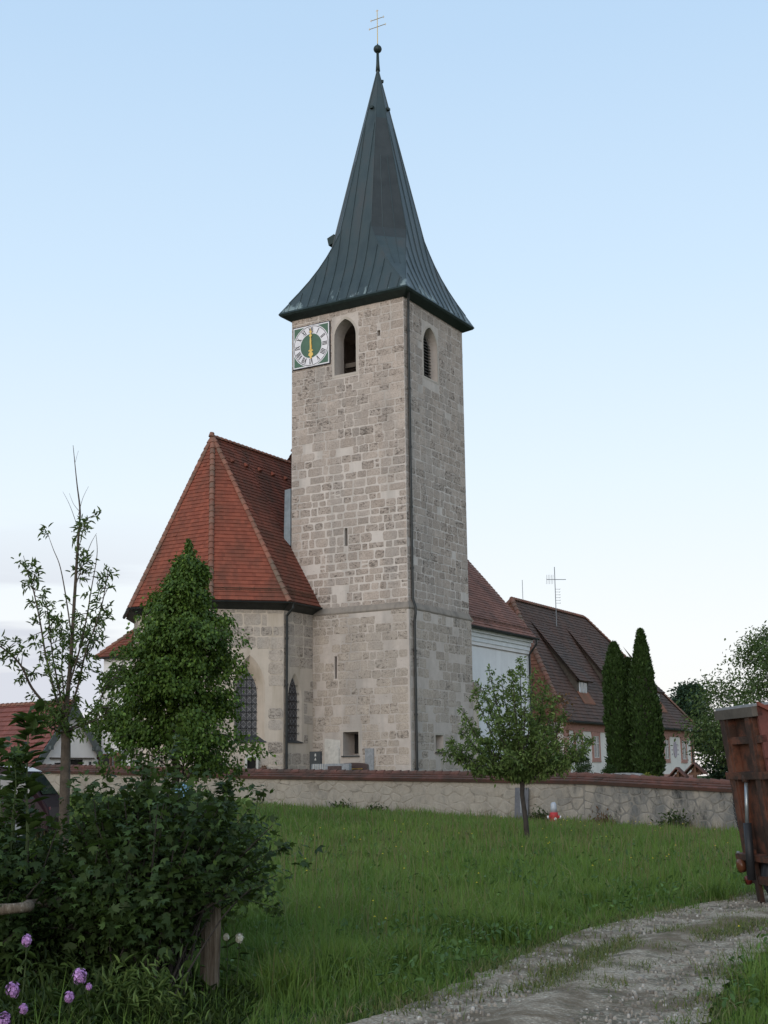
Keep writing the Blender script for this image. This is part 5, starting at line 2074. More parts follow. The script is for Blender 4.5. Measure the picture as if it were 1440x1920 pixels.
# ---- sparse young tree at left, branches as in the photograph
def sparse():
    Y = 14.0
    b = at(121, 1545, Y)
    t = thing('young_tree', 'slender young tree with sparse tufted leaves and bare twigs rising at left', 'tree', (b[0], Y, 0.0))
    rg = random.Random(8)
    br = [
        ([(121, 1560), (121, 1480), (123, 1400), (122, 1370)], 0.075, 0.060, 0, 0, 0.0),
        ([(122, 1372), (126, 1310), (133, 1230), (139, 1130), (146, 1020), (150, 960), (144, 905), (137, 835)], 0.055, 0.005, 0.0, 0.62, 0.1),
        ([(118, 1366), (97, 1335), (60, 1290), (42, 1252), (18, 1225), (-20, 1200), (-60, 1190)], 0.032, 0.010, 0.2, 1.0, -0.3),
        ([(118, 1350), (100, 1290), (85, 1225), (75, 1165), (62, 1105), (52, 1075), (44, 1042)], 0.028, 0.005, 0.15, 0.9, 0.35),
        ([(122, 1345), (108, 1280), (98, 1225), (92, 1170), (87, 1125)], 0.022, 0.005, 0.05, 0.95, -0.45),
        ([(134, 1190), (122, 1110), (112, 1060), (100, 1030), (90, 1002)], 0.016, 0.004, 0.9, 1.0, 0.3),
        ([(124, 1330), (116, 1260), (117, 1200), (110, 1160)], 0.018, 0.005, 0.1, 1.0, 0.5),
        ([(126, 1345), (145, 1290), (160, 1225), (180, 1170), (192, 1130), (200, 1090), (210, 1068)], 0.026, 0.005, 0.1, 0.95, 0.25),
        ([(131, 1280), (150, 1215), (162, 1160), (172, 1100), (182, 1040), (180, 1003)], 0.02, 0.004, 0.1, 0.55, -0.3),
        ([(124, 1370), (150, 1355), (180, 1325), (198, 1290), (215, 1268), (228, 1250)], 0.024, 0.006, 0.25, 1.0, 0.2),
        ([(124, 1372), (150, 1362), (175, 1352), (195, 1340), (205, 1320)], 0.018, 0.006, 0.2, 1.0, -0.35),
        ([(120, 1376), (105, 1370), (88, 1358), (78, 1340)], 0.018, 0.006, 0.2, 1.0, -0.2),
        ([(141, 1100), (155, 1060), (170, 1020), (181, 1000)], 0.012, 0.003, 0.2, 0.5, 0.3),
        ([(146, 1040), (152, 1010), (160, 985), (164, 972)], 0.008, 0.003, 0.3, 1.0, -0.1),
        ([(147, 965), (155, 935), (166, 912)], 0.007, 0.002, 9, 9, 0.1),
        ([(146, 990), (132, 950), (118, 922)], 0.007, 0.002, 9, 9, -0.15),
        ([(150, 960), (138, 945), (130, 925)], 0.006, 0.002, 9, 9, 0.15),
        ([(140, 870), (147, 845)], 0.004, 0.002, 9, 9, 0.1),
        ([(138, 1240), (170, 1220), (178, 1195), (184, 1160)], 0.012, 0.004, 0.3, 1.0, 0.5),
    ]
    tr = MB()
    C, A, U = [], [], []
    for k, (pts, r0, r1, f0, f1, dy) in enumerate(br):
        n = len(pts)
        P3 = [at(x, y, Y + dy * 2.0 * (i / (n - 1)) ** 1.2) for i, (x, y) in enumerate(pts)]
        if k == 0:
            P3[0][2] = -0.1
        L = smooth_line(np.array([p for p in P3]), n * 4)
        sc_ = 0.80 if k == 0 else 0.55
        tr.tube(list(L), list(np.linspace(r0 * sc_, r1 * sc_, len(L))), 7)
        if f0 > 1:
            continue
        for i in range(len(L)):
            f = i / (len(L) - 1)
            if k == 0 or not (f0 <= f <= f1) or rg.random() < 0.20:
                continue
            for s in range(rg.randint(1, 2)):
                q = L[i] + np.array([rg.gauss(0, 0.03), rg.gauss(0, 0.05), rg.gauss(0, 0.03)])
                m = rg.randint(8, 13)
                o = rdir(1, (0, 0, 0.35), 0.9)[0]
                e = q + o * rg.uniform(0.03, 0.12)
                tr.tube([L[i], e], [0.006, 0.003], 4)
                C.append(np.repeat(e[None], m, 0) + nrg.normal(0, 0.025, (m, 3)))
                A.append(rdir(m, o * 0.8 + np.array([0, 0, -0.2]), 0.7))
    # denser bunch where the head branches
    for i in range(20):
        q = at(rg.gauss(122, 18), rg.gauss(1338, 26), Y + rg.gauss(0, 0.15))
        m = rg.randint(8, 13)
        C.append(np.repeat(q[None], m, 0) + nrg.normal(0, 0.03, (m, 3)))
        A.append(rdir(m, (0, 0, -0.15), 0.8))
    tr.build('trunk', M['bark'], t, True)
    C, A = np.vstack(C), np.vstack(A)
    n = len(C)
    leaves('crown', C, A, rdir(n, (0, 0, 1.2), 0.8), nrg.uniform(0.05, 0.095, n), nrg.uniform(0.014, 0.025, n), T_LANCE, M['lf_young'], t)


sparse()


# ---- fruit tree in the meadow
def apple():
    Y = 32.0
    b = at(990, 1588, Y)
    z0 = hgt(b[0], Y)
    t = thing('fruit_tree', 'small fruit tree with leaning trunk and airy round crown in the meadow', 'tree', (b[0], Y, z0))
    rg = random.Random(12)
    tr = MB()
    fork = at(980, 1452, Y)
    tr.tube([(b[0], Y, z0 - 0.1), at(986, 1540, Y), at(979, 1490, Y), fork], [0.07, 0.06, 0.055, 0.06], 8)
    tips = [(975, 1240, 0.2), (960, 1255, -0.4), (918, 1265, 0.2), (905, 1290, 0.6), (890, 1300, -0.3), (940, 1275, 0.7), (1000, 1262, -0.5), (1022, 1285, 0.3), (1040, 1310, -0.2), (1055, 1345, 0.4),
            (872, 1345, 0.1), (866, 1372, -0.5), (846, 1395, 0.4), (838, 1412, -0.2), (860, 1425, 0.5), (900, 1435, -0.6), (1085, 1380, 0.1), (1098, 1405, -0.3), (1080, 1420, 0.4), (1060, 1435, -0.5), (1040, 1425, 0.6), (925, 1340, -0.9), (1000, 1345, 0.9), (960, 1330, 0.9), (985, 1300, -0.9), (945, 1390, 1.0), (1020, 1385, -1.0), (915, 1395, 0.9), (1015, 1330, 0.2), (930, 1310, 0.0), (960, 1290, 0.1), (1030, 1360, 0.7), (890, 1365, 0.7), (885, 1395, -0.8), (960, 1420, -1.0), (1000, 1420, 1.0), (1050, 1395, -0.8), (1105, 1392, 0.3), (850, 1408, 0.0)]
    C, A = [], []
    for (x, y, dy) in tips:
        e = at(x, y, Y + dy)
        mid = fork + (e - fork) * 0.5 + np.array([(e[0] - fork[0]) * 0.12, 0, -abs(e[0] - fork[0]) * 0.06])
        L = smooth_line(np.array([fork + (0, 0, -0.1), fork + (e - fork) * 0.15, mid, e]), 18)
        tr.tube(list(L), list(np.linspace(0.03, 0.005, len(L))), 5)
        for i in range(3, len(L)):
            f = i / (len(L) - 1)
            for s in range(3 if f < 0.5 else 4):
                if rg.random() < 0.2:
                    continue
                o = rdir(1, (0, 0, 0.2), 0.9)[0]
                q = L[i] + o * rg.uniform(0.04, 0.26)
                tr.tube([L[i], q], [0.006, 0.003], 4)
                m = rg.randint(7, 13)
                C.append(L[i] + (q - L[i]) * nrg.uniform(0.3, 1.15, (m, 1)) + nrg.normal(0, 0.03, (m, 3)))
                A.append(rdir(m, o * 0.4 + np.array([0, 0, -0.35]), 0.7))
    tr.build('trunk', M['barkdark'], t, True)
    C, A = np.vstack(C), np.vstack(A)
    n = len(C)
    leaves('crown', C, A, rdir(n, (0, 0, 1.3), 0.7), nrg.uniform(0.075, 0.13, n), nrg.uniform(0.032, 0.052, n), T_OVAL, M['lf_apple'], t)


apple()


# ---- columnar thujas behind the wall
def thuja(x, ytop, wpx, Y, label, seed, lean=0, tip=1.55, sh=0.72):
    base_ = at(x, 1462, Y)
    z0 = 0.95
    zt = at(x, ytop, Y)[2]
    R = wpx / 2 * Y / FPX
    t = thing('thuja', label, 'tree', (base_[0], Y, z0), 'clipped columnar thujas beyond the churchyard wall')
    rg = np.random.default_rng(seed)
    n = int(17000 * (zt - z0) / 7.0)
    f = rg.random(n)
    z = z0 + (zt - z0) * f
    prof = np.where(f < sh, 0.80 + 0.20 * np.sin(f / sh * math.pi * 0.7), np.clip(1 - ((f - sh) / (1 - sh)) ** tip, 0, 1) ** 0.75 * 0.96)
    th = rg.uniform(0, 2 * math.pi, n)
    nv_ = noise3(np.column_stack([np.cos(th) * 1.2, np.sin(th) * 1.2, z * 0.45]), 1.0, seed)
    nv2 = noise3(np.column_stack([np.cos(th) * 2, np.sin(th) * 2, z * 1.6]), 1.4, seed + 5)
    rr = R * prof * (0.86 + 0.22 * nv_ + 0.24 * nv2) * np.where(rg.random(n) < 0.75, rg.uniform(0.84, 1.08, n), rg.uniform(0.4, 0.9, n))
    C = np.column_stack([base_[0] + rr * np.cos(th) + lean * f, Y + rr * np.sin(th), z])
    out = np.column_stack([np.cos(th), np.sin(th), np.zeros(n)])
    A = norm_(out * 0.45 + np.array([0, 0, 1.0]) + rg.normal(0, 0.28, (n, 3)))
    tan = np.column_stack([-np.sin(th), np.cos(th), np.zeros(n)])
    leaves('crown', C, A, norm_(out + rg.normal(0, 0.7, (n, 3))), rg.uniform(0.10, 0.22, n), rg.uniform(0.05, 0.10, n), T_FAN, M['lf_thuja'], t)
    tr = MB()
    tr.tube([(base_[0], Y, z0 - 0.2), (base_[0], Y, z0 + 1.2), (base_[0] + lean * 0.8, Y, zt - 0.8)], [0.12, 0.10, 0.03], 6)
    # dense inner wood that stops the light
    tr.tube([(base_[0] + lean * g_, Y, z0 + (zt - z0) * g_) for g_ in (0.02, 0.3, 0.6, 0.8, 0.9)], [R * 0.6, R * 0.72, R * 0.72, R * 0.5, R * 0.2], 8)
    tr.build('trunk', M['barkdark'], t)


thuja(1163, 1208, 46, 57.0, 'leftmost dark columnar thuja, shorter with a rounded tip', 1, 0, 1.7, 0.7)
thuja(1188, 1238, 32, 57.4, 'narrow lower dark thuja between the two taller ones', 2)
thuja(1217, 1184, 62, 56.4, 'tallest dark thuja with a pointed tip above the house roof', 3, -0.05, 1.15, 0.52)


# ---- loose broadleaf crowns from clusters
def bushy(name, label, cat, Y, rows, ncl, per, lsize, mat, trunk=True, tpl=T_OVAL, seed=1, depth=1.0, droop=-0.4, edge=0.42, csz=0.28, flowers=None, group=None, z0=None, wid=0.6, gap=0.0):
    z, cx, hw = outline_profile(rows, Y)
    rg = random.Random(seed)
    xb = cx[0]
    zb = hgt(xb, Y) if z0 is None else z0
    t = thing(name, label, cat, (xb, Y, zb), group)
    tr = MB()
    if trunk:
        top = z[-1] - 0.15 * (z[-1] - z[0])
        tr.tube([(xb, Y, zb - 0.2), (xb, Y, zb + (top - zb) * 0.35), (np.interp(top, z, cx), Y, top)], [0.03 * (top - zb), 0.02 * (top - zb), 0.01], 7)
    C, A, Fl = [], [], []
    for i in range(ncl):
        zz = z[0] + (z[-1] - z[0]) * rg.random()
        R = np.interp(zz, z, hw)
        c = np.interp(zz, z, cx)
        th = rg.uniform(0, 2 * math.pi)
        nn = mnoise.noise(Vector((math.cos(th) * 1.2 + seed, math.sin(th) * 1.2, zz * 0.8)))
        if nn < -0.25 + gap:
            continue
        f = rg.random() ** edge * (0.88 + 0.30 * nn)
        p = np.array([c + R * f * math.cos(th), Y + R * depth * f * math.sin(th), zz])
        out = np.array([math.cos(th), math.sin(th), 0.2])
        if i % 2 == 0 and trunk:
            s = np.array([np.interp(zz, z, cx) * 0.6 + xb * 0.4, Y, max(zb + 0.2, zz - R * f * 0.8)])
            limb(tr, s, p, (0.012 if i % 10 == 0 else 0.005) * (z[-1] - zb) * 0.35, 0.006, 4, 0.06, rg, 4)
        C.append(p + nrg.normal(0, 1, (per, 3)) * np.array([csz, csz, csz * 0.6]))
        A.append(rdir(per, out * 0.5 + np.array([0, 0, droop]), 0.7))
        if flowers and f > 0.7 and rg.random() < flowers:
            Fl.append(p + out * csz * 0.8 + np.array([0, 0, csz * 0.6]))
    if trunk:
        tr.build('trunk', M['barkdark'], t, True)
    C, A = np.vstack(C), np.vstack(A)
    n = len(C)
    leaves('crown', C, A, rdir(n, (0, 0, 1.3), 0.7), nrg.uniform(0.7, 1.3, n) * lsize, nrg.uniform(0.7, 1.3, n) * lsize * wid, tpl, mat, t)
    if Fl:
        q = np.vstack([f + nrg.normal(0, 1, (16, 3)) * np.array([0.085, 0.085, 0.02]) for f in Fl])
        n = len(q)
        leaves('blossom', q, rdir(n, (0, 0, 0.1), 0.8) * np.array([1, 1, 0.3]), rdir(n, (0, 0, 3), 0.5), np.full(n, 0.07), np.full(n, 0.06), T_QUAD, M['fl_cream'], t)
    return t


bushy('elder_tree', 'tall pale green elder with cream flower heads behind the wall at right', 'tree', 55.0,
      [(1480, 1420, 1460), (1455, 1375, 1480), (1420, 1320, 1540), (1380, 1302, 1590), (1345, 1296, 1610), (1300, 1300, 1620), (1268, 1312, 1620), (1245, 1345, 1610), (1222, 1385, 1590), (1200, 1405, 1560), (1180, 1440, 1530)],
      900, 50, 0.15, M['lf_elder'], seed=3, edge=0.55, csz=0.36, flowers=0.30, z0=0.9, wid=0.45, gap=0.12)
bushy('dark_conifer', 'dark blue green conifer behind the right end of the house', 'tree', 118.0,
      [(1400, 1262, 1330), (1370, 1262, 1326), (1340, 1262, 1322), (1312, 1268, 1316), (1290, 1282, 1306)], 260, 60, 0.30, M['lf_far'], seed=5, csz=0.5, z0=0.0, droop=-0.1)
bushy('shade_bush', 'dark leafy bush in the shade between house end and upended trailer', 'bush', 62.0,
      [(1490, 1325, 1430), (1450, 1318, 1440), (1410, 1320, 1450), (1375, 1330, 1450), (1350, 1345, 1440)], 260, 55, 0.17, M['lf_far'], seed=6, csz=0.35, z0=0.9)
bushy('shade_bush', 'second dark bush behind the upended trailer at the right edge', 'bush', 64.0,
      [(1490, 1430, 1560), (1450, 1420, 1580), (1400, 1420, 1590), (1350, 1440, 1580)], 260, 50, 0.17, M['lf_far'], seed=16, csz=0.35, z0=0.9)
bushy('background_tree', 'thin pale tree far off in the gap between barn and chapel', 'tree', 120.0,
      [(1445, 172, 200), (1410, 174, 198), (1380, 178, 196), (1355, 184, 194)], 90, 30, 0.28, M['lf_elder'], seed=7, csz=0.4, z0=0.9, gap=0.1)
bushy('reddish_shrub', 'loose reddish green shrub behind the fruit tree, against the orange gable', 'bush', 58.5,
      [(1455, 1030, 1062), (1420, 1018, 1072), (1380, 1010, 1076), (1340, 1012, 1070), (1310, 1024, 1056)], 90, 30, 0.11, M['lf_reddish'], seed=8, csz=0.25, z0=0.9, gap=0.05)
bushy('boxwood', 'small round dark boxwood on a grave behind the wall coping', 'bush', 55.0,
      [(1458, 1080, 1104), (1445, 1076, 1108), (1430, 1079, 1106), (1420, 1088, 1098)], 170, 26, 0.05, M['lf_thuja'], trunk=False, seed=9, csz=0.07, z0=0.9)
bushy('boxwood', 'low dark boxwood at the foot of the leftmost thuja', 'bush', 54.5,
      [(1460, 1132, 1150), (1448, 1130, 1152), (1436, 1136, 1148)], 90, 26, 0.05, M['lf_thuja'], trunk=False, seed=10, csz=0.07, z0=0.9)
bushy('yellow_shrub', 'small yellow green shrub behind the coping in front of the thujas', 'bush', 53.0,
      [(1466, 1200, 1232), (1459, 1200, 1234), (1453, 1206, 1226)], 60, 26, 0.06, M['lf_yellow'], trunk=False, seed=11, csz=0.08, z0=0.9)

# weeds along the foot of the wall
for i, (x, y, s, lab) in enumerate(((1130, 1556, 0.55, 'brownish weed clump at the wall foot right of the red hydrant'), (1265, 1560, 0.8, 'largest weed clump at the wall foot towards the trailer'), (1010, 1537, 0.6, 'green weed clump at the wall foot beside the grey board'), (705, 1527, 0.4, 'low weed clump at the wall foot below the low tower window'), (640, 1522, 0.45, 'low weed clump at the wall foot left of the tower middle'))):
    dd = 46.0
    for _ in range(200):
        p = at(x, y, dd)
        if wall_side(np.array([[p[0], dd + 0.1]]))[0] < 0.45:
            break
        dd += 0.1
    p = np.array([p[0], dd, hgt(p[0], dd)])
    t = thing('weed_clump', lab, 'weeds', p, 'weed clumps along the wall foot')
    n = int(700 * s)
    q = p + nrg.normal(0, 1, (n, 3)) * np.array([0.38, 0.16, 0.0]) * s
    q[:, 2] += np.abs(nrg.normal(0, 0.36, n)) * s
    leaves('foliage', q, rdir(n, (0, 0, 0.5), 0.8), rdir(n, (0, 0, 1), 0.8), nrg.uniform(0.08, 0.18, n), nrg.uniform(0.03, 0.07, n), T_OVAL, M['lf_reddish'] if i == 0 else M['lf_bush'], t)

# ================================================================ FOREGROUND HEDGE
def shrub(name, label, cx, cy, cz, rx, ry, rz, nst, per, size, mat, seed, tpl=T_LOBE, z_low=0.05, cut=None):
    """many stems from the ground, leaves in flat sprays along them"""
    t = thing(name, label, 'bush', (cx, cy, 0.0))
    rg = random.Random(seed)
    st = MB()
    C, A, SZ = [], [], []
    for i in range(nst):
        th, ph = rg.uniform(0, 2 * math.pi), math.acos(rg.uniform(-0.55, 1))
        f = rg.uniform(0.70, 1.02) if rg.random() < 0.78 else rg.uniform(0.3, 1.35)
        f *= 1 + 0.38 * mnoise.noise(Vector((math.cos(th) * 1.5 + seed, math.sin(th) * 1.5, math.cos(ph) * 1.5)))
        e = np.array([cx + rx * f * math.sin(ph) * math.cos(th), cy + ry * f * math.sin(ph) * math.sin(th), max(z_low, cz + rz * f * math.cos(ph))])
        if cut is not None and e[2] < 0.80 and e[0] > cut:
            e[0] = cut - abs(rg.gauss(0, 0.12))
        s0 = np.array([cx - (0.12 if cut is not None else 0) + rg.gauss(0, rx * 0.22), cy + rg.gauss(0, ry * 0.25), -0.02])
        m_ = (s0 + e) / 2 + np.array([0, 0, 0.25 * rz]) + nrg.normal(0, 0.04, 3)
        L = smooth_line(np.array([s0, m_, e]), 9)
        if i % 2 == 0:
            st.tube(list(L), list(np.linspace(0.009, 0.003, 9)), 4)
        sz = rg.uniform(0.6, 1.25)
        for k in range(3, 9):
            q = L[k]
            if cut is not None and q[2] < 0.70 and q[0] > cut + 0.04:
                continue
            for _ in range(per):
                SZ.append(sz)
                C.append(q + nrg.normal(0, 0.055, 3))
                o = e - np.array([cx, cy, cz])
                A.append(nrg.normal(0, 0.6, 3) + o / (np.linalg.norm(o) + 1e-6) * 0.6 + np.array([0, 0, -0.25]))
    st.build('stem', M['barkdark'], t)
    C, A = np.array(C), np.array(A)
    n = len(C)
    leaves('foliage', C, A, rdir(n, (0, -0.25, 1.4), 0.6), nrg.uniform(0.65, 1.25, n) * size * np.array(SZ), nrg.uniform(0.65, 1.15, n) * size * 0.85 * np.array(SZ), tpl, mat, t)
    return t


shrub('currant_bush', 'large dark currant bush with lobed leaves overgrowing the fence post', -1.72, 10.1, 0.93, 0.80, 0.86, 0.72, 520, 4, 0.072, M['lf_bush'], 1, cut=-1.46)
shrub('currant_bush', 'lower dark bush filling the left edge above the log rail', -2.95, 10.1, 0.76, 0.85, 0.85, 0.52, 420, 4, 0.076, M['lf_bush'], 2)
shrub('hazel_bush', 'greener bush rising behind the currant bush under the linden', -1.9, 12.6, 0.85, 0.75, 0.6, 0.58, 240, 4, 0.085, M['lf_apple'], 4, T_OVAL)


def shoot(name, label, pts, Y, dy, size, mat, tpl, r0=0.012, f0=0.2, per=2, sub=1.0, seed=1, bunch=0):
    """one long shoot traced along its stem"""
    rg = random.Random(seed)
    n = len(pts)
    P3 = np.array([at(x, y, Y + dy * i / (n - 1)) for i, (x, y) in enumerate(pts)])
    t = thing(name, label, 'plant', (P3[0][0], P3[0][1], max(0.0, P3[0][2])))
    L = smooth_line(P3, n * 7)
    st = MB()
    st.tube(list(L), list(np.linspace(r0, 0.003, len(L))), 5)
    C, A = [], []
    for i in range(int(len(L) * f0), len(L)):
        for _ in range(per):
            if rg.random() > sub:
                continue
            d = L[min(i + 1, len(L) - 1)] - L[i - 1]
            d = d / (np.linalg.norm(d) + 1e-9)
            s = np.array([rg.gauss(0, 1), rg.gauss(0, 1), rg.gauss(0, 0.5)])
            s -= d * (s @ d)
            s /= np.linalg.norm(s)
            C.append(L[i] + s * 0.015)
            A.append(s + d * 0.45 + np.array([0, 0, -0.1]))
    for _ in range(bunch):
        C.append(L[-1] + nrg.normal(0, 0.03, 3))
        A.append(nrg.normal(0, 1, 3))
    st.build('stem', M['stem'], t)
    C, A = np.array(C), np.array(A)
    k = len(C)
    leaves('foliage', C, A, rdir(k, (0, 0, 1.5), 0.5), nrg.uniform(0.7, 1.2, k) * size, nrg.uniform(0.7, 1.1, k) * size * 0.62, tpl, mat, t)
    return t


shoot('ash_sapling', 'tall leafy sapling shoot at the left edge below the barn roof', [(48, 1640), (52, 1560), (50, 1480), (52, 1400), (56, 1345)], 9.9, 0.1, 0.14, M['lf_bush'], T_OVAL, 0.016, 0.25, 4, 0.9, 2, 10)
shoot('ash_sapling', 'shorter leafy sapling cut by the left edge of the photo', [(0, 1640), (4, 1560), (0, 1480), (-6, 1400)], 10.4, 0.1, 0.13, M['lf_bush'], T_OVAL, 0.016, 0.2, 3, 0.8, 3, 8)
shoot('ash_sapling', 'leafy sapling between the two others at the left edge', [(30, 1640), (26, 1560), (28, 1490), (22, 1415)], 10.2, 0.1, 0.13, M['lf_bush'], T_OVAL, 0.014, 0.2, 4, 0.9, 13, 8)
shoot('raspberry_cane', 'light green cane with paired leaves in front of the linden trunk', [(352, 1640), (345, 1560), (318, 1490), (312, 1440), (326, 1395), (336, 1368)], 10.0, 0.0, 0.085, M['lf_under'], T_OVAL, 0.008, 0.3, 2, 0.8, 4, 5)
shoot('raspberry_cane', 'second lower cane with light leaves left of the tall one', [(250, 1620), (258, 1540), (270, 1470), (268, 1430)], 10.1, 0.0, 0.085, M['lf_under'], T_OVAL, 0.008, 0.3, 2, 0.8, 5, 5)
shoot('currant_shoot', 'highest bare currant shoot ending in a leaf tuft against the wall', [(395, 1690), (425, 1640), (455, 1590), (476, 1535), (485, 1488)], 10.3, -0.2, 0.06, M['lf_bush'], T_LOBE, 0.008, 0.1, 1, 0.35, 6, 22)
shoot('currant_shoot', 'middle currant shoot reaching right over the meadow', [(398, 1690), (430, 1655), (470, 1620), (505, 1600), (535, 1588)], 10.2, -0.2, 0.06, M['lf_bush'], T_LOBE, 0.008, 0.15, 3, 0.8, 7, 16)
shoot('currant_shoot', 'lowest currant shoot reaching right beside the post top', [(398, 1690), (430, 1683), (465, 1688), (500, 1697), (520, 1703)], 10.2, -0.2, 0.06, M['lf_bush'], T_LOBE, 0.007, 0.15, 1, 0.8, 8, 14)
shoot('bindweed', 'bindweed vine with large pale heart leaves on the dark bush', [(250, 1640), (240, 1680), (228, 1710), (215, 1740), (205, 1775)], 9.55, 0.0, 0.10, M['lf_under'], T_OVAL, 0.005, 0.2, 1, 0.4, 9, 2)


for i, (pts, lab) in enumerate((([(210, 1640), (214, 1580), (225, 1530), (244, 1498)], 'leafy arching spray right of the young tree trunk'),
                               ([(380, 1600), (410, 1540), (424, 1500), (420, 1470)], 'leafy upright spray on the right shoulder of the dark bush'),
                               ([(330, 1620), (318, 1560), (290, 1510), (268, 1490)], 'leafy spray arching left out of the dark bush top'),
                               ([(20, 1600), (24, 1530), (30, 1470), (26, 1420)], 'leafy spray between the two saplings at the left edge'))):
    shoot('bush_spray', lab, pts, 9.9, -0.1, 0.085, M['lf_bush'], T_LOBE if i % 2 else T_OVAL, 0.008, 0.25, 3, 0.85, 20 + i, 10)


def undergrowth():
    n = 5200
    x = nrg.uniform(-2.9, -0.98, n)
    y = nrg.uniform(8.6, 10.2, n)
    top = 0.22 + (y - 8.6) * 0.12 + 0.14 * vnoise(np.column_stack([x, y]), 1.6, 3.0) - np.clip((x + 1.95) * 0.55, 0, 0.34)
    z = nrg.random(n) ** 0.7 * np.maximum(0.04, top)
    C = np.column_stack([x, y, z])
    A = rdir(n, (0, -0.15, 0.35), 0.7)
    kind(leaves('undergrowth', C, A, rdir(n, (0, 0, 1), 0.7), nrg.uniform(0.05, 0.15, n), nrg.uniform(0.010, 0.032, n), T_LANCE, M['lf_under']), 'stuff')


undergrowth()
n_ = 700
ferny = nrg.normal(0, 1, (n_, 3)) * np.array([0.16, 0.10, 0.10]) + np.array([-1.62, 8.95, 0.22])
tt = thing('mugwort', 'grey green feathery mugwort below the dark bush near the post', 'plant', (-1.62, 8.95, 0))
leaves('foliage', ferny, rdir(n_, (0, 0, 0.4), 0.7), rdir(n_, (0, 0, 1), 0.7), nrg.uniform(0.05, 0.12, n_), nrg.uniform(0.006, 0.014, n_), T_LANCE, M['lf_apple'], tt)


def rocket(px, py, rpx, Y, label, mat, seed):
    rg = random.Random(seed)
    h = at(px, py, Y)
    r = 0.82 * rpx * Y / FPX
    x0, y0 = h[0] + rg.uniform(-0.08, 0.08), Y + 0.05
    t = thing('dame_rocket', label, 'flower', (x0, y0, 0), 'rocket flowers in front of the hedge')
    st = MB()
    L = smooth_line(np.array([(x0, y0, -0.02), ((x0 + h[0]) / 2 + 0.01, y0, h[2] * 0.6), h]), 12)
    st.tube(list(L), list(np.linspace(0.006, 0.003, 12)), 5)
    st.build('stem', M['stem'], t)
    k = 14
    i = nrg.integers(2, 10, k)
    leaves('foliage', L[i], rdir(k, (0, -0.2, 0.35), 0.8), rdir(k, (0, 0, 1), 0.4), nrg.uniform(0.05, 0.11, k), nrg.uniform(0.012, 0.022, k), T_LANCE, M['lf_under'], t)
    C, A, U = [], [], []
    for _ in range(int(50 + r * 1100)):
        d = rdir(1, (0, 0, 0.15), 1)[0]
        c = h + d * r * np.array([0.85, 0.85, 1.05]) * rg.uniform(0.55, 1.05)
        u = d + np.array([0, 0, 0.2])
        s = np.cross(u, Z3 if abs(d[2]) < 0.9 else np.array([1.0, 0, 0]))
        s /= np.linalg.norm(s)
        v = np.cross(u, s)
        v /= np.linalg.norm(v)
        ph = rg.uniform(0, 1.57)
        for q in range(4):
            a = ph + q * math.pi / 2
            C.append(c)
            A.append(math.cos(a) * s + math.sin(a) * v + 0.2 * u)
            U.append(u)
    C, A, U = np.array(C), np.array(A), np.array(U)
    k = len(C)
    leaves('blossom', C, A, np.array(U), np.full(k, 0.013), np.full(k, 0.012), T_QUAD, mat, t)


for (px, py, r, Y, lab, mt, s) in ((50, 1763, 12, 8.5, 'highest purple rocket flower, alone at the left below the log rail', 'fl_purple', 1),
                                   (150, 1830, 17, 8.4, 'largest pinkish purple rocket flower head in the middle of the group', 'fl_purple', 2),
                                   (24, 1856, 17, 8.35, 'broad purple rocket flower head near the left edge', 'fl_purple', 3),
                                   (130, 1869, 11, 8.3, 'small pink rocket flower just below the largest head', 'fl_purple', 4),
                                   (44, 1892, 10, 8.25, 'small purple rocket flower low between two broad heads', 'fl_purple', 5),
                                   (8, 1912, 15, 8.2, 'lowest purple rocket flower in the bottom left corner', 'fl_purple', 6),
                                   (167, 1850, 6, 8.4, 'tiny purple rocket flower right of the largest head', 'fl_purple', 7),
                                   (449, 1759, 10, 10.2, 'creamy white flower head right of the fence post', 'fl_white', 8),
                                   (424, 1757, 7, 10.2, 'smaller white flower between fence post and the creamy one', 'fl_white', 9)):
    rocket(px, py, r, Y, lab, M[mt], s)

# ================================================================ FENCE
fence = thing('fence', 'weathered wooden fence post with rounded log rail under the dark bush', 'fence', (-1.33, 10.2, 0))


def _wood():
    n = NT('weathered_post')
    g = n.noise(9, 6, 0.7, n.mapv((6, 6, 0.5)))
    c = n.ramp(g, [(0.3, (0.075, 0.055, 0.04)), (0.55, (0.17, 0.135, 0.10)), (0.75, (0.30, 0.26, 0.22))])
    return n.pbr(c, 0.9, n.bump(g, 0.7, 0.02), 0, 0.15)


M['post'] = _wood()
po = MB()
sec = [(-0.07, -0.035), (-0.035, -0.055), (0.04, -0.055), (0.067, -0.03), (0.07, 0.03), (0.035, 0.06), (-0.04, 0.06), (-0.07, 0.03)]
levs = [(0.0, -1.335), (0.25, -1.337), (0.55, -1.333), (0.85, -1.335), (0.90, -1.338), (0.92, -1.338)]
vs, fs = [], []
for i, (z, x) in enumerate(levs):
    for (a, b) in sec:
        k = 0.85 if i == len(levs) - 1 else 1
        vs.append((x + a * k + nrg.normal(0, 0.003), 10.2 + b * k, z - 0.05 + (0.02 * a / 0.08 if i >= 4 else 0)))
m8 = len(sec)
for i in range(len(levs) - 1):
    for k in range(m8):
        fs.append((i * m8 + k, i * m8 + (k + 1) % m8, (i + 1) * m8 + (k + 1) % m8, (i + 1) * m8 + k))
fs.append(tuple((len(levs) - 1) * m8 + k for k in range(m8)))
po.raw(vs, fs)
po.build('post', M['post'], fence)
rl = MB()
ra_, rb_ = at(-140, 1726, 9.05), at(48, 1701, 9.2)
rc_ = np.array([-1.42, 10.15, rb_[2] - 0.05])
L = smooth_line(np.array([ra_, (ra_ + rb_) / 2 + (0, 0, 0.012), rb_, rb_ + np.array([0.0, 0.5, -0.02]), rc_]), 20)
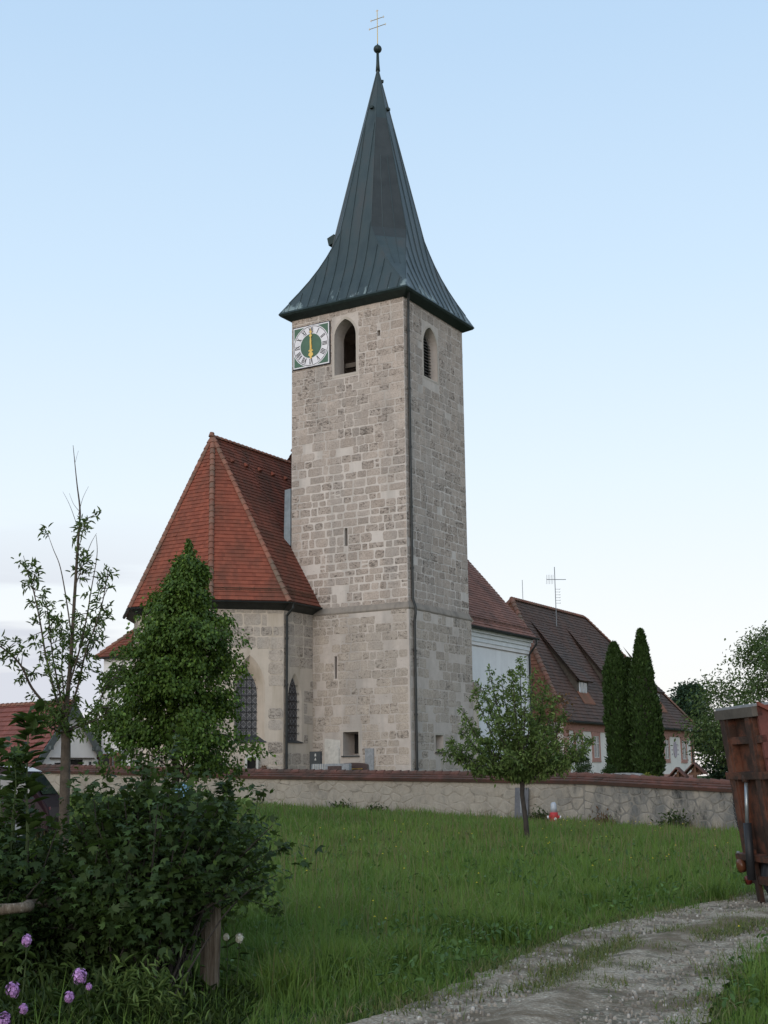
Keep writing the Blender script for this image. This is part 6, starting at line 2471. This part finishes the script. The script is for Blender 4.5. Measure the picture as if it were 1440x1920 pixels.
rl.tube(list(L), [0.037 + 0.003 * math.sin(i * 1.3) for i in range(20)], 10)
rl.build('rail', M['post'], fence, True)
wr_ = MB()
for z in (0.72,):
    wr_.tube([(-1.24, 10.13, z), (-1.235, 10.2, z + 0.01), (-1.24, 10.27, z), (-1.43, 10.27, z)], 0.004, 4)
wr_.build('wire', M['iron'], fence)

# ================================================================ GRAVES AND SMALL THINGS
GY = 0.98
GU = -DL            # along the wall, to the viewer's right
GN = NWL


def gpoint(x, y, Y):
    return at(x, y, Y)


def grave(label, x0, x1, ytop, Y, mat, style='flat', th=0.14, name='gravestone', cat='gravestone'):
    a, b = at(x0, ytop, Y), at(x1, ytop, Y)
    w_ = abs(b[0] - a[0]) / GU[0]
    c = (a + b) / 2
    top = c[2]
    t = thing(name, label, cat, (c[0], c[1], GY), 'graves along the church')
    O = np.array([c[0], c[1], 0])
    m = MB()
    h = w_ / 2
    if style == 'flat':
        ol = [(-h, GY - 0.3), (h, GY - 0.3), (h, top - 0.02), (h - 0.02, top), (-h + 0.02, top), (-h, top - 0.02)]
    else:
        ol = [(-h, GY - 0.3), (h, GY - 0.3), (h, top - 0.10)] + [(h * math.cos(k * math.pi / 8), top - 0.10 + 0.10 * math.sin(k * math.pi / 8)) for k in range(1, 8)] + [(-h, top - 0.10)]
    m.prism([O + GU * u + Z3 * z for u, z in ol], -GN * th)
    m.build('stone', mat, t)
    return t, O, w_, top


t, O, w_, top = grave('dark slate gravestone with a small white lamp emblem against the church wall', 580, 601, 1409, 60.6, M['slate'])
m = MB()
m.prism([O + GU * (0.03 + u) + Z3 * (top - 0.10 + z) + GN * 0.003 for u, z in ((-0.04, -0.12), (0.04, -0.12), (0.03, 0), (-0.03, 0))], GN * 0.015)
m.prism([O + GU * (0.03 + u) + Z3 * (top - 0.30 + z) + GN * 0.003 for u, z in ((-0.05, -0.10), (0.05, -0.10), (0.0, 0.03))], GN * 0.015)
m.build('emblem', M['limestone'], t)
t, O, w_, top = grave('wide low grey granite gravestone with a dark red inscription panel', 583, 655, 1432, 58.6, M['greystone'], th=0.2)
m = MB()
m.prism([O + GU * u + Z3 * z + GN * 0.004 for u, z in rect(-0.12, 0.60, top - 0.45, top - 0.10)], GN * 0.01)
m.build('inscription_panel', M['brownstone'], t)
m = MB()
for k in range(6):
    u = -w_ / 2 + 0.12 + k * 0.12
    m.box(O + GU * u + Z3 * (top - 0.2) + GN * 0.01, GU * 0.012, GN * 0.012, Z3 * 0.2)
m.build('carved_rib', M['limestone'], t)
t, O, w_, top = grave('dark polished gravestone with curved top and gilt lettering', 633, 688, 1430, 59.0, M['brownstone'], 'round', 0.18)
m = MB()
rg = random.Random(2)
for r_ in range(4):
    u = -0.05
    while u < 0.5:
        l = rg.uniform(0.03, 0.08)
        m.box(O + GU * (u + l / 2) + Z3 * (top - 0.27 - r_ * 0.085) + GN * 0.006, GU * l / 2, GN * 0.004, Z3 * 0.022)
        u += l + 0.025
m.build('gilt_lettering', M['gold'], t)
# arched monument against the choir wall
def niche(label, O, U, N, w_, z0, z1, frame, dark, roof=None):
    t = thing('niche_monument', label, 'monument', O + Z3 * GY, 'graves along the church')
    m = MB()
    h = w_ / 2
    zs = z1 - h * 0.55
    out = [(-h, z0), (h, z0), (h, zs)] + [(h * math.cos(k * math.pi / 8), zs + h * 0.55 * math.sin(k * math.pi / 8)) for k in range(1, 8)] + [(-h, zs)]
    i_ = h * 0.70
    inn = [(-i_, z0), (i_, z0), (i_, zs)] + [(i_ * math.cos(k * math.pi / 8), zs - 0.03 + i_ * 0.5 * math.sin(k * math.pi / 8)) for k in range(1, 8)] + [(-i_, zs)]
    ring(m, O, U, N, out, inn, 0.0, 0.22)
    m.build('frame', frame, t)
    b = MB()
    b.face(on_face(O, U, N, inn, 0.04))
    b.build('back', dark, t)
    return t


niche('white arched niche monument with dark inset at the foot of the choir wall', O2 + SE * 1.52, SE, NSE, 0.62, 0.9, 2.72, M['limestone'], M['dark'])
# hanging flower bowl beside it
c = O2 + SE * 0.93 + NSE * 0.16
c = np.array([c[0], c[1], 2.12])
t = thing('flower_bowl', 'small round stone bowl on the choir wall beside the arched niche', 'bowl', c, None)
m = MB()
m.tube([c - Z3 * 0.20, c - Z3 * 0.15, c - Z3 * 0.03, c + Z3 * 0.03], [0.03, 0.09, 0.145, 0.15], 12)
m.build('bowl', M['wood'], t, True)
n_ = 60
leaves('planting', c + nrg.normal(0, 1, (n_, 3)) * np.array([0.07, 0.05, 0.02]) + (0, 0, 0.05), rdir(n_, (0, 0, 0.8), 0.7), rdir(n_, (0, 0, 1), 0.8), np.full(n_, 0.07), np.full(n_, 0.03), T_OVAL, M['lf_reddish'], t)

# left group by the chapel
c = at(203, 1440, 65.0)
t = thing('grave_shrine', 'rusty grave shrine with pointed tin roof and cross beside the chapel corner', 'grave shrine', (c[0], c[1], GY), 'graves along the church')
O = np.array([c[0], c[1], 0])
k_ = 65.0 / FPX
zt = at(203, 1413, 65.0)[2]
m = MB()
m.box(O + Z3 * (zt + GY) / 2, GU * 0.25, GN * 0.15, Z3 * (zt - GY) / 2)
m.build('case', M['wood'], t)
m = MB()
A_ = [O + GU * a * 0.31 + GN * b * 0.2 + Z3 * zt for a, b in ((-1, -1), (1, -1), (1, 1), (-1, 1))]
B_ = [O + GU * a * 0.16 + GN * b * 0.1 + Z3 * (zt + 0.14) for a, b in ((-1, -1), (1, -1), (1, 1), (-1, 1))]
C_ = [O + GU * a * 0.05 + GN * b * 0.04 + Z3 * (zt + 0.38) for a, b in ((-1, -1), (1, -1), (1, 1), (-1, 1))]
m.loft(A_, B_)
m.loft(B_, C_)
m.build('roof', M['greystone'], t)
m = MB()
m.tube([O + Z3 * (zt + 0.38), O + Z3 * (zt + 0.75)], 0.018, 5)
m.tube([O - GU * 0.10 + Z3 * (zt + 0.62), O + GU * 0.10 + Z3 * (zt + 0.62)], 0.015, 5)
m.build('cross', M['iron'], t)
m = MB()
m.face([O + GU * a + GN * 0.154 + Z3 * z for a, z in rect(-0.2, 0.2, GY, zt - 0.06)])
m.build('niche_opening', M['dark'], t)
t, O, w_, top = grave('brownish upright gravestone right of the rusty grave shrine', 213, 231, 1411, 64.8, M['wood'])
m = MB()
for s in (-1, 1):
    m.box(O + GU * s * (w_ / 2 + 0.06) + Z3 * (top + GY - 0.2) / 2, GU * 0.055, -GN * 0.10, Z3 * (top - GY + 0.25) / 2)
m.box(O + Z3 * (top + 0.08), GU * (w_ / 2 + 0.13), GN * 0.12, Z3 * 0.05)
m.build('frame', M['greystone'], t)


def wcross(label, x, ytop, Y, half, mat, roof=None):
    p = at(x, ytop, Y)
    O = np.array([p[0], p[1], 0])
    t = thing('grave_cross', label, 'grave cross', (p[0], p[1], GY), 'graves along the church')
    m = MB()
    m.box(O + Z3 * (p[2] + GY - 0.2) / 2, GU * 0.05, GN * 0.04, Z3 * (p[2] - GY + 0.2) / 2)
    m.box(O + Z3 * (p[2] - 0.28), GU * half, GN * 0.045, Z3 * 0.045)
    m.build('cross', mat, t)
    if roof:
        r = MB()
        for s in (-1, 1):
            q = [O + Z3 * (p[2] + 0.10), O + GU * s * roof + Z3 * (p[2] - roof * 0.72)]
            r.prism([q[0] - GN * 0.22, q[0] + GN * 0.22, q[1] + GN * 0.22, q[1] - GN * 0.22], Z3 * 0.06)
        r.build('roof', M['tile_wall'], t)
        r = MB()
        r.prism([O + GU * -roof * 0.7 + Z3 * (p[2] - roof * 0.7) - GN * 0.15, O + GU * roof * 0.7 + Z3 * (p[2] - roof * 0.7) - GN * 0.15, O + Z3 * (p[2] + 0.05) - GN * 0.15], -GN * 0.03)
        r.build('back', M['wood'], t)
    return t


wcross('small dark iron grave cross in front of the white barn gable', 169, 1428, 64.0, 0.16, M['iron'])
wcross('thin grey grave post near the chapel corner', 182, 1424, 64.5, 0.03, M['greystone'])
wcross('wooden grave cross under a small gabled roof, the lower one', 1271, 1446, 52.0, 0.25, M['wood'], 0.36)
wcross('wooden grave cross under a larger gabled roof at the house corner', 1303, 1437, 52.0, 0.25, M['wood'], 0.42)
# heap of grey slabs on top of graves
t, O, w_, top = grave('long low grey grave kerb with curved top in front of the thujas', 1135, 1200, 1449, 53.5, M['greystone'], 'round', 0.5)
t, O, w_, top = grave('short grey grave kerb beside the boxwood', 1106, 1132, 1452, 53.8, M['greystone'], 'flat', 0.4)

# grey board leaning on the wall
tb = 2.45
c = W0 + DL * tb + NWL * 0.12
zb_ = hgt(c[0], c[1])
board = thing('grey_board', 'weathered grey board leaning upright on the rubble wall behind the fruit tree', 'board', (c[0], c[1], zb_))
m = MB()
z1 = at(968, 1477, c[1])[2]
m.prism([c + GU * u + Z3 * z + NWL * (0.18 - 0.16 * (z - zb_) / (z1 - zb_)) for u, z in rect(-0.29, 0.27, zb_ - 0.05, z1)], NWL * 0.045)
m.build('panel', plain('grey_weathered_board', (0.13, 0.13, 0.14), 0.85, 0.35, 3, 0.4), board)
m = MB()
m.box(c + GU * -0.02 + Z3 * (zb_ + z1) / 2 + NWL * 0.16, GU * 0.03, NWL * 0.02, Z3 * (z1 - zb_) / 2 * 0.8)
m.build('batten', M['greystone'], board)

# red hydrant
hp_ = np.array([6.02, 48.6, hgt(6.02, 48.6)])
hyd = thing('hydrant', 'red fire hydrant with grey top standing in the grass by the wall', 'hydrant', hp_)
red = plain('red_hydrant_paint', (0.42, 0.03, 0.035), 0.45, 0.15, 6, 0.05)
gry = plain('grey_hydrant_metal', (0.42, 0.44, 0.48), 0.5, 0.15, 6, 0.05, 0.2)
k_ = 48.6 / FPX


def hzz(y):
    return at(1047, y, 48.6)[2]


m = MB()
m.tube([hp_ - Z3 * 0.1, (hp_[0], hp_[1], hzz(1541))], 0.095, 14)
m.build('column', gry, hyd, True)
m = MB()
m.tube([(hp_[0], hp_[1], hzz(1542)), (hp_[0], hp_[1], hzz(1538)), (hp_[0], hp_[1], hzz(1528)), (hp_[0], hp_[1], hzz(1523))], [0.12, 0.15, 0.155, 0.14], 16)
m.build('body', red, hyd, True)
for s in (-1, 1):
    m = MB()
    a = np.array([hp_[0] + s * 0.14, hp_[1] - 0.03, hzz(1531)])
    m.tube([a, a + np.array([s * 0.06, -0.02, -0.02])], [0.055, 0.05], 12, 0.5, 0)
    m.tube([a + np.array([s * 0.06, -0.02, -0.02]), a + np.array([s * 0.10, -0.025, -0.03])], [0.062, 0.058], 12, 0.5, 1)
    m.build('outlet', [red, M['dialwhite']], hyd, True)
m = MB()
a = np.array([hp_[0] + 0.03, hp_[1] - 0.15, hzz(1535)])
m.tube([a, a + np.array([0, -0.05, 0])], [0.05, 0.05], 10)
m.build('badge', M['dialwhite'], hyd)
m = MB()
m.tube([(hp_[0], hp_[1], hzz(1523)), (hp_[0], hp_[1], hzz(1514)), (hp_[0], hp_[1], hzz(1512)), (hp_[0], hp_[1], hzz(1507)), (hp_[0], hp_[1], hzz(1504))], [0.115, 0.11, 0.105, 0.10, 0.05], 14)
m.build('cap', gry, hyd, True)

# upended red trailer at the right edge
T0 = np.array([4.72, 17.36, 0.0])
TU = np.array([0.17, -0.985, 0.0])
TU /= np.linalg.norm(TU)
TN = np.array([-0.985, -0.17, 0.0])
TN /= np.linalg.norm(TN)
TWv = Z3 * 2.42 + TN * 0.30
trl = thing('farm_trailer', 'rusty red farm trailer bed tipped upright at the right edge of the track', 'trailer', T0 + TU * 0.8)
TWn = TWv / np.linalg.norm(TWv)
TNn = np.cross(TU, TWn)
if TNn @ TN < 0:
    TNn = -TNn


def tp(s, h, d=0.0):
    return T0 + TU * s + TWv * h + TNn * d


def tbox(mb, s0, s1, h0, h1, d0, d1, m=0):
    mb.box(tp((s0 + s1) / 2, (h0 + h1) / 2, (d0 + d1) / 2), TU * (s1 - s0) / 2, TWv * (h1 - h0) / 2, TNn * (d1 - d0) / 2, 0.5, m)


SW = 1.08
m = MB()
tbox(m, 0.04, SW - 0.04, 0.14, 0.97, -0.05, 0.0)
m.build('bed_floor', M['rust'], trl)
for s0, s1 in ((0.02, 0.26), (0.76, 0.98)):
    m = MB()
    tbox(m, s0, s1, 0.13, 0.955, 0.003, 0.10)
    tbox(m, s0 + 0.05, s1 - 0.05, 0.15, 0.95, 0.10, 0.115)
    m.build('rail', M['rust'], trl)
for h, dd, e in ((0.955, 0.13, 0.04), (0.835, 0.095, 0.0), (0.655, 0.13, 0.02)):
    m = MB()
    tbox(m, -e, SW, h - 0.018 if h < 0.9 else h - 0.005, h + 0.018 if h < 0.9 else h + 0.045, 0.0, dd)
    m.build('cross_member', M['rust'] if h < 0.9 else M['timber'], trl)
m = MB()
tbox(m, -0.05, SW, 1.0, 1.012, -0.30, 0.10)
m.build('front_board', M['greystone'], trl)
m = MB()
tbox(m, SW - 0.05, SW, 0.16, 1.0, -0.42, 0.06)
tbox(m, SW - 0.01, SW + 0.04, 0.4, 0.44, -0.44, 0.08)
tbox(m, SW - 0.01, SW + 0.04, 0.74, 0.78, -0.44, 0.08)
m.build('side_board', plain('faded_red_paint', (0.15, 0.05, 0.038), 0.6, 0.4, 3, 0.2), trl)
m = MB()
tbox(m, 0.0, 0.04, 0.16, 1.0, -0.42, 0.0)
m.build('side_board', M['rust'], trl)
m = MB()
m.prism([tp(SW, 1.0, 0.05), tp(SW + 0.05, 1.0, 0.05), tp(SW + 0.05, 0.86, -0.48), tp(SW, 0.86, -0.48)], TWn * 0.05)
m.build('flap', plain('faded_orange_paint', (0.22, 0.065, 0.042), 0.6, 0.35, 3, 0.2), trl)
m = MB()
m.tube([tp(0.50, 0.63, 0.10), tp(0.51, 0.40, 0.20)], 0.024, 10)
hydc = m.build('hydraulic_rod', plain('dull_steel', (0.30, 0.33, 0.35), 0.35, 0.2, 5, 0.05, 0.6), trl, True)
m = MB()
m.tube([tp(0.51, 0.42, 0.19), tp(0.54, 0.14, 0.28)], 0.052, 12)
m.build('hydraulic_cylinder', M['iron'], trl, True)
m = MB()
m.tube([tp(0.495, 0.66, 0.08), tp(0.50, 0.62, 0.11)], 0.05, 10)
m.build('hydraulic_mount', M['rust'], trl, True)
for q in ((-0.04, SW, 0.225, 0.255, 0.05, 0.18), (0.15, SW, 0.11, 0.15, -0.1, 0.16), (0.36, 0.46, 0.0, 0.28, 0.117, 0.17), (0.70, 0.75, 0.06, 0.40, 0.0, 0.10)):
    m = MB()
    tbox(m, *q)
    m.build('chassis_beam', M['rust'], trl)
lampc = tp(0.10, 0.195, 0.16)
m = MB()
m.tube([lampc, lampc + TNn * 0.06, lampc + TNn * 0.075], [0.085, 0.085, 0.05], 16)
m.build('tail_light', plain('orange_lens', (0.12, 0.045, 0.022), 0.25, 0.2, 12, 0.05), trl, True)
lampc = tp(0.22, 0.125, 0.16)
m = MB()
m.tube([lampc, lampc + TNn * 0.05], [0.06, 0.055], 14)
m.build('tail_light', plain('red_lens', (0.12, 0.02, 0.015), 0.25, 0.2, 12, 0.05), trl, True)
m = MB()
tbox(m, -0.09, -0.02, 0.215, 0.262, 0.12, 0.135)
m.build('reflector', M['greystone'], trl)
for s in (0.55, 1.0):
    c = tp(s, 0.0, -0.16) + Z3 * 0.33
    ty = MB()
    prof = [(0.20, -0.10), (0.30, -0.105), (0.335, -0.06), (0.34, 0.0), (0.335, 0.06), (0.30, 0.105), (0.20, 0.10)]
    n_ = 28
    vs, fs = [], []
    for k in range(n_):
        a = 2 * math.pi * k / n_
        dv = TN * math.cos(a) + Z3 * math.sin(a)
        for r, x in prof:
            vs.append(c + dv * r + TU * x)
    q_ = len(prof)
    for k in range(n_):
        for i in range(q_):
            fs.append((k * q_ + i, k * q_ + (i + 1) % q_, ((k + 1) % n_) * q_ + (i + 1) % q_, ((k + 1) % n_) * q_ + i))
    ty.raw(vs, fs)
    wh = ty.build('wheel', M['black'], trl, True)
    rm = MB()
    rm.tube([c - TU * 0.07, c + TU * 0.07], [0.205, 0.205], 20)
    rm.build('rim', M['rust'], wh)
ch_ = MB()
for k in range(26):
    p = tp(-0.03, 0.60 - k * 0.0115, 0.04 + 0.05 * math.sin(k / 25 * math.pi))
    d1, d2 = (TU, TWn) if k % 2 else (TNn, TWn)
    ch_.tube([p + d1 * 0.014, p + d2 * 0.020, p - d1 * 0.014, p - d2 * 0.020, p + d1 * 0.014], 0.005, 4)
ch_.build('chain', M['iron'], trl)

# dark estate car behind the hedge at left
CY = 30.0
cxr = at(113, 1500, CY)[0]
cz0 = hgt(cxr - 2, CY)
car = thing('parked_car', 'dark estate car with bright roof edge parked behind the hedge at left', 'car', (cxr - 2.1, CY, cz0))
roofz = at(60, 1437, CY)[2]
RH = roofz - cz0
carm = plain('dark_car_paint', (0.022, 0.010, 0.014), 0.4, 0.1, 2, 0.0, 0.0, 0.12)
roofm = plain('roof_pale_reflection', (0.13, 0.16, 0.22), 0.22, 0.08, 2, 0.0, 0.4, 0.7)  # pale reflection on the dark car's roof, put into the colour
# side profile: x measured from the right-hand end to the left, z from the ground
pf = [(0.05, 0.35), (0.0, 0.62), (0.05, 0.85), (0.22, RH * 0.62), (0.62, RH * 0.92), (0.85, RH * 0.975), (1.3, RH), (2.2, RH * 0.99), (2.7, RH * 0.95), (3.45, RH * 0.62), (4.1, RH * 0.54), (4.25, 0.60), (4.2, 0.33)]


def carpt(x, z, y):
    return np.array([cxr - x, CY + y, cz0 + z])


bd = MB()
hwid = 0.85
secs = []
for y, ins, dz in ((-hwid, 0.0, 0.0), (-hwid + 0.03, 0.0, 0.0), (hwid - 0.03, 0.0, 0.0), (hwid, 0.0, 0.0)):
    row = []
    for x, z in pf:
        t_ = max(0, (z / RH - 0.6)) * 0.42
        yy = (abs(y) - t_) * (1 if y > 0 else -1)
        xx = x
        if abs(y) == hwid:
            xx = x + (0.02 if x < 2 else -0.02)
            z = z - 0.015 if z > 0.5 else z + 0.015
        row.append(carpt(xx, z, yy))
    secs.append(row)
n_ = len(pf)
vs = [p for r in secs for p in r]
fs = []
for i in range(3):
    for k in range(n_):
        fs.append((i * n_ + k, i * n_ + (k + 1) % n_, (i + 1) * n_ + (k + 1) % n_, (i + 1) * n_ + k))
fs.append(tuple(range(n_)))
fs.append(tuple(range(3 * n_, 4 * n_)))
bd.raw(vs, fs)
body = bd.build('body', carm, car)
rf = MB()
tops = [(0.62, RH * 0.92), (0.85, RH * 0.975), (1.3, RH), (2.2, RH * 0.99), (2.7, RH * 0.95)]
for a, b in zip(tops[:-1], tops[1:]):
    q = []
    for (x, z), s in ((a, -1), (a, 1), (b, 1), (b, -1)):
        t_ = max(0, (z / RH - 0.6)) * 0.42
        q.append(carpt(x, z + 0.012, s * (hwid - t_ + 0.01)))
    rf.prism(q, Z3 * 0.02)
rf.build('roof', roofm, car)
wnm = plain('dark_car_glass', (0.02, 0.024, 0.03), 0.08, 0.1, 2, 0.0, 0.0, 0.8)
for side in (-1, 1):
    for x0, x1 in ((0.42, 1.35), (1.42, 2.25), (2.32, 3.1)):
        q = []
        for (fx, fz) in ((0, 0.64), (1, 0.64), (1, 0.90), (0, 0.90)):
            x = x0 + (x1 - x0) * fx
            if fx == 0 and x0 < 0.5 and fz > 0.8:
                x += 0.25
            if fx == 1 and x1 > 3 and fz > 0.8:
                x -= 0.45
            t_ = (fz - 0.6) * 0.42
            q.append(carpt(x, fz * RH, side * (hwid - t_ + 0.012)))
        g = MB()
        g.face(q)
        g.build('window', wnm, car)
g = MB()
g.face([carpt(0.24 - 0.02, RH * 0.65, -0.68), carpt(0.24 - 0.02, RH * 0.65, 0.68), carpt(0.58 - 0.02, RH * 0.905, 0.62), carpt(0.58 - 0.02, RH * 0.905, -0.62)])
g.build('rear_window', wnm, car)
for side in (-1, 1):
    for x in (0.75, 3.4):
        ty = MB()
        c = carpt(x, 0.31, side * 0.78)
        ty.tube([c - np.array([0, 0.10, 0]), c + np.array([0, 0.10, 0])], [0.31, 0.31], 22)
        wh = ty.build('wheel', M['black'], car)
        rm = MB()
        rm.tube([c + np.array([0, side * 0.085, 0]), c + np.array([0, side * 0.108, 0])], [0.20, 0.19], 16)
        rm.build('rim', M['greystone'], wh)
    tl = MB()
    tl.box(carpt(0.10, 0.72, side * 0.72), np.array([0.06, 0, 0]), np.array([0, 0.06, 0]), Z3 * 0.14)
    tl.build('tail_light', plain('car_tail_lens', (0.25, 0.02, 0.02), 0.2, 0.1, 5, 0.0), car)

# light blue rain barrel by the linden
p = at(343, 1470, 36.6)
zg = hgt(p[0], 36.6)
bt = thing('barrel', 'light blue plastic barrel half hidden behind the hedge at the foot of the linden', 'barrel', (p[0], 36.6, zg))
m = MB()
h_ = p[2] - zg
O = np.array([p[0], 36.6, zg])
pr = [(0.0, 0.20), (0.04, 0.225), (0.3, 0.25), (0.33, 0.265), (0.37, 0.265), (0.40, 0.25), (0.62, 0.25), (0.65, 0.265), (0.69, 0.265), (0.72, 0.25), (0.95, 0.225), (0.97, 0.24), (1.0, 0.235)]
m.tube([O + Z3 * h_ * f for f, r in pr], [r for f, r in pr], 22)
m.build('drum', plain('light_blue_plastic', (0.20, 0.36, 0.52), 0.45, 0.15, 6, 0.1), bt, True)
m = MB()
m.tube([O + Z3 * (h_ + 0.0), O + Z3 * (h_ + 0.035), O + Z3 * (h_ + 0.045)], [0.235, 0.235, 0.10], 22)
m.build('lid', M['black'], bt, True)
